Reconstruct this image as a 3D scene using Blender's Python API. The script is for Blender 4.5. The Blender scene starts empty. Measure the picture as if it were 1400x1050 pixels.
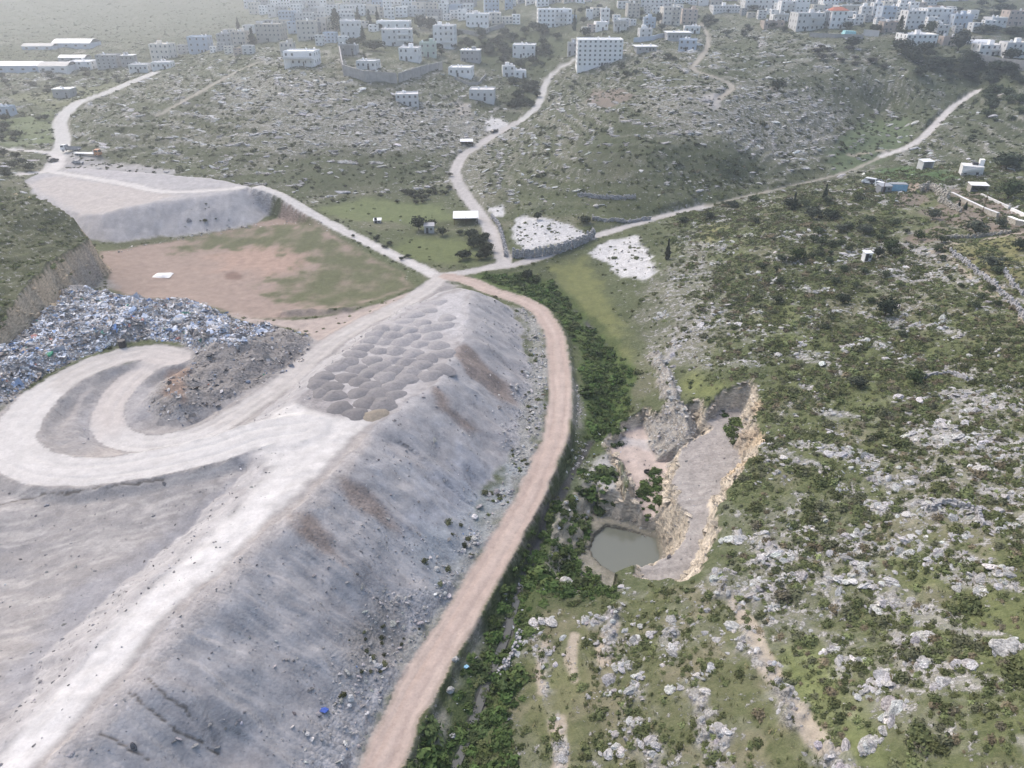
import bpy, bmesh, math, random
import numpy as np
from mathutils import Vector, Matrix, Euler

SC = bpy.context.scene
COL = SC.collection
rng = np.random.default_rng(7)
random.seed(7)

# ------------------------------------------------------------------ camera, sky, sun, exposure
CAM_H = 80.0
PITCH = math.radians(30.0)
FOC = 1000.0                       # focal length in photograph pixels (photograph is 1400 wide)
cam_d = bpy.data.cameras.new('camera')
cam = bpy.data.objects.new('camera', cam_d)
COL.objects.link(cam)
cam.location = (0, 0, CAM_H)
cam.rotation_euler = (math.radians(90) - PITCH, 0, 0)
cam_d.sensor_width = 36.0
cam_d.lens = 36.0 * FOC / 1400.0
cam_d.clip_start = 0.5
cam_d.clip_end = 6000
SC.camera = cam

SUN_EL = math.radians(51)
SUN_AZ = math.radians(-40)         # clockwise from +Y: in front of the camera, to the left
world = bpy.data.worlds.new('World')
SC.world = world
world.use_nodes = True
wn = world.node_tree.nodes
wl = world.node_tree.links
wn.clear()
sky = wn.new('ShaderNodeTexSky')
sky.sky_type = 'NISHITA'
sky.sun_disc = False
sky.sun_elevation = SUN_EL
sky.sun_rotation = SUN_AZ
sky.air_density = 1.1
sky.dust_density = 4.6
sky.ozone_density = 1.0
bg = wn.new('ShaderNodeBackground')
bg.inputs['Strength'].default_value = 0.15
wo = wn.new('ShaderNodeOutputWorld')
wl.new(sky.outputs[0], bg.inputs[0])
wl.new(bg.outputs[0], wo.inputs[0])

sun_d = bpy.data.lights.new('sun', 'SUN')
sun_d.energy = 0.5
sun_d.angle = math.radians(16)
sun_d.color = (1.0, 0.945, 0.87)
sun = bpy.data.objects.new('sun', sun_d)
COL.objects.link(sun)
sdir = Vector((math.sin(SUN_AZ) * math.cos(SUN_EL), math.cos(SUN_AZ) * math.cos(SUN_EL), math.sin(SUN_EL)))
sun.rotation_euler = (-sdir).to_track_quat('-Z', 'Y').to_euler()
sun.location = (-200, 200, 300)

vs = SC.view_settings
vs.view_transform = 'Standard'
vs.look = 'None'
vs.exposure = 0.83
vs.gamma = 1.0
vs.use_curve_mapping = False
SC.cycles.use_denoising = True
SC.cycles.max_bounces = 4
SC.cycles.diffuse_bounces = 2
SC.cycles.volume_bounces = 0
SC.cycles.transparent_max_bounces = 8

# ------------------------------------------------------------------ helpers
def tag(o, label=None, cat=None, group=None, kind=None):
    if label: o['label'] = label
    if cat: o['category'] = cat
    if group: o['group'] = group
    if kind: o['kind'] = kind
    return o

CP, SP = math.cos(PITCH), math.sin(PITCH)
def ray(u, v):
    dx = (u - 700.0) / FOC; dy = (525.0 - v) / FOC
    return np.array([dx, CP + SP * dy, -SP + CP * dy])
def P(u, v, z):
    d = ray(u, v)
    t = (z - CAM_H) / d[2]
    return (d[0] * t, d[1] * t, z)
def PL(lst):
    return np.array([P(*p) for p in lst])

# gradient noise
_perm = np.random.default_rng(3).permutation(512).astype(np.int32)
_perm = np.concatenate([_perm, _perm, _perm])
_ga = np.random.default_rng(4).uniform(0, 2 * np.pi, 512)
_gx, _gy = np.cos(_ga).astype(np.float32), np.sin(_ga).astype(np.float32)
def perlin(x, y):
    x = np.asarray(x, np.float32); y = np.asarray(y, np.float32)
    xi = np.floor(x); yi = np.floor(y)
    fx = x - xi; fy = y - yi
    xi = xi.astype(np.int32) & 511; yi = yi.astype(np.int32) & 511
    u = fx * fx * fx * (fx * (fx * 6 - 15) + 10); v = fy * fy * fy * (fy * (fy * 6 - 15) + 10)
    def g(ix, iy, dx, dy):
        h = _perm[(_perm[ix & 511] + iy) & 511]
        return _gx[h] * dx + _gy[h] * dy
    a = g(xi, yi, fx, fy); b = g(xi + 1, yi, fx - 1, fy)
    c = g(xi, yi + 1, fx, fy - 1); d = g(xi + 1, yi + 1, fx - 1, fy - 1)
    return (a + u * (b - a)) * (1 - v) + (c + u * (d - c)) * v
def fbm(x, y, s, oct=4, seed=0.0, gain=0.5):
    r = 0.0; a = 1.0; f = 1.0 / s
    for k in range(oct):
        r = r + a * perlin(np.asarray(x) * f + 17.3 * k + seed * 31.7, np.asarray(y) * f + 9.1 * k + seed * 13.1)
        a *= gain; f *= 2.03
    return r * 1.4
def sstep(a, b, x):
    t = np.clip((x - a) / (b - a), 0, 1)
    return t * t * (3 - 2 * t)

def polydist(X, Y, pts, closed=False):
    """distance, arclength, interpolated z (if any), inside flag for arrays X, Y"""
    pts = np.asarray(pts, float)
    n = len(pts)
    best = np.full(X.shape, 1e18); S = np.zeros(X.shape); Z = np.zeros(X.shape)
    ins = np.zeros(X.shape, bool)
    acc = 0.0
    for i in range(n if closed else n - 1):
        a = pts[i]; b = pts[(i + 1) % n]
        ex, ey = b[0] - a[0], b[1] - a[1]
        L2 = ex * ex + ey * ey + 1e-12
        t = np.clip(((X - a[0]) * ex + (Y - a[1]) * ey) / L2, 0, 1)
        dx = X - a[0] - t * ex; dy = Y - a[1] - t * ey
        d2 = dx * dx + dy * dy
        m = d2 < best
        best = np.where(m, d2, best)
        S = np.where(m, acc + t * math.sqrt(L2), S)
        if pts.shape[1] > 2:
            Z = np.where(m, a[2] + t * (b[2] - a[2]), Z)
        if closed:
            c = ((a[1] > Y) != (b[1] > Y)) & (X < ex * (Y - a[1]) / (ey if abs(ey) > 1e-9 else 1e-9) + a[0])
            ins ^= c
        acc += math.sqrt(L2)
    return np.sqrt(best), S, Z, ins

def smooth_line(pts, n=6):
    """Catmull-Rom through points"""
    pts = np.asarray(pts, float)
    p = np.vstack([2 * pts[0] - pts[1], pts, 2 * pts[-1] - pts[-2]])
    out = []
    for i in range(1, len(p) - 2):
        for k in range(n):
            t = k / n
            a, b, c, d = p[i - 1], p[i], p[i + 1], p[i + 2]
            out.append(0.5 * (2 * b + (c - a) * t + (2 * a - 5 * b + 4 * c - d) * t * t + (3 * b - a - 3 * c + d) * t ** 3))
    out.append(p[-2])
    return np.array(out)

# ------------------------------------------------------------------ materials
def new_mat(name):
    m = bpy.data.materials.new(name)
    m.use_nodes = True
    nt = m.node_tree
    for n in list(nt.nodes):
        if n.type not in ('BSDF_PRINCIPLED', 'OUTPUT_MATERIAL'): nt.nodes.remove(n)
    b = nt.nodes.get('Principled BSDF')
    b.inputs['Roughness'].default_value = 0.9
    b.inputs['Specular IOR Level'].default_value = 0.2
    return m, nt, b
def N(nt, typ, **kw):
    n = nt.nodes.new(typ)
    for k, v in kw.items(): setattr(n, k, v)
    return n
def noise_node(nt, scale, detail=4, rough=0.55, coord=None):
    n = N(nt, 'ShaderNodeTexNoise')
    n.inputs['Scale'].default_value = scale
    n.inputs['Detail'].default_value = detail
    n.inputs['Roughness'].default_value = rough
    if coord is not None: nt.links.new(coord, n.inputs['Vector'])
    return n
def math_node(nt, op, a, b=None, c=None, clamp=False):
    n = N(nt, 'ShaderNodeMath', operation=op); n.use_clamp = clamp
    for i, x in enumerate((a, b, c)):
        if x is None: continue
        if isinstance(x, (int, float)): n.inputs[i].default_value = x
        else: nt.links.new(x, n.inputs[i])
    return n.outputs[0]
def maprange(nt, x, a, b, c, d):
    n = N(nt, 'ShaderNodeMapRange'); n.clamp = True
    nt.links.new(x, n.inputs[0])
    for i, v in enumerate((a, b, c, d)): n.inputs[i + 1].default_value = v
    return n.outputs[0]
def scale_col(nt, col, fac):
    n = N(nt, 'ShaderNodeVectorMath', operation='SCALE')
    nt.links.new(col, n.inputs[0]); nt.links.new(fac, n.inputs['Scale'])
    return n.outputs[0]
def mixcol(nt, fac, a, b):
    n = N(nt, 'ShaderNodeMix', data_type='RGBA')
    if isinstance(fac, (int, float)): n.inputs[0].default_value = fac
    else: nt.links.new(fac, n.inputs[0])
    for i, x in ((6, a), (7, b)):
        if isinstance(x, tuple): n.inputs[i].default_value = (*x, 1) if len(x) == 3 else x
        else: nt.links.new(x, n.inputs[i])
    return n.outputs[2]
def bump(nt, b, h, strength, dist):
    n = N(nt, 'ShaderNodeBump')
    n.inputs['Strength'].default_value = strength
    n.inputs['Distance'].default_value = dist
    nt.links.new(h, n.inputs['Height'])
    nt.links.new(n.outputs[0], b.inputs['Normal'])

def ground_material():
    """colour and cover come with the ground (attributes col and cover); the nodes add grain, pebbles and relief"""
    m, nt, b = new_mat('ground')
    L = nt.links
    geo = N(nt, 'ShaderNodeNewGeometry'); pos = geo.outputs['Position']
    col = N(nt, 'ShaderNodeAttribute', attribute_name='col')
    cov = N(nt, 'ShaderNodeAttribute', attribute_name='cover')   # R rock speckle, G plant cover, B pebbles
    sep = N(nt, 'ShaderNodeSeparateColor'); L.new(cov.outputs['Color'], sep.inputs[0])
    R, G, B = sep.outputs[0], sep.outputs[1], sep.outputs[2]
    n1 = noise_node(nt, 3.2, 3, 0.6, pos)
    n2 = noise_node(nt, 0.55, 4, 0.6, pos)
    n3 = noise_node(nt, 1.3, 5, 0.65, pos)
    # general grain
    f1 = maprange(nt, n1.outputs[0], 0.25, 0.75, 0.92, 1.08)
    f2 = maprange(nt, n2.outputs[0], 0.3, 0.7, 0.9, 1.1)
    f = math_node(nt, 'MULTIPLY', f1, f2)
    c = scale_col(nt, col.outputs['Color'], f)
    # plants: tufts of darker and yellower growth
    dk = maprange(nt, n3.outputs[0], 0.42, 0.6, 0.0, 1.0)
    dk = math_node(nt, 'MULTIPLY', dk, G)
    dk = math_node(nt, 'MULTIPLY', dk, 0.65)
    c = mixcol(nt, dk, c, (0.05, 0.072, 0.026))
    n4 = noise_node(nt, 2.1, 3, 0.6, pos)
    yl = maprange(nt, n4.outputs[0], 0.57, 0.72, 0.0, 0.4)
    yl = math_node(nt, 'MULTIPLY', yl, G)
    c = mixcol(nt, yl, c, (0.19, 0.2, 0.075))
    # bare limestone showing through
    n5 = noise_node(nt, 0.8, 6, 0.72, pos)
    rk = math_node(nt, 'ADD', n5.outputs[0], math_node(nt, 'MULTIPLY', R, 0.3))
    rk = maprange(nt, rk, 0.70, 0.76, 0.0, 1.0)
    rk = math_node(nt, 'MULTIPLY', rk, maprange(nt, R, 0.02, 0.2, 0.0, 1.0))
    n6 = noise_node(nt, 4.0, 4, 0.7, pos)
    rc = N(nt, 'ShaderNodeValToRGB')
    rc.color_ramp.elements[0].position = 0.3; rc.color_ramp.elements[0].color = (0.19, 0.185, 0.175, 1)
    rc.color_ramp.elements[1].position = 0.62; rc.color_ramp.elements[1].color = (0.47, 0.46, 0.44, 1)
    L.new(n6.outputs[0], rc.inputs[0])
    c = mixcol(nt, rk, c, rc.outputs[0])
    # broken bedding on steep cut faces
    gs = N(nt, 'ShaderNodeSeparateXYZ'); L.new(geo.outputs['True Normal'], gs.inputs[0])
    steep = maprange(nt, gs.outputs[2], 0.58, 0.75, 1.0, 0.0)
    mp = N(nt, 'ShaderNodeMapping'); mp.inputs['Scale'].default_value = (0.9, 0.9, 2.6); L.new(pos, mp.inputs[0])
    n7 = noise_node(nt, 1.0, 6, 0.72, mp.outputs[0])
    bed = maprange(nt, n7.outputs[0], 0.36, 0.62, 0.6, 1.2)
    bed = math_node(nt, 'ADD', math_node(nt, 'MULTIPLY', bed, steep), math_node(nt, 'SUBTRACT', 1.0, steep))
    c = scale_col(nt, c, bed)
    # pebbles
    vo = N(nt, 'ShaderNodeTexVoronoi'); vo.inputs['Scale'].default_value = 2.6
    L.new(pos, vo.inputs['Vector'])
    vs_ = N(nt, 'ShaderNodeSeparateColor'); L.new(vo.outputs['Color'], vs_.inputs[0])
    pb = maprange(nt, vs_.outputs[0], 0.0, 1.0, 0.72, 1.22)
    pbm = mixcol(nt, B, (1, 1, 1), N(nt, 'ShaderNodeCombineColor').outputs[0])
    cc = [n for n in nt.nodes if n.bl_idname == 'ShaderNodeCombineColor'][0]
    for i in range(3): L.new(pb, cc.inputs[i])
    mul = N(nt, 'ShaderNodeVectorMath', operation='MULTIPLY')
    L.new(c, mul.inputs[0]); L.new(pbm, mul.inputs[1])
    L.new(mul.outputs[0], b.inputs['Base Color'])
    h = math_node(nt, 'ADD', math_node(nt, 'MULTIPLY', n1.outputs[0], math_node(nt, 'ADD', math_node(nt, 'MAXIMUM', G, R), 0.22)), math_node(nt, 'MULTIPLY', n3.outputs[0], math_node(nt, 'ADD', G, 0.25)))
    h = math_node(nt, 'ADD', h, math_node(nt, 'MULTIPLY', rk, 0.5))
    h = math_node(nt, 'SUBTRACT', h, math_node(nt, 'MULTIPLY', math_node(nt, 'MULTIPLY', vo.outputs['Distance'], B), 0.6))
    h = math_node(nt, 'ADD', h, math_node(nt, 'MULTIPLY', math_node(nt, 'MULTIPLY', n7.outputs[0], steep), 2.2))
    bump(nt, b, h, 0.7, 0.28)
    b.inputs['Roughness'].default_value = 0.95
    return m

def plain_mat(name, col, var=0.12, scale=2.0, rough=0.85, bumpd=0.0, obj=False, spec=0.2):
    m, nt, b = new_mat(name)
    tc = N(nt, 'ShaderNodeTexCoord')
    n = noise_node(nt, scale, 5, 0.6, tc.outputs['Object'])
    f = maprange(nt, n.outputs[0], 0.3, 0.7, 1 - var, 1 + var)
    rgb = N(nt, 'ShaderNodeRGB'); rgb.outputs[0].default_value = (*col, 1)
    c = scale_col(nt, rgb.outputs[0], f)
    if obj:
        oi = N(nt, 'ShaderNodeObjectInfo')
        c = scale_col(nt, c, maprange(nt, oi.outputs['Random'], 0, 1, 0.78, 1.2))
    nt.links.new(c, b.inputs['Base Color'])
    b.inputs['Roughness'].default_value = rough
    b.inputs['Specular IOR Level'].default_value = spec
    if bumpd: bump(nt, b, n.outputs[0], 0.6, bumpd)
    return m

def tint_mat(name, inst, lo=0.7, hi=1.25, scale=3.0, base=(0.4, 0.4, 0.4), bumpd=0.0, ramp=None, trans=0.0):
    """instanced pieces take their colour from the attribute tcol, single things from a base colour varied per object"""
    m, nt, b = new_mat(name)
    tc = N(nt, 'ShaderNodeTexCoord')
    n = noise_node(nt, scale, 5, 0.65, tc.outputs['Object'])
    f = maprange(nt, n.outputs[0], 0.3, 0.7, lo, hi)
    if inst:
        a = N(nt, 'ShaderNodeAttribute', attribute_name='tcol', attribute_type='INSTANCER'); c = a.outputs['Color']
    else:
        oi = N(nt, 'ShaderNodeObjectInfo'); c = oi.outputs['Color']
    c = scale_col(nt, c, f)
    nt.links.new(c, b.inputs['Base Color'])
    if bumpd: bump(nt, b, n.outputs[0], 0.8, bumpd)
    return m

M = {}
M['ground'] = ground_material()
M['rock_i'] = tint_mat('limestone', True, 0.35, 1.3, 3.2, bumpd=0.3)
M['rock_o'] = tint_mat('limestone_boulder', False, 0.3, 1.32, 3.4, bumpd=0.35)
M['leaf_i'] = tint_mat('scrub_leaves', True, 0.85, 1.25, 4.0)
M['leaf_o'] = tint_mat('shrub_leaves', False, 0.75, 1.25, 4.0)
M['junk_i'] = tint_mat('rubbish', True, 0.75, 1.2, 3.0)
M['heap'] = tint_mat('dumped_gravel', False, 0.82, 1.18, 5.0, bumpd=0.12)
M['bark'] = plain_mat('bark', (0.10, 0.08, 0.06), 0.3, 6.0)
M['glass'] = plain_mat('window_pane', (0.06, 0.065, 0.075), 0.1, 1.0, 0.3, spec=0.5)
M['frame'] = plain_mat('window_frame', (0.42, 0.41, 0.39), 0.08, 2.0)
M['concrete'] = plain_mat('concrete', (0.36, 0.35, 0.34), 0.22, 0.5, bumpd=0.02)
M['white_wall'] = plain_mat('white_stone_wall', (0.80, 0.795, 0.785), 0.08, 0.4, obj=True)
M['cream_wall'] = plain_mat('cream_stone_wall', (0.66, 0.62, 0.56), 0.10, 0.4, obj=True)
M['grey_wall'] = plain_mat('grey_block_wall', (0.46, 0.46, 0.465), 0.14, 0.4, obj=True)
M['blue_wall'] = plain_mat('pale_blue_wall', (0.50, 0.56, 0.64), 0.12, 0.4)
M['pink_wall'] = plain_mat('pinkish_wall', (0.52, 0.44, 0.39), 0.12, 0.4, obj=True)
M['green_wall'] = plain_mat('pale_green_wall', (0.46, 0.53, 0.48), 0.12, 0.4)
M['red_roof'] = plain_mat('red_roof', (0.42, 0.15, 0.10), 0.2, 2.0)
M['white_metal'] = plain_mat('white_metal', (0.78, 0.79, 0.80), 0.05, 1.0, 0.5, spec=0.4)
M['blue_metal'] = plain_mat('blue_sheet', (0.30, 0.55, 0.72), 0.12, 1.0, 0.5, spec=0.4)
M['dark_metal'] = plain_mat('dark_metal', (0.05, 0.05, 0.055), 0.15, 2.0, 0.5, spec=0.4)
M['grey_metal'] = plain_mat('grey_metal', (0.30, 0.31, 0.33), 0.15, 2.0, 0.5, spec=0.4)
M['orange_paint'] = plain_mat('faded_orange_paint', (0.55, 0.26, 0.13), 0.12, 2.0, 0.5, spec=0.4)
M['rubber'] = plain_mat('rubber', (0.022, 0.022, 0.024), 0.15, 3.0, 0.8)
M['white_cloth'] = plain_mat('white_sheeting', (0.80, 0.79, 0.77), 0.08, 2.0, 0.6)
M['blue_cloth'] = plain_mat('blue_plastic', (0.07, 0.13, 0.45), 0.2, 2.0, 0.5)
M['green_cloth'] = plain_mat('green_plastic', (0.03, 0.23, 0.14), 0.2, 2.0, 0.5)
M['teal_cloth'] = plain_mat('turquoise_sheeting', (0.36, 0.66, 0.68), 0.15, 2.0, 0.6)
M['wood'] = plain_mat('weathered_wood', (0.16, 0.11, 0.075), 0.25, 4.0)
M['stone_wall'] = plain_mat('dry_stone', (0.40, 0.375, 0.33), 0.35, 2.0, bumpd=0.08)
M['grey_stone'] = plain_mat('grey_rubble_stone', (0.36, 0.355, 0.36), 0.35, 2.0, bumpd=0.08)

def mesh_obj(name, V, F, mat, parent=None, smooth=False, mats=None, fm=None):
    me = bpy.data.meshes.new(name)
    me.from_pydata([tuple(v) for v in V], [], [tuple(int(i) for i in f) for f in F])
    for m_ in (mats or [mat]): me.materials.append(m_)
    if fm is not None: me.polygons.foreach_set('material_index', fm)
    if smooth: me.polygons.foreach_set('use_smooth', [True] * len(me.polygons))
    me.update()
    o = bpy.data.objects.new(name, me)
    COL.objects.link(o)
    if parent: o.parent = parent
    return o

class MB:
    """collects simple solids into one mesh"""
    def __init__(s): s.V = []; s.F = []; s.fm = []
    def add(s, V, F, mi=0):
        k = len(s.V); s.V += [tuple(v) for v in V]
        s.F += [tuple(i + k for i in f) for f in F]; s.fm += [mi] * len(F)
    def box(s, c, d, rz=0.0, mi=0, taper=1.0, tilt=(0, 0)):
        x, y, z = d[0] / 2, d[1] / 2, d[2] / 2
        V = []
        R = Euler((tilt[0], tilt[1], rz)).to_matrix()
        for sz, tp in ((-1, 1.0), (1, taper)):
            for sx, sy in ((-1, -1), (1, -1), (1, 1), (-1, 1)):
                V.append(R @ Vector((sx * x * tp, sy * y * tp, sz * z)) + Vector(c))
        s.add(V, [(0, 3, 2, 1), (4, 5, 6, 7), (0, 1, 5, 4), (1, 2, 6, 5), (2, 3, 7, 6), (3, 0, 4, 7)], mi)
    def cyl(s, a, b, r0, r1=None, n=8, mi=0):
        r1 = r0 if r1 is None else r1
        a = Vector(a); b = Vector(b); d = (b - a).normalized()
        q = d.to_track_quat('Z', 'Y').to_matrix()
        V = []
        for p, r in ((a, r0), (b, r1)):
            for i in range(n):
                t = 2 * math.pi * i / n
                V.append(p + q @ Vector((r * math.cos(t), r * math.sin(t), 0)))
        F = [(i, (i + 1) % n, n + (i + 1) % n, n + i) for i in range(n)]
        F += [tuple(reversed(range(n))), tuple(range(n, 2 * n))]
        s.add(V, F, mi)
    def build(s, name, mat, parent=None, mats=None, smooth=False):
        return mesh_obj(name, s.V, s.F, mat, parent, smooth, mats, s.fm)

def empty(name, loc, rz=0.0):
    o = bpy.data.objects.new(name, None)
    COL.objects.link(o)
    o.location = loc; o.rotation_euler = (0, 0, rz)
    o.empty_display_size = 0.5
    return o
def copy_tree(o, parent=None):
    c = o.copy(); COL.objects.link(c); c.parent = parent
    for ch in list(o.children): copy_tree(ch, c)
    return c
# ------------------------------------------------------------------ the lie of the land
# grid widening and coarsening with distance
rows = [14.0]
while rows[-1] < 1650:
    y = rows[-1]
    rows.append(y + min(max(0.24, y * y / 46000 + 0.10), 6.0))
YR = np.array(rows); NR = len(YR); NC = 820
def halfw(y): return 70 + 0.86 * y
SX = np.linspace(-1, 1, NC)
GX = halfw(YR)[:, None] * SX[None, :]
GY = np.repeat(YR[:, None], NC, 1)

CTRL = []
def cp(lst):
    for p in lst: CTRL.append(P(*p))
# valley road (z = 0 at the near end) and stream
VALLEY_ROAD = [(500,1085,0),(522,1040,0),(560,960,0),(600,890,0),(648,810,0),(692,738,0),(724,680,.2),(745,630,.4),(760,590,.5),(766,540,.8),(763,490,1),(757,455,1.3),(738,425,1.6),(705,408,1.9),(668,396,2.2),(640,384,2.5),(612,378,2.8)]
STREAM = [(600,1085,-2),(628,1030,-2),(655,960,-2.1),(690,870,-2.3),(712,800,-2.6),(735,740,-2.7),(770,670,-2.6),(795,625,-2.4),(832,560,-2.2),(832,490,-1.6),(805,445,-.8),(765,405,.6),(735,385,1.6)]
ROAD_NORTH = [(670,366,2.8),(690,358,2.8),(676,325,3.0),(658,295,3.4),(640,272,3.9),(626,250,4.6),(622,235,5.2),(632,214,6),(655,198,7.2),(680,182,8.8),(712,165,11)]
ROAD_EAST = [(610,376,2.8),(660,368,2.8),(700,362,2.8),(740,352,2.9),(775,336,3.1),(830,318,3.6),(900,297,4.3),(968,281,5.2)]
TRACK_EAST = [(968,281,5.2),(1050,261,7),(1110,248,8),(1163,233,9),(1200,217,10.5),(1250,197,13),(1300,147,20),(1338,123,25)]
ROAD_WEST = [(600,379,2.8),(575,366,3.0),(540,350,3.4),(500,330,4.2),(450,305,6),(415,285,8.4),(385,267,10.6),(355,256,12)]
ROAD_FAR = [(70,232,10.5),(80,214,10.3),(86,190,11.2),(82,168,12.8),(92,152,14.3),(110,139,16),(145,127,18),(185,110,20),(215,98,22)]
ROAD_A = [(604,378,2.8),(585,394,3.2),(552,415,4),(500,440,5.2),(460,464,6.2),(420,494,7.1),(378,530,7.6),(330,562,8),(285,588,8.1),(240,602,8.1),(195,607,8.1),(162,598,8.1),(147,578,8.3),(152,552,8.5),(178,520,8.7),(212,498,9),(238,488,9.2)]
LOOP = [(238,488,9.2),(195,482,9.6),(135,496,10.1),(82,522,10.5),(46,552,10.9),(22,588,11.3),(18,612,11.6),(35,632,11.9),(75,643,12.2),(125,645,12.4),(180,638,12.7),(240,627,13),(300,612,13.2),(350,594,13.4),(410,585,13.4)]
VILLAGE_STREET = [(712,165,11),(735,145,13.5),(746,115,19),(760,97,25),(785,82,30)]
HILL_TRACK = [(985,135,29.5),(1000,117,32),(972,103,34),(948,95,35),(958,78,36.5),(968,62,38.5),(966,45,41),(958,32,43)]
SPUR_TRACK = [(215,158,17),(262,132,22),(310,105,26.5),(350,86,30)]
for l in (VALLEY_ROAD, STREAM, ROAD_NORTH, ROAD_EAST, TRACK_EAST, ROAD_FAR, VILLAGE_STREET, HILL_TRACK, SPUR_TRACK): cp(l)
cp([p for p in ROAD_A]); cp([p for p in ROAD_WEST[:5]])
# foot of the embankment, fields
cp([(440,1070,.2),(480,1000,.3),(520,920,.3),(560,850,.3),(640,720,.5),(700,620,.8),(725,500,1),(720,450,1.4)])
cp([(790,375,1.5),(820,420,.5),(845,470,0),(870,440,.8)])
cp([(200,350,3),(350,335,3),(500,400,3),(300,385,3),(150,410,3.5),(250,320,3),(150,300,4),(430,420,3.4),(540,370,3),(560,390,3.2),(330,437,3.6),(270,415,4)])
cp([(560,340,2.6),(640,350,2.6),(500,300,3.4),(600,300,3),(450,270,4.2),(560,250,4.4),(560,315,2.8),(610,270,3.8)])
# rubbish tip ground, hairpin, hollow at lower left
cp([(60,470,10),(130,440,10),(220,450,9.2),(300,470,8.4),(400,470,6.6),(110,395,8),(400,452,4.6),(20,520,10.2),(-60,560,10.6),(190,562,9.0),(120,575,10.0),(100,602,10.9),(80,580,10.7),(150,602,9.6),(220,540,8.8),(150,535,9.8),(240,610,10.4),(330,590,10.6),(300,520,7.8),(250,560,7.9)])
cp([(240,645,12.2),(150,700,11.2),(250,680,11.4),(330,655,12.0),(100,760,9.8),(200,735,10.0),(290,680,11.0),(0,770,9.6),(0,700,11.1),(-80,860,9.2),(0,860,9.4),(80,820,9.8),(120,800,10.0),(0,930,11.4),(0,985,13.0),(-90,1000,12.4),(-170,1075,13.4),(-200,700,11)])
# right-hand hill
cp([(700,1060,-1.3),(760,1050,0),(850,1050,3),(950,1050,7),(1100,1050,13),(1250,1050,19),(1400,1050,24),(1550,1050,29),(760,850,-.3),(850,860,2),(950,850,6),(1050,850,9),(1200,850,14),(1400,850,22),(1550,850,27)])
cp([(740,960,-.6),(800,960,1.2),(900,950,5),(1000,950,9),(1200,950,16.5),(1400,950,23)])
cp([(1050,700,9),(1150,700,12),(1250,700,15.5),(1400,700,20),(1550,700,25),(1040,600,9),(1150,600,12.5),(1250,600,15.2),(1400,600,20),(1550,600,24.5)])
cp([(880,505,1.5),(930,500,4),(1000,500,8),(1100,500,11),(1200,500,14),(1300,500,17),(1400,500,20.8),(1550,500,25),(850,428,.8),(900,420,4),(1000,420,8.2),(1100,420,12),(1200,420,15.3),(1300,420,18.5),(1400,420,22),(1550,420,26)])
cp([(860,355,4),(950,350,8.5),(1050,350,12),(1150,350,15.2),(1250,350,18),(1400,350,22.6),(1550,350,27),(1000,303,10),(1100,300,13.8),(1200,300,16.5),(1300,300,18.6),(1400,300,21),(1080,272,12.6),(1130,254,14),(1200,256,15.2),(1280,262,16.8),(1400,262,19.5),(1550,300,25)])
cp([(1200,240,14.2),(1250,232,14.4),(1330,228,17),(1390,190,20),(1500,190,25),(1390,140,27),(1390,230,18),(1300,180,18.5),(1345,150,23)])
# hill in the middle
cp([(700,290,5),(760,285,6),(800,270,8.4),(800,240,12.6),(800,200,19),(900,200,20.5),(900,240,13.6),(900,275,7.6),(850,130,28),(950,150,27.5),(900,90,33.5),(872,70,36),(1000,100,34),(1100,150,24.5),(1100,100,33),(1200,150,17),(1180,180,12.4),(1200,215,10.5),(1100,225,10.5),(1000,245,9.6),(1050,200,15),(1000,200,20),(720,210,10.5),(700,240,7.5),(760,150,20),(740,180,14),(1250,160,19),(1180,110,29.5)])
# spur on the left
cp([(450,200,13),(450,150,21.5),(450,240,7),(300,150,20.5),(300,200,13),(200,200,12.2),(200,150,18.3),(150,172,15.6),(350,110,26.5),(550,180,14),(600,182,11),(550,222,8.4),(620,150,14.6),(300,240,9.4),(400,248,7),(520,245,5.6),(370,225,9.6),(650,137,16),(555,140,18.8),(500,108,28),(400,92,31),(470,70,34),(350,82,30.5),(300,66,28.5),(270,72,25.5),(600,100,26.5),(600,62,34),(700,62,33),(700,88,25.5),(700,110,20),(660,100,24)])
# valley and hillside at far left
cp([(30,182,12),(60,130,16),(60,92,18.4),(20,60,22),(150,62,22),(0,150,14),(-100,150,15),(-100,250,14),(100,32,28),(100,6,38),(300,30,32),(300,6,40),(-150,60,24),(0,205,11),(200,75,21.5),(140,95,19)])
# town slope and what rises behind it
cp([(1250,100,33),(1200,62,40),(1100,62,40),(1000,62,38.4),(950,42,42),(1100,25,48),(1250,42,46),(1350,92,34),(1380,62,39),(1100,4,53.4),(1300,10,52.4),(850,30,46),(850,7,52.4),(600,20,44),(500,20,44),(400,40,37.4),(700,20,46),(760,40,40),(1400,100,34),(1390,10,51),(800,60,36)])
for p in [(-1300,1500,72),(-600,1500,74),(0,1450,78),(500,1400,78),(1100,1400,78),(-900,900,52),(300,900,69),(700,850,70),(-150,950,60),(100,720,60),(-500,1100,60),(1500,1600,80),(-1500,1650,80),(0,1650,80),
          (150,100,30),(170,60,32),(150,30,33),(200,200,32),(120,14,33),(-150,100,13),(-200,180,20),(-150,40,14),(-100,14,15),(-40,14,2),(0,14,0),(40,14,12),(70,14,22),(-250,320,16),(300,330,32),(450,420,42),(-380,420,22)]:
    CTRL.append(p)
C = np.array(CTRL)

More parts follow.
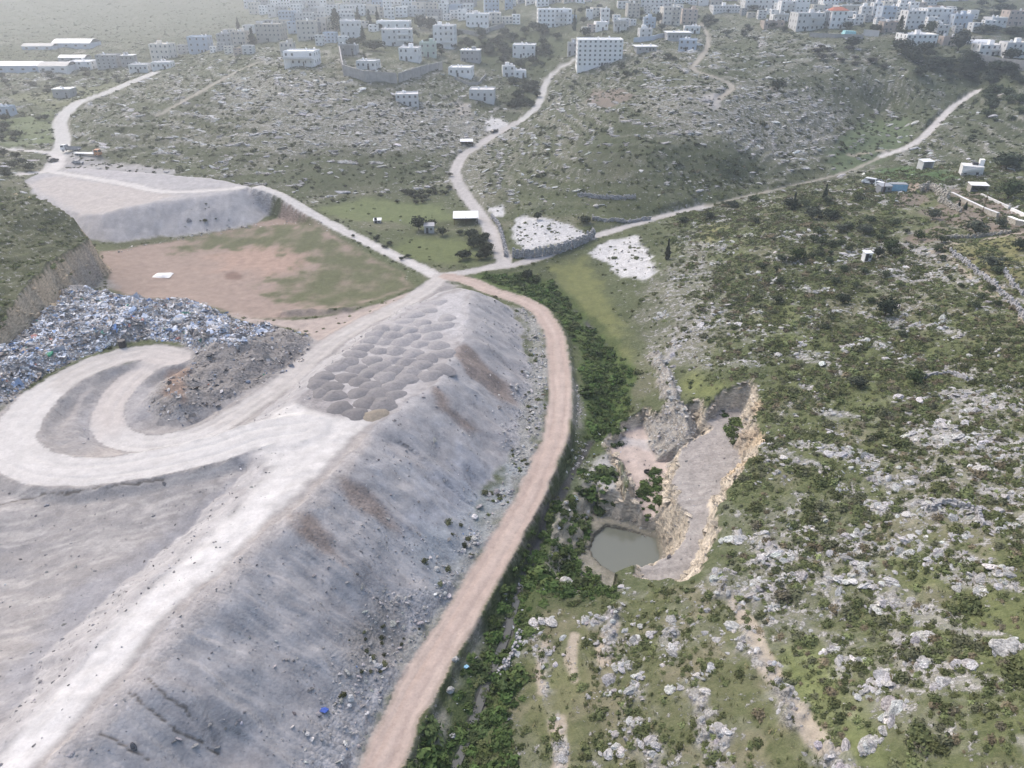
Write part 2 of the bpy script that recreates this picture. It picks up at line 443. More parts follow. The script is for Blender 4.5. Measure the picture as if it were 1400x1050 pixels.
def rbf_fit(pts):
    n = len(pts); xy = pts[:, :2]
    r = np.sqrt(((xy[:, None] - xy[None]) ** 2).sum(-1) + 4.0)
    A = np.zeros((n + 3, n + 3))
    A[:n, :n] = r + np.eye(n) * -0.6
    A[:n, n] = 1; A[:n, n + 1:] = xy
    A[n, :n] = 1; A[n + 1:, :n] = xy.T
    w = np.linalg.lstsq(A, np.concatenate([pts[:, 2], [0, 0, 0]]), rcond=None)[0]
    return xy, w
def rbf_eval(model, X, Y):
    xy, w = model; n = len(xy)
    out = np.empty(X.size); x = X.ravel(); y = Y.ravel()
    for i in range(0, x.size, 20000):
        dx = x[i:i + 20000, None] - xy[None, :, 0]; dy = y[i:i + 20000, None] - xy[None, :, 1]
        out[i:i + 20000] = np.sqrt(dx * dx + dy * dy + 4.0) @ w[:n] + w[n] + w[n + 1] * x[i:i + 20000] + w[n + 2] * y[i:i + 20000]
    return out.reshape(X.shape)
# evaluate on every 4th row and column, then interpolate
ri = np.unique(np.concatenate([np.arange(0, NR, 4), [NR - 1]])); ci = np.unique(np.concatenate([np.arange(0, NC, 4), [NC - 1]]))
coarse = rbf_eval(rbf_fit(C), GX[np.ix_(ri, ci)], GY[np.ix_(ri, ci)])
tmp = np.empty((len(ri), NC))
for k in range(len(ri)): tmp[k] = np.interp(np.arange(NC), ci, coarse[k])
GZ = np.empty((NR, NC))
for j in range(NC): GZ[:, j] = np.interp(np.arange(NR), ri, tmp[:, j])
GZ = np.clip(GZ, -4, 81)
BASE0 = GZ.copy()

def region(pts, margin):
    p = np.asarray(pts)
    x0, y0 = p[:, 0].min() - margin, p[:, 1].min() - margin
    x1, y1 = p[:, 0].max() + margin, p[:, 1].max() + margin
    r0 = max(0, np.searchsorted(YR, y0) - 1); r1 = min(NR, np.searchsorted(YR, y1) + 1)
    xs = np.minimum(GX[r0], GX[r1 - 1]), np.maximum(GX[r0], GX[r1 - 1])
    c = np.where((xs[1] >= x0) & (xs[0] <= x1))[0]
    return slice(r0, r1), slice(max(0, c[0] - 1), c[-1] + 2)

# ---- relief of the natural slopes: ledges, terraces, lumps
dist = np.hypot(GX, GY)
nat = np.ones_like(GZ)                                   # how natural (not worked) the ground is
lump = fbm(GX, GY, 16, 4, 1) * 0.9 + fbm(GX, GY, 3.2, 3, 2) * 0.28
hill_w = sstep(1.5, 6, GZ)
warp = fbm(GX, GY, 40, 3, 5) * 1.6
ph = (GZ + warp) / 2.2
step = (ph - np.floor(ph))
terr = (sstep(0.0, 0.75, step) - step) * 1.1 * -1.0
ledge_amt = np.clip(0.35 + fbm(GX, GY, 60, 2, 6) * 0.9, 0, 1)
relief = (lump * (0.25 + 0.75 * hill_w) + terr * ledge_amt * hill_w * (1 + 0.9 * sstep(230, 290, GY))) * np.clip(0.6 + dist / 900, 0.6, 1.3)

# ---- embankment, bench, knoll: flat tops with sides at their own angle
def mound(poly, slope, streak=0.0, zf=None, k=0.8, top_noise=0.15, margin=45, rnd=0.0):
    sl = region(poly, margin)
    X, Y = GX[sl], GY[sl]
    d, s, z, ins = polydist(X + fbm(X, Y, 9, 3, 150) * 1.0 * (streak > 0), Y + fbm(X, Y, 9, 3, 151) * 1.0 * (streak > 0), poly, True)
    zt = rbf_eval(rbf_fit(np.asarray(poly)), X, Y) if zf is None else zf(X, Y)
    zt = np.where(ins, zt, z)
    h = zt - np.where(ins, 0, np.sqrt(d * d + rnd * rnd) - rnd) * slope
    if streak:
        n = perlin(s * 0.42 + 0.12 * d, d * 0.05) * 1.4 + perlin(s * 1.3, d * 0.1) * 0.6
        h += np.where(ins, 0, n * streak * sstep(0, 6, d)) + np.where(ins, 0, (np.abs(perlin(s * 0.11, d * 0.02)) * -2.2 + 0.5) * streak * 1.0 * sstep(0, 7, d))
    h += np.where(ins, fbm(X, Y, 5, 3, 9) * top_noise, 0)
    return sl, h, d, s, ins
EMB = PL([(30,1090,15.6),(76,1023,15.5),(148,951,15.2),(251,835,15),(349,737,14.5),(448,652,14),(513,580,13.2),(553,552,12.7),(593,523,12),(613,492,11.5),(630,460,11),(638,425,10.2),(642,397,9.5),(628,394,9.2),(610,400,9),(560,420,9.6),(500,465,10.7),(440,510,11.8),(405,545,12.5),(380,572,13.1),(362,604,13.4),(372,632,13.5),(304,710,14),(215,795,14.5),(148,857,14.8),(90,933,15),(0,1028,15.3),(-40,1090,15.5)])
BENCH = PL([(60,238,10),(100,230,11),(200,236,12),(300,245,12.5),(335,254,12.2),(312,263,12),(240,272,11.5),(180,281,11),(140,292,10.5),(110,293,10),(60,268,10),(35,250,10)])
KNOLL = PL([(-140,250,22),(0,258,24),(60,272,22),(100,298,18.5),(122,325,14.5),(108,338,14.6),(88,348,15.6),(60,368,17.4),(40,388,18),(15,416,17.6),(-8,445,16.2),(-60,500,15.5),(-140,500,18)])
def smax(a, b, k): return 0.5 * (a + b + np.sqrt((a - b) ** 2 + k * k)) - k * 0.18
def smin(a, b, k): return 0.5 * (a + b - np.sqrt((a - b) ** 2 + k * k)) + k * 0.18

GZ = GZ + relief * sstep(0.5, 3, np.abs(GZ) + 2.0)
emb_w = np.zeros_like(GZ); emb_d = np.zeros_like(GZ); emb_s = np.zeros_like(GZ); emb_in = np.zeros(GZ.shape, bool)
sl, h, d, s, ins = mound(EMB, math.tan(math.radians(37.5)), 0.42, rnd=2.2)
fl = BASE0[sl] * 1.0 + fbm(GX[sl], GY[sl], 6, 4, 3) * 0.25
w_near = sstep(30, 22, d)
gz0 = GZ[sl] * (1 - w_near) + fl * w_near
GZ[sl] = smax(gz0, h, 0.9)
emb_w[sl] = np.maximum(sstep(-0.3, 0.5, h - gz0), ins); emb_d[sl] = d; emb_s[sl] = s; emb_in[sl] = ins
bench_w = np.zeros_like(GZ); bench_d = np.zeros_like(GZ); bench_s = np.zeros_like(GZ); bench_in = np.zeros(GZ.shape, bool)
sl, h, d, s, ins = mound(BENCH, math.tan(math.radians(34)), 0.3, rnd=1.0)
gz0 = BASE0[sl] + fbm(GX[sl], GY[sl], 6, 3, 3) * 0.2
gz0 = np.where(GY[sl] > 262, GZ[sl], gz0)
GZ[sl] = smax(gz0, h, 0.6)
bench_w[sl] = np.maximum(sstep(-0.3, 0.4, h - gz0), ins); bench_d[sl] = d; bench_s[sl] = s; bench_in[sl] = ins
knoll_w = np.zeros_like(GZ); knoll_d = np.zeros_like(GZ); knoll_in = np.zeros(GZ.shape, bool)
sl, h, d, s, ins = mound(KNOLL, math.tan(math.radians(76)), 0.0, top_noise=0.5)
X, Y = GX[sl], GY[sl]
h = h + np.where(ins, 0, 1) * (fbm(X, Y, 4, 4, 12) * 1.5 * sstep(0, 2, d)) + np.where(ins, fbm(X, Y, 9, 4, 14) * 0.9, 0)
GZ[sl] = smax(GZ[sl], h, 0.4)
knoll_w[sl] = np.maximum(sstep(-0.2, 0.4, h - GZ[sl] + 0.3), ins); knoll_d[sl] = d; knoll_in[sl] = ins
# level the bare field and the meadows
def level(poly, amt, noise):
    sl = region(poly, 12)
    d, s, z, ins = polydist(GX[sl], GY[sl], poly, True)
    w = sstep(-6, 3, np.where(ins, d, -d)) * amt * (1 - emb_w[sl]) * (1 - bench_w[sl]) * (1 - knoll_w[sl])
    GZ[sl] = GZ[sl] * (1 - w) + (BASE0[sl] + fbm(GX[sl], GY[sl], 8, 3, 21) * noise) * w
FIELD = PL([(135,352,3),(200,335,3),(330,312,3),(400,300,3),(445,322,3),(500,350,3),(552,374,3),(562,395,3),(480,425,3.2),(420,435,3.4),(330,437,3.5),(280,418,3.6),(200,405,4),(150,395,4)])
MEADOW = PL([(430,285,4),(500,268,3.6),(600,272,3.4),(640,300,3),(668,340,2.8),(672,360,2.8),(610,362,2.8),(560,350,2.8),(500,322,3.6)])
STRIP = PL([(745,362,2.4),(800,350,3),(830,400,1),(862,470,0),(868,520,-.5),(820,470,-.4),(770,405,1)])
LOWER = PL([(-150,640,11.8),(100,655,12),(360,612,13),(365,640,13),(300,700,11),(200,790,10),(60,950,11),(-150,1080,13)])
level(FIELD, 1, 0.12); level(MEADOW, 0.9, 0.2); level(STRIP, 0.9, 0.2); level(LOWER, 0.85, 0.35)

# ---- rubbish tip
TIP = PL([(-60,540,10.5),(0,468,10),(38,430,10),(58,402,9.5),(110,392,8.5),(160,390,7.5),(205,402,6.6),(262,408,5),(300,425,4.6),(335,442,4.4),(400,452,5),(432,466,6),(415,498,7),(350,532,7.6),(300,558,7.9),(250,582,8),(212,578,8.2),(196,552,8.3),(218,524,8.5),(252,502,9),(262,482,9.2),(238,470,9.5),(190,466,9.8),(130,482,10.2),(70,510,10.5),(20,545,11),(-60,600,11)])
sl = region(TIP, 6)
X, Y = GX[sl], GY[sl]
d, s, z, ins = polydist(X, Y, TIP, True)
tip_h = np.minimum(d * 0.55, 2.6) * (0.8 + fbm(X, Y, 12, 3, 31) * 0.6) + fbm(X, Y, 3.0, 4, 32) * 0.55 * sstep(0, 3, d)
tip_in = np.zeros(GZ.shape, bool); tip_in[sl] = ins & (knoll_w[sl] < 0.6) & (emb_w[sl] < 0.6)
tip_d = np.zeros_like(GZ); tip_d[sl] = d
GZ[sl] = np.where(tip_in[sl], BASE0[sl] + np.maximum(tip_h, 0), GZ[sl])
# low dirt ridge at the near edge of the field
RIDGE = PL([(388,430,3.4),(430,428,3.4),(470,428,3.6),(486,424,3.8)])
sl = region(RIDGE, 6); d, s, z, _ = polydist(GX[sl], GY[sl], RIDGE)
GZ[sl] += 1.1 * np.exp(-(d / 1.6) ** 2) * (0.8 + fbm(GX[sl], GY[sl], 3, 3, 8) * 0.5)

# ---- quarry pit cut in stages into the foot of the hill
PIT_BENCH = PL([(938,606,2),(952,584,2.4),(985,562,2.8),(1014,560,3),(1018,588,3),(1006,612,2.8),(1012,636,2.6),(988,660,2.4),(968,690,2.2),(962,718,1.8),(954,750,1.2),(936,788,.6),(922,804,.2),(888,802,0),(868,792,0),(890,700,.5),(895,650,1),(915,632,1.5)])
PIT_FLOOR = PL([(852,592,-3.4),(880,578,-3.2),(905,600,-3.4),(938,596,-3.4),(950,618,-3.6),(918,640,-3.8),(902,662,-4),(904,700,-4.2),(884,716,-5.5),(868,690,-5),(852,645,-4.2),(836,616,-3.6)])
PIT_POND = PL([(800,712,-6.4),(812,700,-6.4),(835,708,-6.4),(862,716,-6.6),(897,726,-6.8),(905,752,-7),(905,780,-7),(886,800,-7),(845,808,-6.6),(800,815,-6.2),(775,800,-6),(780,765,-6.2),(796,735,-6.4)])
POND = PL([(806,752,-7),(812,734,-7),(828,720,-7),(858,726,-7),(897,737,-7),(901,762,-7),(895,778,-7),(880,793,-7),(850,790,-7),(826,778,-7),(811,764,-7)])
pit_w = np.zeros_like(GZ); pit_wall = np.zeros_like(GZ); pit_lvl = np.zeros(GZ.shape, int)
for lvl, (poly, slope) in enumerate(((PIT_BENCH, 1.7), (PIT_FLOOR, 3.2), (PIT_POND, 3.0)), 1):
    sl = region(poly, 18)
    X, Y = GX[sl], GY[sl]
    jx = fbm(X, Y, 5, 4, 40 + lvl) * 0.9; jy = fbm(X, Y, 5, 4, 50 + lvl) * 0.9
    d, s, z, ins = polydist(X + jx, Y + jy, poly, True)
    zin = rbf_eval(rbf_fit(poly), X, Y)
    zz = np.where(ins, zin, z)
    slp = np.where(Y > 112, 2.6, slope) if lvl == 1 else slope
    if lvl == 3: slp = np.where((X < 15.5) & (Y > 78), 0.95, slope)
    if lvl == 2: slp = np.where((X < 20) , 0.9, slope)
    out = np.where(ins, 0, d)
    hgt = zz + out * slp
    # strata: narrow shelves across the faces
    sh = hgt * 0.9 + fbm(X, Y, 6, 2, 60) * 0.8
    hgt = hgt + np.where(ins, 0, (sstep(0.2, 0.8, sh - np.floor(sh)) - (sh - np.floor(sh))) * 0.55 * sstep(0.2, 1.0, out))
    hgt += np.where(ins, fbm(X, Y, 2.5, 4, 70 + lvl) * 0.16, fbm(X, Y, 2.2, 4, 75) * 0.25 * sstep(0.3, 1.2, out))
    m = sstep(0.0, 0.35, GZ[sl] - hgt)
    pit_w[sl] = np.maximum(pit_w[sl], m)
    pit_wall[sl] = np.where(hgt < GZ[sl], np.where(ins, 0.0, 1.0), pit_wall[sl])
    pit_lvl[sl] = np.where(hgt < GZ[sl], lvl, pit_lvl[sl])
    GZ[sl] = np.minimum(GZ[sl], hgt)
sl = region(POND, 3); d, s, z, ins = polydist(GX[sl], GY[sl], POND, True)
GZ[sl] = np.where(ins, np.minimum(GZ[sl], -7.0 - np.minimum(d * 0.8, 1.3)), np.where(d < 2.5, np.maximum(GZ[sl], -6.9 + d * 0.12), GZ[sl]))
# rock spine between pit floor and upper amphitheatre
SPINE = PL([(898,478,3.6),(912,505,4.4),(926,540,4.6),(938,570,4.2),(944,598,2.6),(940,612,.8)])
sl = region(SPINE, 8); X, Y = GX[sl], GY[sl]
d, s, z, _ = polydist(X + fbm(X, Y, 4, 3, 81) * .6, Y, SPINE)
hs = z - d * 1.25 + fbm(X, Y, 2, 4, 80) * 0.6
spine_w = np.zeros_like(GZ); spine_w[sl] = sstep(-0.1, 0.6, hs - GZ[sl])
GZ[sl] = smax(GZ[sl], hs, 0.3)
# weathered ribs of rock running down the nose below the pit
RIBS = [([(985,792),(1008,838),(1040,898),(1078,962),(1112,1005),(1150,1062)], 1.5, 1.5), ([(1075,955),(1100,985),(1135,1030)], 1.0, .9),
        ([(838,905),(862,960),(880,1010),(896,1075)], 2.2, 1.5), ([(912,870),(940,925),(962,985),(985,1060)], 1.4, 1.1),
        ([(735,842),(722,870),(700,905),(680,925)], .9, .9), ([(742,880),(748,935),(762,990),(768,1060)], .8, .8),
        ([(855,808),(838,850),(830,890)], 1.2, 1.2), ([(1105,745),(1122,790),(1140,840)], 1.2, .8), ([(1150,908),(1190,935),(1240,975)], 1.8, 1.0), ([(1232,572),(1290,584),(1345,602),(1395,640)], 2.0, .9), ([(1250,688),(1320,700),(1400,735)], 1.8, .9), ([(1180,640),(1215,662),(1255,650)], 1.5, .8), ([(1170,760),(1200,800),(1240,830)], 1.5, .9), ([(1040,740),(1060,790),(1045,830)], 2.0, 1.0), ([(1280,540),(1340,535),(1400,520)], 1.5, .8), ([(905,505),(925,470),(955,440)], 1.5, .8), ([(815,850),(850,835),(870,815)], 1.2, .8), ([(1215,860),(1250,885),(1262,915)], 1.0, .7)]
rib_w = np.zeros_like(GZ)

# heights by bilinear lookup
def height(x, y, G=None):
    G = GZ if G is None else G
    x = np.asarray(x, float); y = np.asarray(y, float)
    r = np.clip(np.searchsorted(YR, y) - 1, 0, NR - 2)
    fy = np.clip((y - YR[r]) / (YR[r + 1] - YR[r]), 0, 1)
    def at(rr):
        c = (x / halfw(YR[rr]) + 1) * 0.5 * (NC - 1)
        c0 = np.clip(np.floor(c).astype(int), 0, NC - 2)
        f = np.clip(c - c0, 0, 1)
        return G[rr, c0] * (1 - f) + G[rr, c0 + 1] * f
    return at(r) * (1 - fy) + at(r + 1) * fy
def hit(u, v):
    """where the view ray through a photograph pixel meets the ground; returns x, y, z, distance along the axis"""
    d = ray(u, v)
    t = np.concatenate([np.arange(45, 300, 0.25), np.arange(300, 1500, 0.8)])
    x, y, z = d[0] * t, d[1] * t, CAM_H + d[2] * t
    g = height(x, y)
    below = np.where(z <= g)[0]
    if len(below) == 0: k = len(t) - 1; return x[k], y[k], float(g[k]), t[k]
    k = below[0]
    if k == 0: return x[0], y[0], float(g[0]), t[0]
    a = (z[k - 1] - g[k - 1]); b = (g[k] - z[k]); f = a / (a + b + 1e-9)
    tt = t[k - 1] + f * (t[k] - t[k - 1])
    return d[0] * tt, d[1] * tt, float(height(d[0] * tt, d[1] * tt)), tt
def HL(lst): return np.array([hit(*p)[:3] for p in lst])

for pts, wd, hh in RIBS:
    L3 = smooth_line(HL(pts), 4)
    sl = region(L3, 6); X, Y = GX[sl], GY[sl]
    d, s, z, _ = polydist(X + fbm(X, Y, 3, 3, 91) * 0.8, Y + fbm(X, Y, 3, 3, 92) * .8, L3)
    w = sstep(wd * 1.3, wd * 0.3, d + fbm(X, Y, 2.2, 3, 95) * 0.9) * np.clip(0.55 + fbm(X, Y, 5, 3, 93) * 1.5, 0, 1)
    GZ[sl] += w * hh * 0.5 * (0.6 + fbm(X, Y, 1.1, 4, 94) * 0.9)
    rib_w[sl] = np.maximum(rib_w[sl], w)

# ---- roads: bed eased into the ground
road_id = np.zeros(GZ.shape, int); road_d = np.full(GZ.shape, 99.0); road_s = np.zeros(GZ.shape)
ROADS = {}
def road(name, rid, px, half, shoulder, zmode='given', grow=1.0):
    if zmode == 'given': L3 = smooth_line(PL(px), 6)
    else:
        L3 = smooth_line(HL([p[:2] for p in px]), 6)
        z = L3[:, 2].copy()
        for _ in range(6): z[1:-1] = (z[:-2] + z[1:-1] * 2 + z[2:]) / 4
        L3[:, 2] = z
    ROADS[name] = L3
    sl = region(L3, half + shoulder + 3); X, Y = GX[sl], GY[sl]
    jit = fbm(X, Y, 5, 3, 100 + rid) * 0.45
    d, s, z, _ = polydist(X, Y, L3)
    w = sstep(half + shoulder, half, d)
    GZ[sl] = GZ[sl] * (1 - w) + (z + fbm(X, Y, 3, 3, 7) * 0.06 - 0.09 * np.exp(-((d - half * 0.42) / 0.4) ** 2)) * w
    GZ[sl] += np.clip(fbm(X, Y, 2.0, 3, 140 + rid) + .25, 0, 1) * 0.22 * np.exp(-((d - half - .35) / 0.45) ** 2) * (half > 2)
    on = (d + jit) < half
    road_id[sl] = np.where(on, rid, road_id[sl])
    nd = d + jit - half
    better = nd < road_d[sl]
    road_d[sl] = np.where(better, nd, road_d[sl]); road_s[sl] = np.where(better, s, road_s[sl])
road('west', 5, ROAD_WEST, 2.3, 2.2)
road('north', 4, ROAD_NORTH, 2.6, 2.0)
road('east', 4, ROAD_EAST, 2.0, 1.8)
road('track_east', 7, TRACK_EAST, 0.95, 1.6, 'hit')
road('track_up', 5, [(1205,214),(1250,196),(1278,172),(1302,147),(1338,123)], 1.7, 1.5, 'hit')
road('far', 6, ROAD_FAR, 3.4, 2.5, 'hit')
road('street', 6, VILLAGE_STREET, 2.2, 2.2, 'hit')
road('hill_track', 7, HILL_TRACK, 1.5, 1.5, 'hit')
road('spur_track', 7, SPUR_TRACK, 1.6, 1.5, 'hit')
road('yard', 5, [(66,234),(110,241),(170,251),(225,262),(290,260),(330,256)], 2.0, 1.0, 'hit')
road('yard2', 5, [(30,238),(66,234),(80,226),(80,212)], 2.6, 1.5, 'hit')
road('yard3', 5, [(0,203),(30,206),(58,207),(78,212)], 2.0, 1.5, 'hit')
road('haul_a', 3, ROAD_A, 2.7, 2.4)
road('loop', 3, LOOP, 3.7, 2.6)
road('valley', 2, VALLEY_ROAD, 2.55, 1.3)
# stream bed
L3 = smooth_line(PL(STREAM), 5); STREAM3 = L3
sl = region(L3, 8); d, s, z, _ = polydist(GX[sl], GY[sl], L3)
w = sstep(3.6, 0.6, d) * (road_id[sl] == 0) * (1 - pit_w[sl])
stream_d = np.full(GZ.shape, 99.0); stream_d[sl] = d
GZ[sl] -= w * (0.7 + fbm(GX[sl], GY[sl], 3, 2, 5) * .2)
# cracks in the embankment face
CRACKS = [[(178,946),(200,966),(220,985),(245,1000),(272,1015),(300,1035)], [(200,926),(222,945),(250,968),(262,980)], [(138,1000),(165,1015),(205,1040)], [(0,690),(45,680),(100,672),(150,664),(230,655)]]
crack_w = np.zeros_like(GZ)
for c in CRACKS:
    L3 = smooth_line(HL(c), 5)
    sl = region(L3, 3); X, Y = GX[sl], GY[sl]
    d, s, z, _ = polydist(X + fbm(X, Y, 1.6, 3, 3) * .35, Y + fbm(X, Y, 1.6, 3, 4) * .35, L3)
    w = sstep(0.2, 0.05, d); crack_w[sl] = np.maximum(crack_w[sl], w); GZ[sl] -= 0.12 * w
GZ = np.minimum(GZ, 82)
# ------------------------------------------------------------------ ground cover and colour
shp = GZ.shape
colr = np.zeros(shp + (3,), np.float32); cover = np.zeros(shp + (3,), np.float32)
zone = np.zeros(shp, int)
def put(w, c, R=None, G=None, B=None):
    w = np.clip(w, 0, 1)
    colr[...] = colr * (1 - w[..., None]) + np.asarray(c, np.float32) * w[..., None]
    for k, x in enumerate((R, G, B)):
        if x is not None: cover[..., k] = cover[..., k] * (1 - w) + x * w
f20 = fbm(GX, GY, 22, 4, 11); f60 = fbm(GX, GY, 70, 3, 12); f6 = fbm(GX, GY, 6, 4, 13); f2 = fbm(GX, GY, 2, 3, 14)
def polym(px, soft=1.0, warp=1.0, world_pts=None):
    p = HL(px) if world_pts is None else world_pts
    sl = region(p, 4 + soft * 2 + warp * 2)
    d, s, z, ins = polydist(GX[sl], GY[sl], p, True)
    sd = np.where(ins, d, -d) + f6[sl] * warp + f2[sl] * warp * 0.4
    w = np.zeros(shp); w[sl] = sstep(-soft, soft, sd)
    return w
def linem(px, half, soft=0.5, warp=0.4):
    p = smooth_line(HL(px), 4)
    sl = region(p, half + soft + warp * 2 + 1)
    d, s, z, ins = polydist(GX[sl], GY[sl], p)
    w = np.zeros(shp); w[sl] = sstep(half + soft, half - soft * .3, d + f6[sl] * warp + f2[sl] * warp * .5)
    return w

GRASS = (0.14, 0.155, 0.075); SCRUB = (0.082, 0.092, 0.050); SOIL = (0.21, 0.18, 0.14); PALE = (0.46, 0.44, 0.41)
GRAVEL = (0.375, 0.362, 0.362); WHITE = (0.52, 0.505, 0.49); BEIGE = (0.43, 0.345, 0.30); RED = (0.36, 0.26, 0.21)
one = np.ones(shp)
put(one, (0.115, 0.13, 0.07), 0.35, 0.75, 0.0)
put(sstep(-0.1, 0.5, f20) * 0.7, SCRUB, None, 0.9)
put(sstep(0.15, 0.6, fbm(GX, GY, 30, 4, 15)) * 0.55, (0.20, 0.185, 0.135), 0.45, 0.5)
# far hills are greyer and stonier
farw = sstep(230, 300, GY)
put(farw * 0.6, (0.082, 0.09, 0.056), 0.5, 0.6)
put(farw * sstep(0.0, 0.55, fbm(GX, GY, 34, 4, 16)) * 0.6, (0.058, 0.068, 0.04), 0.3, 0.8)
# bands that follow the terraces
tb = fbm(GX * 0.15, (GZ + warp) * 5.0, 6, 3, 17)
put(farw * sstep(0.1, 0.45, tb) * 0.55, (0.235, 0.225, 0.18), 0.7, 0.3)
put(farw * sstep(0.72, 0.97, step) * np.clip(ledge_amt * 1.5, 0, 1) * 0.6 * (GY < 480), (0.05, 0.058, 0.036), 0.2, 0.5)  # dark line beneath each terrace edge: plants and their shade painted in
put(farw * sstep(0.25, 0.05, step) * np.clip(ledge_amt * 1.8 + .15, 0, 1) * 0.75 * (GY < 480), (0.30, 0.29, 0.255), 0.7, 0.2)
put(sstep(600, 760, GY) * 0.8, (0.15, 0.16, 0.125), 0.2, 0.5)
# right hill: green near the top, stonier on the nose
rightw = sstep(15, 40, GX - 0.12 * GY) * (1 - sstep(235, 285, GY))
put(rightw * 0.75, (0.128, 0.142, 0.066), 0.40, 0.85)
put(rightw * sstep(0.1, 0.5, fbm(GX, GY, 13, 4, 18)) * 0.4, (0.165, 0.185, 0.08), 0.25, 0.5)
put(rightw * sstep(0.25, 0.6, fbm(GX, GY, 17, 4, 19)) * 0.5, (0.24, 0.215, 0.165), 0.7, 0.3)
ax, ay = 0.52, -0.854
bandn = fbm((GX * ay - GY * ax), (GX * ax + GY * ay) * 0.33, 5.5, 4, 221)
bandw = sstep(0.22, 0.42, bandn + 0.35 * (fbm(GX, GY, 28, 3, 222))) * (rightw + 0.8 * polym([(640,1090),(740,840),(850,815),(985,800),(1130,1090)], 2, 2)).clip(0, 1)
put(bandw * 0.6, (0.36, 0.35, 0.33), 1.0, 0.25)
# nose under the pit: dry grass and soil
nose = polym([(640,1090),(740,840),(850,815),(985,800),(1130,1090)], 2, 2)
put(nose * 0.7, (0.125, 0.132, 0.066), 0.35, 0.55)
put(nose * sstep(-0.05, 0.4, fbm(GX, GY, 7, 3, 20)) * 0.5, (0.25, 0.22, 0.16), 0.5, 0.3)
# stony patches
for px, a in (([(430,150),(560,140),(640,150),(720,180),(640,205),(520,215),(400,200),(330,190),(380,160)], .4), ([(860,130),(1000,110),(1160,150),(1150,200),(1060,235),(900,190)], .3), ([(320,100),(480,115),(470,140),(380,160),(300,150)], .4),
              ([(880,400),(960,330),(1010,420),(960,500),(900,480)], .5), ([(1180,320),(1300,330),(1340,380),(1250,420),(1160,380)], .5), ([(1230,560),(1400,520),(1420,700),(1260,700),(1220,620)], .55), ([(1020,720),(1130,700),(1180,780),(1060,860),(1010,820)], .6), ([(1140,880),(1260,900),(1280,1000),(1180,990)], .5)):
    put(polym(px, 6, 5) * a, (0.30, 0.285, 0.25), 0.95, 0.45)
# dark green places
for px, a in (([(1130,300),(1060,330),(960,420),(1000,520),(1040,540),(1180,420),(1230,330)], .35), ([(760,200),(900,190),(1100,230),(1000,250),(800,230)], .5), ([(560,215),(420,220),(330,240),(430,265),(560,245)], .45), ([(700,115),(745,120),(735,150),(690,145)], .8), ([(1290,120),(1400,110),(1400,150),(1340,170),(1300,200)], .4), ([(1180,140),(1300,120),(1260,180),(1180,230),(1120,230)], .35),
              ([(615,55),(740,35),(785,60),(745,105),(650,88)], .9), ([(1230,60),(1400,70),(1400,115),(1250,110)], .55)):
    put(polym(px, 6, 5) * a, (0.075, 0.09, 0.05), 0.15, 0.9)
put(polym([(1000,300),(1120,262),(1240,270),(1400,300),(1400,440),(1200,450),(1040,430)], 8, 6) * sstep(-.2, .4, f6) * .4, (0.235, 0.215, 0.155), .6, .4)
# meadows
for px, c, a in (([(1130,215),(1180,165),(1240,160),(1250,185),(1190,228),(1140,240)], (0.115, 0.155, 0.08), .8), ([(1190,232),(1240,226),(1310,240),(1300,252),(1225,250)], (0.09, 0.15, 0.06), .95), ([(432,286),(500,270),(600,280),(625,300),(560,305),(470,300)], (0.15, 0.18, 0.08), .85), ([(560,322),(650,330),(650,362),(590,362),(530,345)], (0.14, 0.165, 0.07), .85), ([(0,165),(72,150),(78,195),(0,200)], (0.15, 0.19, 0.09), .7), ([(0,130),(200,105),(80,150)], (0.2, 0.21, 0.12), .6),
                 ([(748,365),(800,352),(828,400),(858,462),(862,505),(820,470),(775,405)], (0.175, 0.185, 0.078), .95), ([(1300,335),(1400,320),(1400,390),(1330,370)], (0.2, 0.19, 0.09), .85), ([(960,310),(985,300),(990,325),(965,335)], (0.26, 0.25, 0.12), .7), ([(1040,420),(1090,400),(1100,470),(1040,480)], (0.16, 0.185, 0.07), .5), ([(735,920),(790,860),(800,940),(770,1030),(720,1010)], (0.165, 0.17, 0.085), .7),
                 ([(1050,900),(1120,880),(1200,990),(1230,1060),(1150,1060)], (0.155, 0.185, 0.065), .7), ([(925,530),(945,510),(985,530),(980,545),(950,545)], (0.2, 0.22, 0.085), .7)):
    put(polym(px, 2.5, 2.0) * a, c, 0.05, 0.35)
# garden plots on the right-hand hill top
for px in ([(1255,288),(1300,275),(1370,318),(1330,318)], [(1300,258),(1340,262),(1440,325),(1400,330),(1310,285)], [(1345,275),(1440,300),(1440,318),(1370,300)], [(1235,325),(1285,308),(1305,325),(1250,335)], [(1215,272),(1260,262),(1275,275),(1225,285)], [(810,122),(850,120),(868,132),(835,148),(800,140)]):
    put(polym(px, 0.7, 0.5) * 0.9, (0.20, 0.165, 0.14), 0.0, 0.12)
put(polym([(1232,250),(1275,249),(1268,262),(1215,266)], .7, .6) * .9, (0.34, 0.27, 0.22), 0, 0.1)
# bare rock and rubble patches
for px in ([(806,345),(830,328),(870,322),(884,340),(897,372),(880,383),(850,380),(832,362)], [(705,300),(720,296),(760,300),(800,318),(806,326),(770,332),(715,342),(700,325)], [(668,285),(690,278),(688,296),(672,296)], [(660,168),(672,159),(688,163),(698,174),(675,180),(664,178)]):
    put(polym(px, 0.7, 1.2), (0.52, 0.515, 0.51), 0.3, 0.0, 0.6)
put(polym([(960,130),(985,128),(984,150),(968,152)], 1, 1) * .9, (0.40, 0.38, 0.36), 0, 0, .3)
put(polym([(618,138),(640,140),(648,160),(628,158)], 1, 1) * .8, (0.40, 0.37, 0.34), 0, 0, .3)
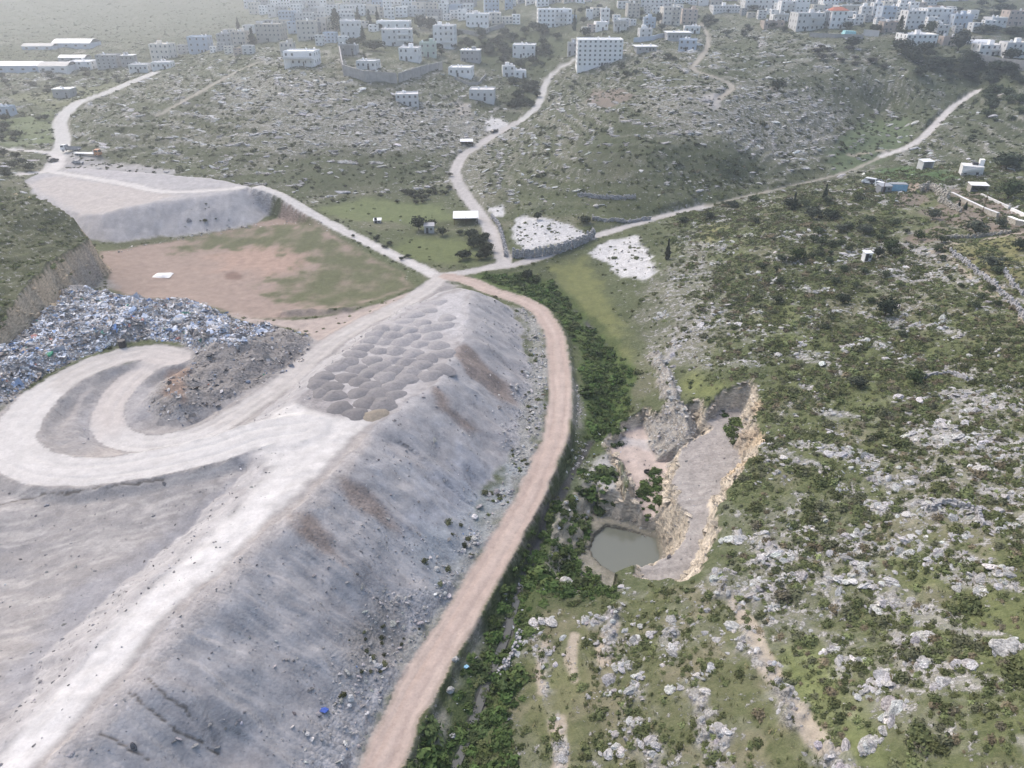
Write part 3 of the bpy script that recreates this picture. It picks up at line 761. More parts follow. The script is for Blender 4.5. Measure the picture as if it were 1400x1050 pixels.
# footpaths and pale seams
for px, hw in (([(745,880),(738,915),(742,945)], .5), ([(785,870),(780,900),(786,930)], .6), ([(762,985),(768,1030),(764,1060)], .7), ([(1330,365),(1370,400),(1400,440)], .7), ([(1270,345),(1320,332),(1400,318)], .6), ([(1280,340),(1310,365),(1345,395),(1370,420)], .5), ([(1160,212),(1220,205)], .6), ([(840,855),(822,885),(826,905)], .7),
               ([(1005,820),(1030,865),(1060,925),(1095,975),(1130,1020)], 0.8)):
    put(linem(px, hw) * .85, (0.42, 0.36, 0.30), 0.3, 0.1)
# worked ground: hollow at lower left, ground round the hairpin
WORK = polym([(-150,640),(0,560),(20,540),(250,470),(470,450),(600,380),(628,390),(560,440),(420,560),(400,640),(60,1060),(-150,1090)], 1.5, 1.0)
put(WORK, (0.315, 0.298, 0.29), 0.0, 0.0, 0.35)
low = polym(None, 2, 1.5, LOWER)
st = perlin((GY * 0.94 - GX * 0.34) * 0.55 + f6 * 1.1 + f20 * 1.6, (GX * 0.94 + GY * 0.34) * 0.06) + 0.7 * perlin((GY * 0.94 - GX * 0.34) * 1.7 + f6 * .7, (GX * 0.94 + GY * 0.34) * 0.14)
put(low, (0.315, 0.298, 0.288), 0, 0, 0.25)
put(low * sstep(0.0, 0.5, st + .35 * f6) * 0.6, (0.46, 0.435, 0.41))
put(low * sstep(0.05, 0.5, -st) * 0.5, (0.27, 0.262, 0.262))
put(polym([(366,625),(366,660),(290,735),(200,815),(120,900),(60,960),(0,1000),(0,930),(90,820),(200,740),(280,690),(330,640)], 2, 1.5) * 0.85, (0.285, 0.282, 0.295), 0, 0, 0.25)
put(polym([(150,610),(240,615),(330,600),(300,618),(200,635),(90,632)], 1, 1) * 0.5, (0.42, 0.38, 0.35), 0, 0, .3)
put(polym([(190,520),(225,530),(205,570),(150,598),(110,602),(100,575),(130,545)], 1.5, 1.2) * 0.7, (0.35, 0.34, 0.345), 0, 0, 0.4)
# the bare field
fm_ = polym(None, 1.2, 1.0, FIELD) * (1 - bench_w)
put(fm_, (0.30, 0.235, 0.20), 0, 0, 0.1)
put(fm_ * polym([(290,350),(350,330),(430,345),(400,375),(330,372),(290,365)], 5, 5) * .7, (0.36, 0.255, 0.205))
gr = fm_ * np.clip(polym([(250,318),(330,315),(420,302),(470,330),(556,372),(560,396),(480,420),(385,412),(370,385),(440,360),(380,338),(290,340),(240,345)], 4, 5) * (0.92 + f6 * 0.5), 0, 1)
put(gr * 0.95, (0.115, 0.125, 0.068), 0, 0.4, 0)
put(fm_ * polym([(275,415),(310,425),(400,440),(480,428),(520,415),(560,400),(500,445),(420,450),(330,442)], 1.5, 1) * .8, (0.38, 0.31, 0.275), 0, 0, .2)
put(polym([(306,374),(320,371),(334,376),(330,382),(310,382)], .8, .8) * .8, (0.17, 0.115, 0.095))
put(polym([(388,424),(470,421),(486,418),(480,430),(395,434)], .7, .7) * .85, (0.20, 0.175, 0.155), 0.1, 0, .5)
put(polym([(268,414),(300,424),(335,440),(400,450),(440,468),(500,445),(560,415),(592,392),(562,398),(480,428),(400,438),(320,432)], .8, .6), (0.37, 0.315, 0.285), 0, 0, .2)
# gravel bench
put(bench_w, (0.37, 0.36, 0.365), 0, 0, 0.25)
bs = perlin(bench_s * 0.3, bench_d * 0.04)
put(bench_w * ~bench_in * sstep(0.0, 0.5, bs) * 0.6, (0.44, 0.43, 0.43))
put(bench_w * bench_in * sstep(-0.2, 0.4, f20) * 0.6, (0.41, 0.395, 0.39))
put(polym([(40,250),(75,240),(180,255),(240,268),(150,290),(110,293)], 2, 2) * 0.7, (0.44, 0.40, 0.37), 0, 0, 0.3)
put(polym([(60,228),(75,200),(110,205),(140,220),(250,235),(160,250),(80,240)], 2, 2) * 0.8, (0.40, 0.385, 0.39), 0, 0, 0.3)
# embankment
put(emb_w, GRAVEL, 0, 0, 0.25)
side = emb_w * ~emb_in
es = perlin(emb_s * 0.16 + 0.02 * emb_d, emb_d * 0.03) + 0.6 * perlin(emb_s * 0.55, emb_d * 0.05)
put(side * sstep(0.05, 0.6, es) * 0.75, (0.44, 0.43, 0.43))
put(side * sstep(0.12, 0.5, -es) * 0.65, (0.315, 0.30, 0.30))
es2 = perlin(emb_s * 1.4, emb_d * 0.07)
put(side * sstep(0.1, 0.5, es2) * 0.55, (0.40, 0.39, 0.39))
right_side = polym([(90,1060),(160,960),(345,745),(450,655),(560,800),(480,1000),(430,1080)], 2, 3)
for px in ([(455,645),(475,650),(520,690),(545,725),(528,722),(480,690)], [(405,700),(430,705),(455,745),(470,770),(445,755),(418,725)], [(615,480),(635,470),(690,520),(720,560),(700,555),(640,510)], [(595,530),(620,560),(660,590),(640,590),(600,560)], [(380,690),(396,700),(420,735),(405,730)]):
    put(polym(px, 1.0, 1.0) * side * 0.8, (0.225, 0.18, 0.155), 0, 0, 0.6)
put(polym([(560,690),(640,620),(690,640),(640,720),(590,760),(570,740)], 4, 4) * side * 0.35, (0.38, 0.41, 0.47))
# top of the embankment: white surfacing, dust, pads under the heaps
put(emb_w * emb_in, (0.305, 0.288, 0.28), 0, 0, 0.25)
put(polym([(377,566),(405,548),(470,572),(497,578),(430,650),(342,735),(233,836),(130,951),(49,1028),(10,1075),(-30,1090),(0,1030),(92,935),(150,860),(218,797),(306,712),(372,640),(366,620),(330,610)], 1.2, 0.8), WHITE, 0, 0, 0.05)
tr = np.zeros(shp); 
put(linem([(5,1060),(103,951),(200,836),(310,737),(400,640),(470,570)], 1.5, 1.2) * .8, (0.58, 0.565, 0.55), 0, 0, 0)
for px in ([(10,1040),(92,951),(185,836),(292,737),(370,650)], [(40,1030),(116,951),(215,836),(325,737),(410,650)]):
    put(linem(px, 0.28, .25, .1) * .55, (0.54, 0.52, 0.50))
put(polym([(405,548),(440,510),(500,466),(560,422),(612,402),(632,410),(630,455),(606,495),(590,520),(545,556),(500,578),(450,570)], 1.5, 1), (0.37, 0.355, 0.355), 0, 0, .3)
put(polym([(590,430),(612,402),(640,398),(640,430),(628,465),(600,450)], 1.5, 1) * .85, (0.42, 0.41, 0.415), 0, 0, .5)
put(linem([(70,1045),(160,955),(262,840),(355,742),(455,655),(500,600)], 1.1, .8, .8) * .5, (0.43, 0.39, 0.36), 0, 0, .5)
# rubble skirt at the foot
rub = polym([(410,1085),(470,880),(520,800),(580,810),(640,715),(690,640),(700,560),(730,470),(700,420),(742,440),(752,520),(740,610),(690,720),(640,800),(590,880),(520,1010),(490,1085)], 2, 2)
put(rub * 0.75, (0.385, 0.375, 0.375), 0.25, 0.0, 1.0)
put(polym([(560,760),(640,690),(700,620),(712,640),(660,740),(600,810)], 2.5, 2) * 0.6, (0.30, 0.335, 0.36), 0, 0.1, .4)
put(polym([(470,840),(530,830),(545,880),(500,930),(465,920)], 2, 2) * 0.6, (0.25, 0.225, 0.20), 0.1, 0.3, .6)
# verge on the stream side
put(polym([(770,470),(778,560),(785,640),(740,720),(690,810),(640,900),(600,970),(550,1085),(570,1085),(640,940),(700,830),(760,730),(800,640),(800,560)], 1.2, 1.2) * .5, (0.36, 0.34, 0.32), 0.5, 0.2, 0.8)
put(polym([(775,640),(790,625),(845,625),(850,655),(835,700),(790,690),(760,720),(752,690)], 1.5, 1.5) * .8, (0.43, 0.42, 0.42), 0.2, 0.1, 0.5)
# stream banks
sb = sstep(4.2, 2.0, stream_d + f6 * 1.2) * (road_id == 0) * (1 - pit_w)
put(sb * 0.85, (0.075, 0.10, 0.04), 0, 0.8)
put(sstep(0.9, 0.5, stream_d + f6 * .4) * (road_id == 0) * (1 - pit_w), (0.085, 0.085, 0.08), 0, 0)
put(polym([(640,372),(720,375),(760,390),(800,440),(868,500),(866,560),(845,610),(805,600),(800,560),(790,480),(760,430),(700,400),(655,392)], 1, 1.5) * (1 - sstep(-1, 0.3, -road_d)) * .9, (0.085, 0.125, 0.038), 0, 0.7)
# knoll
put(knoll_w * knoll_in, (0.10, 0.105, 0.062), 0.45, 0.8)
kf = knoll_w * ~knoll_in
put(kf, (0.56, 0.455, 0.33), 0.1, 0.0, 0.3)
kst = perlin(GZ * 1.3 + f6, GX * 0.06) + .5 * perlin(GZ * 3.2, GX * 0.1)
put(kf * sstep(0.0, 0.5, kst) * 0.5, (0.22, 0.19, 0.155))
put(kf * sstep(0.1, 0.6, f6) * 0.4, (0.46, 0.41, 0.33))
put(polym([(120,335),(140,372),(165,395),(120,392),(90,395),(100,365)], 1, 1) * .7, (0.30, 0.285, 0.275), 0, 0, .6)
# tip
tipf = sstep(0.3, 1.4, tip_d + f2 * 0.8) * tip_in
put(tipf, (0.30, 0.29, 0.285), 0, 0, 1.0)
put(tipf * polym([(300,440),(430,460),(410,500),(300,560),(210,575),(215,520),(260,490),(290,470)], 2, 2) * .7, (0.20, 0.185, 0.175), 0, 0, 1)
put(polym([(232,508),(258,500),(250,545),(225,535)], 1, 1) * .7, (0.28, 0.19, 0.14), 0, 0, .6)
# pit
put(pit_w * (1 - pit_wall), (0.43, 0.41, 0.395), 0.1, 0.0, 0.3)
wl_ = pit_w * pit_wall
pst = perlin(GZ * 1.6 + f6 * 1.2, GX * 0.08 + GY * 0.08) + .5 * perlin(GZ * 4.0, GX * 0.15)
put(wl_, (0.58, 0.51, 0.41), 0.0, 0.0, 0.15)
put(wl_ * sstep(0.05, 0.5, pst) * 0.45, (0.27, 0.25, 0.225))
put(wl_ * sstep(0.1, 0.6, -pst) * 0.5, (0.54, 0.49, 0.41))
put(wl_ * polym([(985,545),(1045,530),(1060,700),(1010,715),(1000,660),(990,620),(1000,580)], 1.5, 1.5) * sstep(-.2, .4, f6) * 0.6, (0.50, 0.37, 0.22))
put(pit_w * (pit_lvl == 2) * (1 - pit_wall) * 0.8, (0.48, 0.395, 0.35), 0, 0, 0.1)
put(polym([(848,590),(905,586),(935,600),(905,612),(850,606)], .8, .8) * pit_w * .7, (0.47, 0.455, 0.45))
put(pit_w * (pit_lvl == 1) * (1 - pit_wall), (0.31, 0.288, 0.27), 0.0, 0.0, 0.45)
put(polym([(905,600),(950,560),(1010,560),(1018,610),(950,640)], 2, 2) * pit_w * (pit_lvl == 1) * .5, (0.33, 0.30, 0.28))
bnd = perlin(GX * 0.05, GY * 1.5 + f6 * 0.6)
put(pit_w * (pit_lvl == 1) * (1 - pit_wall) * sstep(0.1, .5, bnd) * .3, (0.46, 0.435, 0.41))
put(pit_w * (pit_lvl == 3) * (1 - pit_wall) * .8, (0.23, 0.215, 0.17), 0.2, 0.5)
pm = polym(None, .8, .5, np.column_stack([POND[:, :2].mean(0) + (POND[:, :2] - POND[:, :2].mean(0)) * 1.12, POND[:, 2]]))
put(pm * .8, (0.13, 0.125, 0.10), 0, 0, .2)
put(pit_w * (pit_lvl == 3) * pit_wall * sstep(19, 15, GX) * .6, (0.27, 0.26, 0.20), 0.2, 0.4)
put(spine_w, (0.40, 0.37, 0.33), 0.7, 0.15, 0.3)
put(rib_w * .85, (0.40, 0.385, 0.365), 0.9, 0.05, 0.3)
put(crack_w, (0.16, 0.145, 0.13))
# roads
rut = 0.5 + 0.5 * np.cos(np.clip(road_d + 2.5, -3, 3) * 2.6)
def roadpaint(rid, c1, c2, soft=0.5):
    w = sstep(soft, -soft, road_d) * ((road_id == rid) | ((road_d < soft) & (road_id == 0)))
    w = w * np.where(road_id == rid, 1, 0.6)
    put(w, c1, 0, 0, 0.12)
    put(w * sstep(-.2, .5, perlin(road_s * 0.05, road_d * 1.3 + f20 * 0.5)) * .6, c2)
roadmask = {}
near = (lambda rid: road_id == rid)
for rid, c1, c2 in ((2, BEIGE, (0.50, 0.42, 0.37)), (3, (0.44, 0.415, 0.395), (0.50, 0.48, 0.46)), (4, (0.45, 0.43, 0.415), (0.36, 0.345, 0.33)), (5, (0.54, 0.52, 0.50), (0.46, 0.44, 0.42)), (6, (0.50, 0.49, 0.47), (0.44, 0.43, 0.42)), (7, (0.30, 0.28, 0.24), (0.38, 0.35, 0.30))):
    w = near(rid) * sstep(0.05, -0.7, road_d)
    w = np.maximum(w, near(rid) * 0.55)
    put(w, c1, 0, 0, 0.12)
    put(w * sstep(-.1, .45, perlin(road_s * 0.03, road_d * 1.1 + f20 * 0.6)) * .6, c2)
    put(w * sstep(.1, .45, perlin(road_s * 0.025 + 9, road_d * 3.2 + f20 * 0.5)) * .38, tuple(np.array(c1) * .80))
    put(near(rid) * sstep(.3, .6, f6 + .3 * f2) * .35, tuple(np.array(c1) * .84))
vr = np.exp(-((np.abs(road_d + 2.5) - 1.0) / .32) ** 2) * sstep(-.4, .2, perlin(road_s * .08, road_s * .013))
put(near(2) * vr * .45, (0.36, 0.285, 0.25))
put(near(2) * np.exp(-((road_d + 2.5) / .35) ** 2) * .35, (0.50, 0.415, 0.37))
edge = np.exp(-((road_d - .15) / .35) ** 2) * sstep(-.25, .3, f2)
put(edge * .5, (0.27, 0.25, 0.235), None, None, .6)
if 1:
    pass
# the loop is white with dust on its outer run
put((road_id == 3) * polym([(20,545),(60,520),(120,580),(300,585),(420,560),(420,640),(100,680),(-20,660),(-20,560)], 2, 1.5) * .7, (0.54, 0.525, 0.51))
put((road_id == 3) * polym([(150,500),(240,470),(270,490),(220,560),(130,600),(120,560)], 2, 1.5) * .5, (0.50, 0.455, 0.425))
put(polym([(372,568),(405,548),(470,572),(497,578),(435,648),(402,662),(374,642),(366,626),(335,612),(300,618),(250,628),(240,606),(300,600)], 1.0, 0.8) * .9, WHITE, 0, 0, .03)
put(polym([(400,552),(425,530),(460,525),(480,545),(470,570),(440,566)], .8, .8) * emb_in * .85, (0.26, 0.245, 0.245), 0, 0, .5)
cover[..., 1] *= (road_id == 0); cover[..., 0] *= (road_id == 0)
colr *= (1 + 0.10 * f2[..., None] * (road_id == 0)[..., None] + 0.03 * f2[..., None])
colr = np.clip(colr, 0.02, 0.8)

# zones -> separate named pieces of the setting, cut from one sheet
valley_w = polym([(430,285),(500,265),(620,275),(672,360),(560,352),(500,325)], 1, 1)
ZN = ['far_hills', 'hillside', 'valley_road', 'haul_road', 'valley_junction_road', 'bench_track', 'village_road', 'hill_track', 'gravel_embankment', 'gravel_bench', 'bare_field', 'quarry_pit', 'rocky_knoll', 'tip_ground', 'meadow', 'worked_ground', 'stream_bank']
zone[:] = 0
zone[(GY < 262) & (GX > -8 - 0.02 * GY)] = 1
zone[valley_w > .5] = 14
zone[polym(None, 1, 1, STRIP) > .5] = 14
zone[WORK > .5] = 15; zone[low > .5] = 15
zone[sb > .5] = 16
zone[fm_ > .5] = 10
zone[bench_w > .5] = 9
zone[emb_w > .5] = 8
zone[knoll_w > .5] = 12
zone[tipf > .5] = 13
zone[pit_w > .5] = 11
rz = {2: 2, 3: 3, 4: 4, 5: 5, 6: 6, 7: 7}
for k, z_ in rz.items(): zone[road_id == k] = z_
LABELS = ['stony grey-green hills with terraces and pale outcrops behind the valley', 'green scrub hillside strewn with pale limestone on the right of the pit', 'beige dirt road curving along the foot of the gravel embankment', 'dusty white haul road with a hairpin loop beside the rubbish tip', 'pale dirt roads meeting in the valley behind the embankment', 'white dirt tracks across the far gravel bench', 'narrow grey road winding up to the village', 'thin pale tracks climbing the hillsides', 'long grey gravel embankment with a white road along its crest', 'smaller grey gravel bench behind the bare field', 'reddish bare field with patches of grass', 'small stepped quarry pit with pale cut walls', 'rocky knoll with a cut cliff at the left edge', 'dark earth under the spread rubbish', 'flat green meadows in the valley bottom', 'pale striated earth beside the haul road', 'overgrown banks of the small stream']
# vertex normals of the whole sheet, so the pieces join without seams
Pg = np.stack([GX, GY, GZ], -1)
dr = np.gradient(Pg, axis=0); dc = np.gradient(Pg, axis=1)
nrm = np.cross(dc, dr); nrm /= np.linalg.norm(nrm, axis=-1, keepdims=True) + 1e-12
fz = zone[:-1, :-1]
idx = np.arange(NR * NC).reshape(NR, NC)
quads = np.stack([idx[:-1, :-1], idx[:-1, 1:], idx[1:, 1:], idx[1:, :-1]], -1).reshape(-1, 4)
fzf = fz.reshape(-1)
Pf = Pg.reshape(-1, 3).astype(np.float32); Nf = nrm.reshape(-1, 3); Cf = colr.reshape(-1, 3); Kf = cover.reshape(-1, 3)
for zi, zn in enumerate(ZN):
    q = quads[fzf == zi]
    if len(q) == 0: continue
    uq, inv = np.unique(q, return_inverse=True); inv = inv.reshape(-1, 4)
    me = bpy.data.meshes.new(zn)
    me.vertices.add(len(uq)); me.vertices.foreach_set('co', Pf[uq].ravel())
    me.loops.add(inv.size); me.loops.foreach_set('vertex_index', inv.ravel().astype(np.int32))
    me.polygons.add(len(inv)); me.polygons.foreach_set('loop_start', np.arange(0, inv.size, 4, dtype=np.int32))
    me.polygons.foreach_set('use_smooth', np.ones(len(inv), bool))
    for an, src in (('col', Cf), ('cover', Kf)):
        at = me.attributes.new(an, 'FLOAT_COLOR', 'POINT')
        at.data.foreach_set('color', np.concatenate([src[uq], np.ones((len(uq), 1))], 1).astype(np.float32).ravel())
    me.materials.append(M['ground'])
    me.update(calc_edges=True)
    me.normals_split_custom_set_from_vertices(Nf[uq].tolist())
    o = bpy.data.objects.new(zn, me); COL.objects.link(o)
    tag(o, LABELS[zi], kind='structure')

# pond and stream water
def water(name, P3, z, label, col, rough):
    m, nt, b = new_mat(name + '_surface')
    n = noise_node(nt, 1.5, 3, 0.5, N(nt, 'ShaderNodeNewGeometry').outputs['Position'])
    b.inputs['Base Color'].default_value = (*col, 1); b.inputs['Roughness'].default_value = rough
    b.inputs['Specular IOR Level'].default_value = 0.5
    bump(nt, b, n.outputs[0], 0.15, 0.05)
    V = [(x, y, z) for x, y in P3]
    o = mesh_obj(name, V, [tuple(range(len(V)))], m)
    return tag(o, label, kind='structure')
ctr = POND[:, :2].mean(0)
_a = np.arange(44)
pond_ring = ctr + (smooth_line(np.vstack([POND, POND[:1]]), 4)[:-1, :2] - ctr) * 1.04
pond_ring = ctr + (pond_ring - ctr) * (1 + 0.05 * fbm(pond_ring[:, 0], pond_ring[:, 1], 1.6, 3, 66)[:, None])
water('pond', pond_ring, -6.98, 'murky grey-green pond at the bottom of the pit', (0.135, 0.145, 0.12), 0.14)
L = STREAM3[STREAM3[:, 1] < 80]
side_v = np.gradient(L[:, :2], axis=0); side_v /= np.linalg.norm(side_v, axis=1, keepdims=True)
nv = np.stack([-side_v[:, 1], side_v[:, 0]], 1) * 0.55
zz = np.array([height(x, y) for x, y in L[:, :2]]) + 0.12
mw, ntw, bw = new_mat('stream_surface'); bw.inputs['Base Color'].default_value = (0.10, 0.105, 0.10, 1); bw.inputs['Roughness'].default_value = 0.12
V = [(*(L[i, :2] + nv[i]), zz[i]) for i in range(len(L))] + [(*(L[i, :2] - nv[i]), zz[i]) for i in range(len(L))]
F = [(i, len(L) + i, len(L) + i + 1, i + 1) for i in range(len(L) - 1)]
tag(mesh_obj('stream', V, F, mw), 'narrow dark stream running through the bushes beside the beige road', kind='structure')

# air
hb = MB(); hb.box((0, 800, 38), (4200, 2000, 96))
hz, nth, bh = new_mat('haze_air')
nth.nodes.remove(bh)
pv = N(nth, 'ShaderNodeVolumePrincipled')
pv.inputs['Color'].default_value = (0.89, 0.945, 1.0, 1)
pv.inputs['Density'].default_value = 0.00055
pv.inputs['Anisotropy'].default_value = 0.62
nth.links.new(pv.outputs[0], nth.nodes['Material Output'].inputs['Volume'])
ho = hb.build('haze', hz)
tag(ho, 'pale haze in the air over the whole valley', kind='stuff')
# ------------------------------------------------------------------ scattered stones, scrub, rubbish
PROTO = bpy.data.collections.new('pieces')          # source meshes, not linked to the scene
def ico(sub):
    bm = bmesh.new(); bmesh.ops.create_icosphere(bm, subdivisions=sub, radius=1.0)
    V = np.array([v.co[:] for v in bm.verts]); F = [[v.index for v in f.verts] for f in bm.faces]; bm.free()
    return V, F
def noise3(V, s, seed):
    return (perlin(V[:, 0] * s + seed * 7.1, V[:, 1] * s + V[:, 2] * s * 0.7 + seed) + perlin(V[:, 1] * s + seed * 3.3, V[:, 2] * s - V[:, 0] * 0.6 * s + 5))
def rock_shape(seed, sub=2, flat=0.6):
    r = np.random.default_rng(seed)
    V, F = ico(sub)
    for _ in range(9):                                 # chip flat faces off
        n = r.normal(size=3); n /= np.linalg.norm(n)
        c = r.uniform(0.5, 0.85)
        dd = V @ n - c
        V = V - np.outer(np.maximum(dd, 0), n)
    V = V * (1 + 0.18 * noise3(V, 1.7, seed)[:, None] + 0.08 * noise3(V, 4.5, seed + 9)[:, None])
    V[:, 2] *= flat
    V[:, 0] *= r.uniform(0.9, 1.3)
    V[:, 2] -= V[:, 2].min() * 0.45 + 0.1
    return V, F
def proto(name, V, F, mat, smooth=False):
    me = bpy.data.meshes.new(name)
    me.from_pydata([tuple(v) for v in V], [], [tuple(f) for f in F])
    me.materials.append(mat)
    if smooth: me.polygons.foreach_set('use_smooth', [True] * len(me.polygons))
    me.update()
    return me
def leaf_cloud(n, seed, shape, size, core=0.62, flat=1.0):
    """leaf-sized faces through the volume of a crown given by shape(dir)->radius, round a denser heart"""
    r = np.random.default_rng(seed)
    V = []; F = []
    d = r.normal(size=(n, 3)); d /= np.linalg.norm(d, axis=1)[:, None]
    d[:, 2] = np.where(d[:, 2] < -0.25, -d[:, 2], d[:, 2])
    rad = shape(d, seed) * r.uniform(0.62, 1.06, n)
    p = d * rad[:, None]
    for i in range(n):
        nn = d[i] + r.normal(size=3) * 0.7; nn /= np.linalg.norm(nn)
        a = np.cross(nn, r.normal(size=3)); a /= np.linalg.norm(a) + 1e-9
        b = np.cross(nn, a)
        s = size * r.uniform(0.6, 1.4)
        k = len(V)
        V += [p[i] - a * s, p[i] + b * s * 0.6, p[i] + a * s, p[i] - b * s * 0.6]
        F.append((k, k + 1, k + 2, k + 3))
    if core:
        cv, cf = ico(1)
        rr = shape(cv, seed) * core
        k = len(V); V += list(cv * rr[:, None]); F += [tuple(i + k for i in f) for f in cf]
    V = np.array(V); V[:, 2] *= flat
    return V, F
def bush_r(d, seed):
    return 0.82 + 0.3 * noise3(d, 1.9, seed) + 0.12 * noise3(d, 5, seed + 3)
ROCKS = [rock_shape(100 + k, 2, f) for k, f in enumerate((0.55, 0.7, 0.45, 0.65, 0.5, 0.8))]
BUSHES = [leaf_cloud(90, 200 + k, bush_r, 0.20, 0.66, f) for k, f in enumerate((0.62, 0.75, 0.5, 0.85))]
def grass_tuft(seed):
    r = np.random.default_rng(seed); V = []; F = []
    for i in range(9):
        a = r.uniform(0, 6.28); x, y = r.normal(size=2) * 0.35
        w = 0.09; h = r.uniform(0.4, 0.9); lx, ly = math.cos(a) * 0.35, math.sin(a) * 0.35
        k = len(V); px, py = -math.sin(a) * w, math.cos(a) * w
        V += [(x - px, y - py, -0.05), (x + px, y + py, -0.05), (x + lx, y + ly, h)]; F.append((k, k + 1, k + 2))
    return V, F
def bag_shape(seed):
    r = np.random.default_rng(seed); V, F = ico(1)
    V = V * (1 + 0.5 * noise3(V, 1.5, seed)[:, None]); V *= r.uniform(0.5, 1.2, 3); V[:, 2] *= 0.5
    return V, F
def sheet_shape(seed):
    r = np.random.default_rng(seed); V = []; F = []
    for i in range(3):
        for j in range(3): V.append((i - 1 + r.normal() * .15, j - 1 + r.normal() * .15, r.normal() * 0.35))
    for i in range(2):
        for j in range(2): F.append((i * 3 + j, i * 3 + j + 1, i * 3 + j + 4, i * 3 + j + 3))
    return V, F
JUNK = [bag_shape(300 + k) for k in range(4)] + [sheet_shape(310 + k) for k in range(3)]
def make_protos(shapes, name, mat, smooth=False): return [proto(name, V, F, mat, smooth) for V, F in shapes]
ME = {'rock': make_protos(ROCKS, 'stone', M['rock_i']), 'bush': make_protos(BUSHES, 'bush', M['leaf_i']),
      'grass': make_protos([grass_tuft(k) for k in range(3)], 'tuft', M['leaf_i']), 'junk': make_protos(JUNK, 'scrap', M['junk_i'])}
PCOL = {}
for k, lst in ME.items():
    c = bpy.data.collections.new(k + '_pieces'); PCOL[k] = c
    for i, me in enumerate(lst):
        o = bpy.data.objects.new('%s_%d' % (k, i), me); c.objects.link(o)

def scatter_group(coll):
    ng = bpy.data.node_groups.new('strew_' + coll.name, 'GeometryNodeTree')
    ng.interface.new_socket('Geometry', in_out='INPUT', socket_type='NodeSocketGeometry')
    ng.interface.new_socket('Geometry', in_out='OUTPUT', socket_type='NodeSocketGeometry')
    n = ng.nodes; L = ng.links
    gi = n.new('NodeGroupInput'); go = n.new('NodeGroupOutput')
    iop = n.new('GeometryNodeInstanceOnPoints'); iop.inputs['Pick Instance'].default_value = True
    ci = n.new('GeometryNodeCollectionInfo'); ci.inputs['Collection'].default_value = coll
    ci.inputs['Separate Children'].default_value = True; ci.inputs['Reset Children'].default_value = True
    def attr(name, typ):
        a = n.new('GeometryNodeInputNamedAttribute'); a.data_type = typ; a.inputs['Name'].default_value = name
        return a.outputs[0]
    e2r = n.new('FunctionNodeEulerToRotation'); L.new(attr('rot', 'FLOAT_VECTOR'), e2r.inputs[0])
    L.new(gi.outputs[0], iop.inputs['Points']); L.new(ci.outputs[0], iop.inputs['Instance'])
    L.new(attr('idx', 'INT'), iop.inputs['Instance Index'])
    L.new(e2r.outputs[0], iop.inputs['Rotation']); L.new(attr('scl', 'FLOAT_VECTOR'), iop.inputs['Scale'])
    L.new(iop.outputs[0], go.inputs[0])
    return ng
NG = {k: scatter_group(c) for k, c in PCOL.items()}
def strew(name, kind, Pp, rot, scl, col, label):
    n = len(Pp)
    me = bpy.data.meshes.new(name)
    me.vertices.add(n); me.vertices.foreach_set('co', np.asarray(Pp, np.float32).ravel())
    for an, typ, key, val in (('rot', 'FLOAT_VECTOR', 'vector', rot), ('scl', 'FLOAT_VECTOR', 'vector', scl)):
        a = me.attributes.new(an, typ, 'POINT'); a.data.foreach_set(key, np.asarray(val, np.float32).ravel())
    a = me.attributes.new('idx', 'INT', 'POINT'); a.data.foreach_set('value', rng.integers(0, len(ME[kind]), n).astype(np.int32))
    a = me.attributes.new('tcol', 'FLOAT_COLOR', 'POINT'); a.data.foreach_set('color', np.concatenate([col, np.ones((n, 1))], 1).astype(np.float32).ravel())
    o = bpy.data.objects.new(name, me); COL.objects.link(o)
    md = o.modifiers.new('strew', 'NODES'); md.node_group = NG[kind]
    return tag(o, label, kind='stuff')

# pixel position of every ground point, only to leave out what the photograph does not show
area = np.zeros(shp); area[:-1, :-1] = (GX[:-1, 1:] - GX[:-1, :-1]) * (GY[1:, :-1] - GY[:-1, :-1]); 
depth = GY * CP - (GZ - CAM_H) * SP
uu = 700 + FOC * GX / depth; vv = 525 - FOC * (GY * SP + (GZ - CAM_H) * CP) / depth
seen = (uu > -150) & (uu < 1550) & (vv < 1130) & (vv > -30)
slope_v = 1 - nrm[..., 2]
road_free = sstep(0.2, 0.9, road_d)
def sample(dens, n=None, cap=60000):
    w = np.clip(dens, 0, None) * area * seen
    w[-1, :] = 0; w[:, -1] = 0
    tot = w.sum()
    n = int(min(tot, cap)) if n is None else n
    cs = np.cumsum(w.ravel()); k = np.searchsorted(cs, rng.uniform(0, cs[-1], n))
    k = np.minimum(k, w.size - 1)
    r, c = np.unravel_index(k, shp); r = np.minimum(r, NR - 2); c = np.minimum(c, NC - 2)
    y = GY[r, c] + rng.uniform(0, 1, n) * (YR[r + 1] - YR[r])
    x = GX[r, c] + rng.uniform(0, 1, n) * (GX[r, c + 1] - GX[r, c])
    return x, y, height(x, y), r, c
def up_rot(n, tilt=0.25):
    return np.stack([rng.normal(size=n) * tilt, rng.normal(size=n) * tilt, rng.uniform(0, 6.28, n)], 1)
def lognorm(n, med, sig, lo, hi): return np.clip(med * np.exp(rng.normal(size=n) * sig), lo, hi)

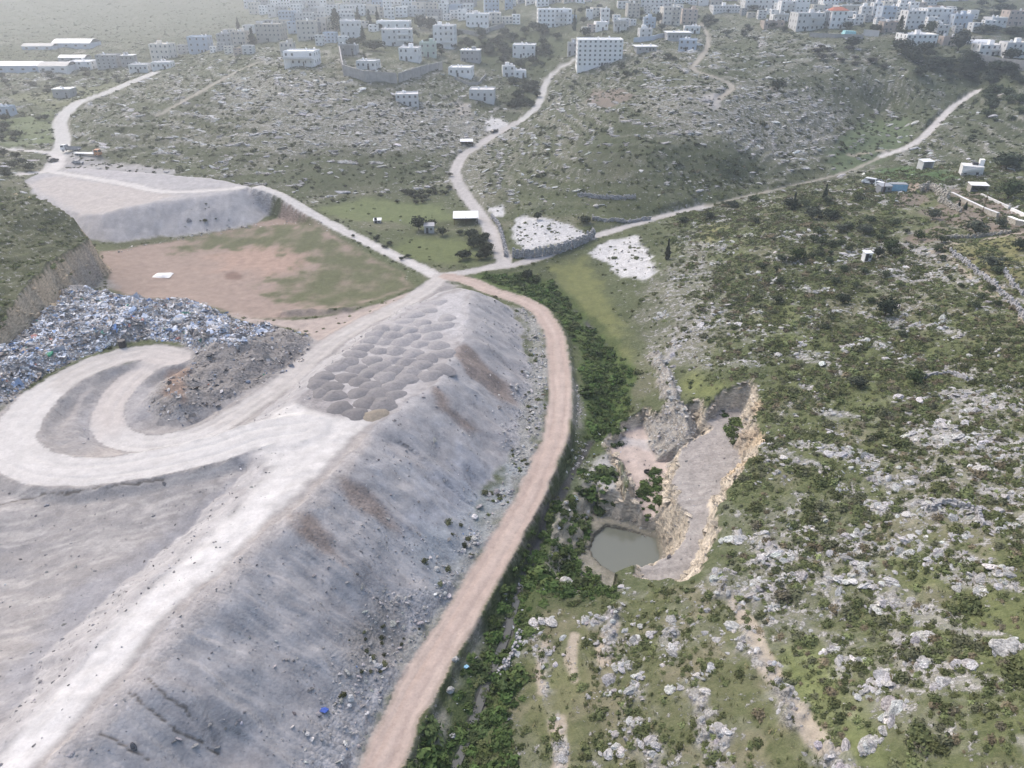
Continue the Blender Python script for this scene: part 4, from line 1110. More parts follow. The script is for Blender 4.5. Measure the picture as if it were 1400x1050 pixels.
def where_(p):
    x, y = p[0], p[1]
    dpt = y * CP - (p[2] - CAM_H) * SP; u = 700 + FOC * x / dpt; v = 525 - FOC * (y * SP + (p[2] - CAM_H) * CP) / dpt
    if v > 800 and u < 1000: return 'on the dry nose of the hill directly below the pit'
    if v > 800 and u < 1200: return 'low on the hillside between the nose and the right corner'
    if v > 800: return 'near the lower right corner of the hillside'
    if u < 1000 and v > 650: return 'beside the rim of the quarry pit'
    if u < 1170 and v > 560: return 'on the slope just right of the orange cut wall'
    if v > 560: return 'on the stony slope at the right edge, halfway down'
    if u < 1000: return 'on the grey rocky slope above the lush stream strip'
    return 'high on the right-hand hill below the stony garden'
natural = (1 - emb_w) * (1 - bench_w) * (1 - np.clip(WORK + low, 0, 1)) * (1 - fm_) * (1 - tipf) * road_free * (1 - pit_w) * (1 - crack_w)
natural = np.clip(natural, 0, 1)
built = np.zeros(shp)                          # town ground: houses, not scrub
built = polym([(380,75),(470,85),(640,110),(720,60),(790,90),(960,35),(1090,45),(1230,50),(1400,60),(1500,-20),(400,-20),(330,40)], 3, 3)
meadow = polym(None, 1, 1, MEADOW) * 0.9 + polym(None, 1, 1, STRIP) * 0.95
n_clump = sstep(-0.25, 0.35, fbm(GX, GY, 7, 4, 201)); n_big = sstep(-0.35, 0.4, fbm(GX, GY, 26, 3, 202))
rockw = cover[..., 0]
# --- scrub
right = (rightw > 0.3) & (GY < 262)
d_scrub = natural * (1 - 0.97 * np.clip(meadow, 0, 1)) * (0.22 + 0.78 * n_clump) * (0.55 + 0.45 * n_big)
garden = polym([(1235,258),(1280,250),(1420,300),(1420,400),(1330,380),(1240,345),(1215,300)], 2, 2)
d1 = d_scrub * rightw * (1 - nose * 0.45) * 7.0 * (1 - 0.7 * garden) * (1 - 0.45 * rockw)
x, y, z, r, c = sample(d1, cap=210000)
n = len(x); s = lognorm(n, 0.38, 0.52, 0.15, 1.6)
def green(n, base, var=0.3, yel=0.3):
    b = np.array(base)[None] * np.exp(rng.normal(size=(n, 1)) * var)
    yy = rng.uniform(0, 1, (n, 1)) ** 2 * yel
    return b * (1 - yy) + np.array((0.17, 0.165, 0.07))[None] * yy * 1.0
scrub = dict(p=np.stack([x, y, z - 0.08 * s], 1), s=s, col=green(n, (0.112, 0.134, 0.060)))
brown_ = rng.uniform(0, 1, n) < 0.12; scrub['col'][brown_] = np.array((0.17, 0.145, 0.095)) * np.exp(rng.normal(size=(brown_.sum(), 1)) * .2)
grey_ = rng.uniform(0, 1, n) < 0.22
scrub['col'][grey_] = scrub['col'][grey_] * 0.45 + np.array((0.085, 0.085, 0.062)) * 0.75
d2 = d_scrub * (1 - rightw) * farw * (1 - built * 0.75) * np.clip(1 - (GY - 420) / 500, 0.25, 1) * 0.24
x, y, z, r, c = sample(d2, cap=42000)
n = len(x); s = lognorm(n, 0.62, 0.42, 0.3, 1.9)
far_p = np.stack([x, y, z - 0.1 * s], 1); far_s = s; far_c = green(n, (0.062, 0.075, 0.042))
d3 = d_scrub * (1 - rightw) * (1 - farw) * 0.25 + natural * nose * n_clump * 1.2 + knoll_w * knoll_in * n_clump * 0.8
x, y, z, r, c = sample(d3, cap=24000)
n = len(x); s = lognorm(n, 0.42, 0.4, 0.2, 1.2)
mid_p = np.stack([x, y, z - 0.08 * s], 1); mid_s = s; mid_c = green(n, (0.105, 0.125, 0.056))
# the lush strip along the stream and in the pit
lush = polym([(648,374),(720,376),(760,392),(795,440),(862,500),(862,560),(842,612),(806,602),(802,560),(790,480),(760,430),(700,402)], .6, 1) * (GZ < 3.5) * road_free * 1.0
lush2 = sstep(5.2, 2.5, stream_d + f6 * 2.2) * road_free * (1 - sstep(0.9, 0.4, stream_d) * 0.9) * (GY < 100) * (1 - pit_w * (pit_lvl < 3))
lush3 = polym([(690,730),(740,690),(790,670),(830,690),(845,650),(800,640),(800,690),(806,730),(800,790),(840,812),(780,830),(730,800),(700,800)], .8, 1.2) * road_free * (GZ > -6.95) * (GZ < 2)
lush3 = np.maximum(lush3, polym([(790,765),(812,784),(852,802),(846,820),(785,820),(770,790)], .5, .4) * (GZ > -7.0) * (GZ < 1) * 1.3)
lush4 = polym([(635,995),(680,930),(720,960),(705,1020),(690,1090),(580,1090),(620,1030)], 1, 1.5) * road_free
lush5 = (polym([(870,670),(895,640),(905,690),(895,720),(880,712)], .5, .5) + polym([(985,560),(1000,556),(1012,590),(1000,610),(985,600)], .5, .5) * .5)
d4 = np.clip(lush * 0.85 + lush2 * (0.7 + 0.5 * n_clump) + lush3 * 0.9 + lush4 * 0.9 + lush5 * 0.8, 0, 1.2)
x, y, z, r, c = sample(d4, cap=9000)
n = len(x); s = lognorm(n, 0.75, 0.42, 0.3, 2.1)
lush_c = green(n, (0.062, 0.105, 0.032), 0.25, 0.3)
lush_sel = (rng.uniform(0, 1, n) < 0.3); lush_c[lush_sel] = lush_c[lush_sel] * 0.5 + np.array((0.05, 0.06, 0.035)) * 0.5
lush_p = np.stack([x, y, z - 0.05 * s], 1); lush_s = s
# sparse plants on the worked slopes
d5 = (polym([(470,840),(520,835),(545,880),(520,930),(470,935)], 1, 1) * 0.5 + polym([(560,770),(640,690),(700,610),(725,640),(660,740),(600,810)], 1.5, 1.5) * 0.25 * n_clump + polym([(420,1090),(480,930),(520,940),(480,1090)], 1, 1) * .18 * n_clump + polym([(690,500),(720,480),(735,560),(700,600)], 1, 1) * .15 * n_clump
      + polym([(255,282),(290,280),(300,305),(265,312)], 1, 1) * .10 + polym([(540,300),(430,300),(560,372),(600,372)], 1, 1) * .1 * n_clump) * road_free
x, y, z, r, c = sample(d5, cap=1500)
n = len(x); s = lognorm(n, 0.45, 0.4, 0.2, 1.1); work_p = np.stack([x, y, z - 0.05 * s], 1); work_s = s; work_c = green(n, (0.06, 0.068, 0.04))

print('COUNT scrub', len(scrub['s']), 'far', len(far_s), 'mid', len(mid_s), 'lush', len(lush_s))
# pick the ones that show largest: single things; the rest stay a mass
allp = np.concatenate([scrub['p'], mid_p]); alls = np.concatenate([scrub['s'], mid_s]); allc = np.concatenate([scrub['col'], mid_c])
dd = np.linalg.norm(allp - np.array([0, 0, CAM_H]), axis=1)
du = 700 + FOC * allp[:, 0] / (allp[:, 1] * CP - (allp[:, 2] - CAM_H) * SP)
dv = 525 - FOC * (allp[:, 1] * SP + (allp[:, 2] - CAM_H) * CP) / (allp[:, 1] * CP - (allp[:, 2] - CAM_H) * SP)
infr = (du > 5) & (du < 1395) & (dv < 1045)
order = np.argsort(-(alls / dd) * infr); big = order[:280]; rest = order[280:]
def squash(n): return np.stack([rng.uniform(0.9, 1.3, n), rng.uniform(0.9, 1.3, n), rng.uniform(0.75, 1.1, n)], 1)
for nm, P_, S_, C_, lab in (('scrub', allp[rest], alls[rest], allc[rest], 'low green scrub covering the right-hand hill between the stones'),
                      ('far_scrub', far_p, far_s, far_c, 'dark scrub dotted over the far terraced hills'),
                      ('undergrowth', lush_p, lush_s, lush_c, 'lush green undergrowth along the stream and round the pond'),
                      ('weeds', work_p, work_s, work_c, 'dark weeds on the rubble below the gravel slope')):
    strew(nm, 'bush', P_, up_rot(len(P_), 0.12), S_[:, None] * squash(len(P_)), C_, lab)
bush_me = make_protos([leaf_cloud(170, 260 + k, bush_r, 0.155, 0.66, f) for k, f in enumerate((0.62, 0.75, 0.55, 0.85))], 'shrub', M['leaf_o'])
for i in big:
    o = bpy.data.objects.new('shrub', bush_me[i % 4]); COL.objects.link(o)
    o.location = allp[i]; s_ = alls[i] * rng.uniform(0.9, 1.2, 3); s_[2] *= 0.9; o.scale = s_
    o.rotation_euler = (0, 0, rng.uniform(0, 6.28)); o.color = (*allc[i], 1)
    tag(o, 'low rounded green shrub ' + where_(allp[i]), 'shrub', 'low shrubs ' + where_(allp[i]))
# --- grass tufts on the nearer slopes
d6 = natural * (GY < 150) * (0.3 + 0.7 * n_clump) * (rightw * 0.5 + nose * 0.9 + sb * .5) * 1.5
x, y, z, r, c = sample(d6, cap=50000)
n = len(x); s = lognorm(n, 0.42, 0.35, 0.2, 0.9)
gcol = np.array((0.14, 0.15, 0.066))[None] * np.exp(rng.normal(size=(n, 1)) * 0.25); dry = rng.uniform(0, 1, n) < 0.3
gcol[dry] = np.array((0.23, 0.205, 0.115)) * np.exp(rng.normal(size=(dry.sum(), 1)) * 0.2)
strew('grass', 'grass', np.stack([x, y, z], 1), up_rot(n, 0.1), np.repeat(s[:, None], 3, 1), gcol, 'short tufts of spring grass on the slopes below the pit')

# --- limestone: boulders and stones
outc = np.maximum(bandw, 0.6 * sstep(0.10, 0.42, fbm(GX, GY, 9, 4, 211))) * sstep(-0.2, 0.3, fbm(GX, GY, 34, 3, 212) + rockw * 0.5 - 0.1)
d7 = natural * rightw * (0.03 + outc * 1.5) * (0.4 + 0.8 * rockw) * (1 - garden * .5) * 1.5 + natural * nose * outc * 0.6 + rib_w * 2.0 * (1 - pit_w) + spine_w * 1.0
x, y, z, r, c = sample(d7, cap=24000)
n = len(x); s = lognorm(n, 0.27, 0.45, 0.12, 0.95)
def limestone(n, base=(0.54, 0.535, 0.525), var=0.18):
    return np.array(base)[None] * np.exp(rng.normal(size=(n, 1)) * var) * (1 + rng.normal(size=(n, 3)) * 0.02)
rk = dict(p=np.stack([x, y, z], 1), s=s, col=limestone(n))
# named outcrops read off the photograph
OUT = [(1255,590,9),(1300,600,14),(1340,640,9),(1270,690,10),(1190,640,7),(1210,695,7),(1330,560,8),(1250,545,8),(1222,490,6),(1163,475,6),(1180,465,5),(1300,545,6),(1350,480,8),(1380,530,9),(1310,460,6),(1290,440,6),
       (1050,760,9),(1035,800,10),(1085,790,8),(1060,830,7),(1110,720,8),(1010,740,6),(1235,740,10),(1280,760,7),(1310,735,9),(1175,730,6),(1160,790,10),(1205,800,6),(1200,830,5),(1260,870,4),(1265,905,5),(1190,940,10),(1215,930,6),(1220,975,8),(1165,905,5),(1135,890,5),(1290,935,5),(1380,890,8),(1330,910,4),(1195,1020,5),
       (845,910,7),(825,950,8),(850,1000,8),(870,930,6),(880,1015,6),(840,1030,6),(740,850,7),(800,845,6),(870,875,7),(915,895,6),(925,940,5),(960,920,5),(990,1000,5),(1000,860,5),(1080,760,6),(1380,720,9),(1370,780,7),(1340,810,5),(905,430,6),(930,380,8),(960,450,7),(980,360,6),(1200,340,9),(1240,365,8),(1290,370,7),(1330,385,6),(1160,350,7),(1100,470,5),(1145,425,5)]
px_, ps_ = [], []
for u, v, rad in OUT:
    x0, y0, z0, t0 = hit(u, v)
    k = int(rng.integers(26, 44) * (0.55 if v > 835 and u < 1010 else 1)); rr = rad * t0 / 1000 * 1.35
    ang = rng.uniform(-0.5, 0.9)
    a = rng.normal(size=k) * rr; b = rng.normal(size=k) * rr * 0.45
    xx = x0 + a * math.cos(ang) - b * math.sin(ang); yy = y0 + a * math.sin(ang) + b * math.cos(ang)
    ss = lognorm(k, 0.30, 0.45, 0.12, 0.85)
    px_.append(np.stack([xx, yy, height(xx, yy)], 1)); ps_.append(ss)
op = np.concatenate(px_); os_ = np.concatenate(ps_)
okk = (np.array([height(a, b, natural) for a, b in op[:, :2]]) > 0.4); op = op[okk]; os_ = os_[okk]
rp = np.concatenate([op, rk['p']]); rs = np.concatenate([os_, rk['s']]); rc_ = np.concatenate([limestone(len(op), (0.58, 0.575, 0.56)), rk['col']])
dd = np.linalg.norm(rp - np.array([0, 0, CAM_H]), axis=1)
dep = rp[:, 1] * CP - (rp[:, 2] - CAM_H) * SP
infr = (np.abs(FOC * rp[:, 0] / dep) < 690) & (525 - FOC * (rp[:, 1] * SP + (rp[:, 2] - CAM_H) * CP) / dep < 1042)
order = np.argsort(-(rs / dd) * infr); big = order[:285]; rest = order[285:]
def rock_scl(s):
    n = len(s); return s[:, None] * np.stack([rng.uniform(0.8, 1.5, n), rng.uniform(0.7, 1.1, n), rng.uniform(0.38, 0.75, n)], 1)
def rock_rot(n): return np.stack([rng.normal(size=n) * 0.25, rng.normal(size=n) * 0.25, rng.normal(size=n) * 0.7 + 0.3], 1)
strew('hillside_stones', 'rock', rp[rest], rock_rot(len(rest)), rock_scl(rs[rest]), rc_[rest], 'pale limestone rubble strewn between the scrub of the right-hand hill')
boul = make_protos([rock_shape(400 + k, 3, f) for k, f in enumerate((0.55, 0.7, 0.5, 0.75, 0.6))], 'boulder', M['rock_o'])
for i in big:
    o = bpy.data.objects.new('boulder', boul[i % 5]); COL.objects.link(o)
    o.location = rp[i]; o.scale = rock_scl(rs[i:i + 1])[0]; o.rotation_euler = rock_rot(1)[0]; o.color = (*rc_[i], 1)
    tag(o, 'weathered pale limestone boulder ' + where_(rp[i]), 'boulder', 'limestone boulders ' + where_(rp[i]))
# far hills
ter_b = sstep(0.3, 0.05, step) * 1.3 + 0.25
d8 = natural * farw * (1 - rightw) * (1 - built) * (0.016 + 0.28 * sstep(0.3, 0.8, rockw) + 0.1 * sstep(0.0, 0.4, outc)) * ter_b * (GY < 520) * (1 - 0.9 * np.clip(meadow, 0, 1))
x, y, z, r, c = sample(d8, cap=34000)
n = len(x); s = lognorm(n, 0.46, 0.45, 0.2, 1.7)
sc_ = rock_scl(s); sc_[:, 0] *= 1.5
strew('far_stones', 'rock', np.stack([x, y, z], 1), np.stack([rng.normal(size=n) * .2, rng.normal(size=n) * .2, rng.normal(size=n) * .35], 1), sc_, limestone(n, (0.60, 0.595, 0.585)), 'pale stones and outcrops speckling the far terraced hills')
tz = np.clip(polym([(120,200),(300,190),(420,205),(620,190),(625,262),(430,268),(300,250),(120,240)], 6, 6) + polym([(640,215),(720,190),(960,230),(1060,235),(960,285),(820,325),(700,300)], 6, 6) + 0.7 * polym([(760,130),(900,90),(1000,110),(1260,100),(1240,170),(1180,230),(1000,235),(800,200)], 6, 6) + 0.6 * polym([(180,150),(340,110),(480,120),(640,140),(600,195),(300,195)], 6, 6), 0, 1)
d8b = natural * farw * (1 - rightw) * tz * sstep(.07, .02, step) * (sstep(-.35, .1, fbm(GX, GY, 22, 3, 231))) * 3.6
x, y, z, r, c = sample(d8b, cap=22000)
n = len(x); s = lognorm(n, 0.42, 0.35, 0.2, 1.0)
sc_ = rock_scl(s); sc_[:, 0] *= 1.6; sc_[:, 2] *= 1.3
strew('terrace_stones', 'rock', np.stack([x, y, z + .1], 1), np.stack([rng.normal(size=n) * .15, rng.normal(size=n) * .15, rng.normal(size=n) * .3], 1), sc_, limestone(n, (0.46, 0.45, 0.435)), 'lines of grey terrace stones following the contours of the far hills')
# rubble skirt at the foot of the embankment, verges, pit, patches
verge = polym([(772,480),(776,560),(785,600),(760,690),(720,770),(660,870),(600,980),(550,1090),(575,1090),(625,985),(690,860),(745,760),(800,650),(800,560)], .6, .8) * road_free
skirt = rub * sstep(1.5, 7, emb_d) * (~emb_in)
d9 = (skirt * (0.25 + 0.75 * n_clump) * 4.5 + verge * n_clump * 2.2) * road_free
x, y, z, r, c = sample(d9, cap=26000)
n = len(x); s = lognorm(n, 0.2, 0.5, 0.08, 0.8)
strew('rubble', 'rock', np.stack([x, y, z], 1), up_rot(n, 0.4), rock_scl(s) * np.array([.8, 1, 1.25]), limestone(n, (0.54, 0.53, 0.52), 0.22), 'pale rubble tumbled at the foot of the gravel embankment')
d10 = side * (0.5 + 1.6 * sstep(.0, .4, perlin(emb_s * .2, emb_d * .05)) * sstep(2, 14, emb_d)) * (GY < 170) * (1 - rub) + bench_w * ~bench_in * 0.02 + (WORK + low) * 0.16 * (road_id == 0) * (GY < 160) + pit_w * 0.35 + sstep(0.5, 0.9, polym([(806,345),(884,322),(897,372),(850,382)], 1, 1) + polym([(705,300),(800,318),(770,332),(700,340)], 1, 1)) * 0.25
d10 += linem([(150,345),(230,330),(330,312),(405,300)], 1.4) * 0.8 * (GY > 205) + polym([(420,285),(470,315),(560,365),(555,372),(450,322),(400,296)], 1, 1) * .12 
x, y, z, r, c = sample(d10 * road_free, cap=26000)
n = len(x); s = lognorm(n, 0.10, 0.55, 0.045, 0.6) * np.clip(y / 130, 1, 2.2)
strew('gravel_stones', 'rock', np.stack([x, y, z], 1), up_rot(n, 0.4), rock_scl(s), limestone(n, (0.40, 0.39, 0.39), 0.35), 'loose stones on the gravel slopes and the pit floor')
wallw = pit_w * pit_wall * (pit_lvl < 3) + pit_w * pit_wall * (pit_lvl == 3) * (GX > 15.5) + knoll_w * ~knoll_in * 0.7
x, y, z, r, c = sample(np.clip(wallw, 0, 1) * 2.2, cap=6000)
n = len(x); s = lognorm(n, 0.3, 0.45, 0.12, 0.8)
bc = colr[r, c] * np.exp(rng.normal(size=(n, 1)) * 0.22)
strew('wall_blocks', 'rock', np.stack([x, y, z], 1), up_rot(n, 0.2), rock_scl(s) * np.array([1.2, 1.2, .7]), bc, 'broken ledges and loose blocks on the cut faces of pit and knoll')
# --- rubbish
px_tip = polym([(0,468),(58,402),(160,390),(262,408),(335,442),(372,452),(330,475),(262,482),(238,470),(130,480),(60,515),(0,548),(-60,600),(-60,540)], 1, 1.2)
d11 = tip_in * (sstep(0.2, 1.2, tip_d)) * (px_tip * 12 + 1.1 * (1 - px_tip))
x, y, z, r, c = sample(d11, cap=21000)
n = len(x); s = lognorm(n, 0.165, 0.6, 0.07, 1.0)
pal = np.array([(0.62, 0.63, 0.66), (0.46, 0.50, 0.58), (0.30, 0.38, 0.52), (0.50, 0.48, 0.46), (0.24, 0.24, 0.25), (0.12, 0.12, 0.125), (0.13, 0.22, 0.42), (0.34, 0.30, 0.27), (0.72, 0.72, 0.72), (0.10, 0.24, 0.19), (0.40, 0.20, 0.17)])
pr = np.array([.17, .15, .09, .13, .16, .10, .03, .11, .04, .01, .01]); k = rng.choice(len(pal), n, p=pr / pr.sum())
cl = fbm(x, y, 5, 3, 301); k2 = rng.choice([0, 8, 1, 3], n, p=[.4, .2, .25, .15]); k3 = rng.choice([4, 5, 7, 3], n, p=[.35, .15, .3, .2])
k = np.where((cl > .12) & (rng.uniform(0, 1, n) < .6), k2, np.where((cl < -.15) & (rng.uniform(0, 1, n) < .6), k3, k))
jc = pal[k] * np.exp(rng.normal(size=(n, 1)) * 0.15)
dim = height(x, y, px_tip)[:, None]; jc = 1.2 * jc * (0.55 + 0.45 * dim) * np.where(dim > .5, 1, np.array([1.05, 1.0, 0.95]))
strew('rubbish_heap', 'junk', np.stack([x, y, z + 0.05], 1), up_rot(n, 0.5), s[:, None] * rng.uniform(0.7, 1.4, (n, 3)), jc, 'sprawling rubbish tip of blue, white and grey plastic waste under the rocky knoll')

d12 = (linem([(150,412),(250,412),(330,440),(440,462)], 3.5) * .06 + linem([(300,600),(200,612),(140,590)], 5) * .03 + linem([(430,1060),(470,930),(560,830),(640,730),(700,640)], 4) * .05 + linem([(640,930),(720,780),(800,640),(860,520)], 5) * .05) * road_free
x, y, z, r, c = sample(d12, cap=500)
n = len(x); s = lognorm(n, 0.17, 0.5, 0.08, 0.5)
strew('litter', 'junk', np.stack([x, y, z + 0.04], 1), up_rot(n, 0.4), s[:, None] * rng.uniform(0.7, 1.4, (n, 3)), pal[rng.choice([0, 8, 8, 1, 6, 3], n)], 'windblown plastic litter round the tip and along the stream')
# ------------------------------------------------------------------ tipped gravel heaps on the crest
HEAPS = [(585,880),(450,865),(340,820),(515,785),(655,800),(735,735),(600,720),(475,715),(300,735),(215,715),(270,680),(190,650),(215,600),(385,605),(470,635),(570,660),(725,670),(800,615),(665,600),(545,575),(635,525),(730,550),(850,560),(915,515),(810,495),(720,480),(570,480),(620,415),(745,410),(860,430),(975,460),(985,590),(455,545),(335,530),(395,490),(450,440),(510,390),(570,330),(600,290),(665,350),(710,300),(790,350),(830,265),(910,365),(860,310),(1010,305),(970,255),(930,210),(810,200),(1110,175),(1060,60),(990,120),(1100,225),(1050,370),(1080,430),(1060,540),(650,250),(740,250),(1040,240),(880,150)]
def heap_shape(seed):
    r = np.random.default_rng(seed); V = []; F = []; NRr, NS = 6, 18
    ex = r.uniform(0.9, 1.15); off = r.normal(size=2) * 0.08
    for i in range(NRr):
        q = i / (NRr - 1)
        for j in range(NS):
            a = 2 * math.pi * j / NS
            rad = q * (1 + 0.10 * math.sin(2 * a + seed) + 0.09 * math.sin(3 * a + seed * 2) + r.normal() * 0.045)
            hgt = (1 - q ** (0.95 + .15 * math.sin(a + seed))) + r.normal() * 0.035 * (q < 0.95)
            hgt = min(hgt, 0.78 + r.normal() * .02)
            if q == 1: hgt = -0.25
            V.append((rad * math.cos(a) * ex + off[0] * (1 - q), rad * math.sin(a) + off[1] * (1 - q), hgt))
    for i in range(NRr - 1):
        for j in range(NS):
            a, b = i * NS + j, i * NS + (j + 1) % NS
            F.append((a, a + NS, b + NS, b))
    return V, F
heap_me = make_protos([heap_shape(k) for k in range(6)], 'gravel_heap', M['heap'], True)
for i, (cx, cy) in enumerate(HEAPS):
    u, v = 400 + cx / 5.25, 400 + cy / 5.25
    x, y, z, t = hit(u, v + 2.0)
    o = bpy.data.objects.new('gravel_heap', heap_me[i % 6]); COL.objects.link(o)
    sc = rng.uniform(2.15, 2.55) * (1.06 if v > 480 else 1.0)
    o.location = (x, y, z - 0.05); o.scale = (sc * 1.03, sc * 1.08, rng.uniform(0.75, 1.0) * (1.0 if v > 440 else 0.8))
    o.rotation_euler = (0, 0, rng.uniform(0, 6.28))
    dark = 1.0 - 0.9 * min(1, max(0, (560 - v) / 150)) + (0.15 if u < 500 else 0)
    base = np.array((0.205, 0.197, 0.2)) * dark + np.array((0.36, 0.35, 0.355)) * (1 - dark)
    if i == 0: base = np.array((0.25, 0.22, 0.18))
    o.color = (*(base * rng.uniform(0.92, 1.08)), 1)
    special = {1: 'grey gravel heap directly left of the brownish front heap', 2: 'grey gravel heap at the left corner of the front row on the white surfacing', 4: 'rounded grey gravel heap just behind the brownish front heap', 5: 'grey gravel heap at the crest edge behind the front rows', 49: 'pale gravel heap standing alone right of the peak rows', 50: 'uppermost pale gravel heap just below the embankment peak'}
    if i in special: lab, g = special[i], 'tipped heaps on the crest'
    elif i == 0: lab, g = 'brownish gravel heap at the front tip of the cluster on the embankment crest', None
    elif v > 500: lab, g = 'dark grey gravel heap in the front rows of the cluster beside the white surfacing', 'dark tipped heaps near the white surfacing'
    elif v > 462: lab, g = 'mid grey gravel heap in the middle rows of the cluster on the embankment crest', 'mid grey tipped heaps on the crest'
    else: lab, g = 'pale weathered gravel heap in the back rows towards the embankment peak', 'pale tipped heaps towards the peak'
    tag(o, lab, 'gravel heap', g or 'tipped heap at the front')
# ------------------------------------------------------------------ houses
def window_mesh():
    m = MB()
    # frame ring proud of the wall (wall plane y = 0, outward -y), pane set back inside it, sill
    w, h, t, d = 0.5, 0.5, 0.09, 0.07
    m.box((0, -d / 2, h - t / 2), (1.0, d, t)); m.box((0, -d / 2, -h + t / 2), (1.0, d, t))
    m.box((-w + t / 2, -d / 2, 0), (t, d, 1 - 2 * t)); m.box((w - t / 2, -d / 2, 0), (t, d, 1 - 2 * t))
    m.box((0, -0.012, 0), (1 - 2 * t, 0.02, 1 - 2 * t), mi=1)
    m.box((0, -0.09, -h - 0.05), (1.16, 0.2, 0.08))
    return m
wm = window_mesh()
wme = bpy.data.meshes.new('window'); wme.from_pydata(wm.V, [], wm.F)
wme.materials.append(M['frame']); wme.materials.append(M['glass']); wme.polygons.foreach_set('material_index', wm.fm); wme.update()
def door_mesh():
    m = MB()
    m.box((0, -0.05, 0), (1.0, 0.1, 1.0)); m.box((0, -0.11, -0.02), (0.82, 0.03, 0.92), mi=1)
    return m
dmb = door_mesh(); dme = bpy.data.meshes.new('door'); dme.from_pydata(dmb.V, [], dmb.F)
dme.materials.append(M['frame']); dme.materials.append(M['dark_metal']); dme.polygons.foreach_set('material_index', dmb.fm); dme.update()
tmb = MB(); tmb.cyl((0, 0, 0.35), (0, 0, 1.45), 0.55, 0.55, 10); tmb.cyl((0, 0, 1.45), (0, 0, 1.65), 0.55, 0.2, 10)
for sx in (-.35, .35):
    for sy in (-.35, .35): tmb.box((sx, sy, 0.17), (0.08, 0.08, 0.36), mi=0)
tme = bpy.data.meshes.new('water_tank'); tme.from_pydata(tmb.V, [], tmb.F); tme.materials.append(M['white_metal']); tme.update()

def add_window(parent, x, y, z, w, h, rz, name='window', me=None):
    o = bpy.data.objects.new(name, me or wme); COL.objects.link(o); o.parent = parent
    o.location = (x, y, z); o.scale = (w, 1, h); o.rotation_euler = (0, 0, rz)
    return o
def joined_windows(parent, lst):
    m = MB()
    for (x, y, z, w, h, rz) in lst:
        R = Matrix.Translation((x, y, z)) @ Matrix.Rotation(rz, 4, 'Z')
        m.add([R @ Vector((a * w, b, c * h)) for a, b, c in [(-.5, -.03, -.5), (.5, -.03, -.5), (.5, -.03, .5), (-.5, -.03, .5), (-.5, .02, -.5), (.5, .02, -.5), (.5, .02, .5), (-.5, .02, .5)]], [(0, 1, 2, 3), (0, 4, 5, 1), (1, 5, 6, 2), (2, 6, 7, 3), (3, 7, 4, 0)])
    o = m.build('window_rows', M['glass'], parent); o['kind'] = 'stuff'; return o

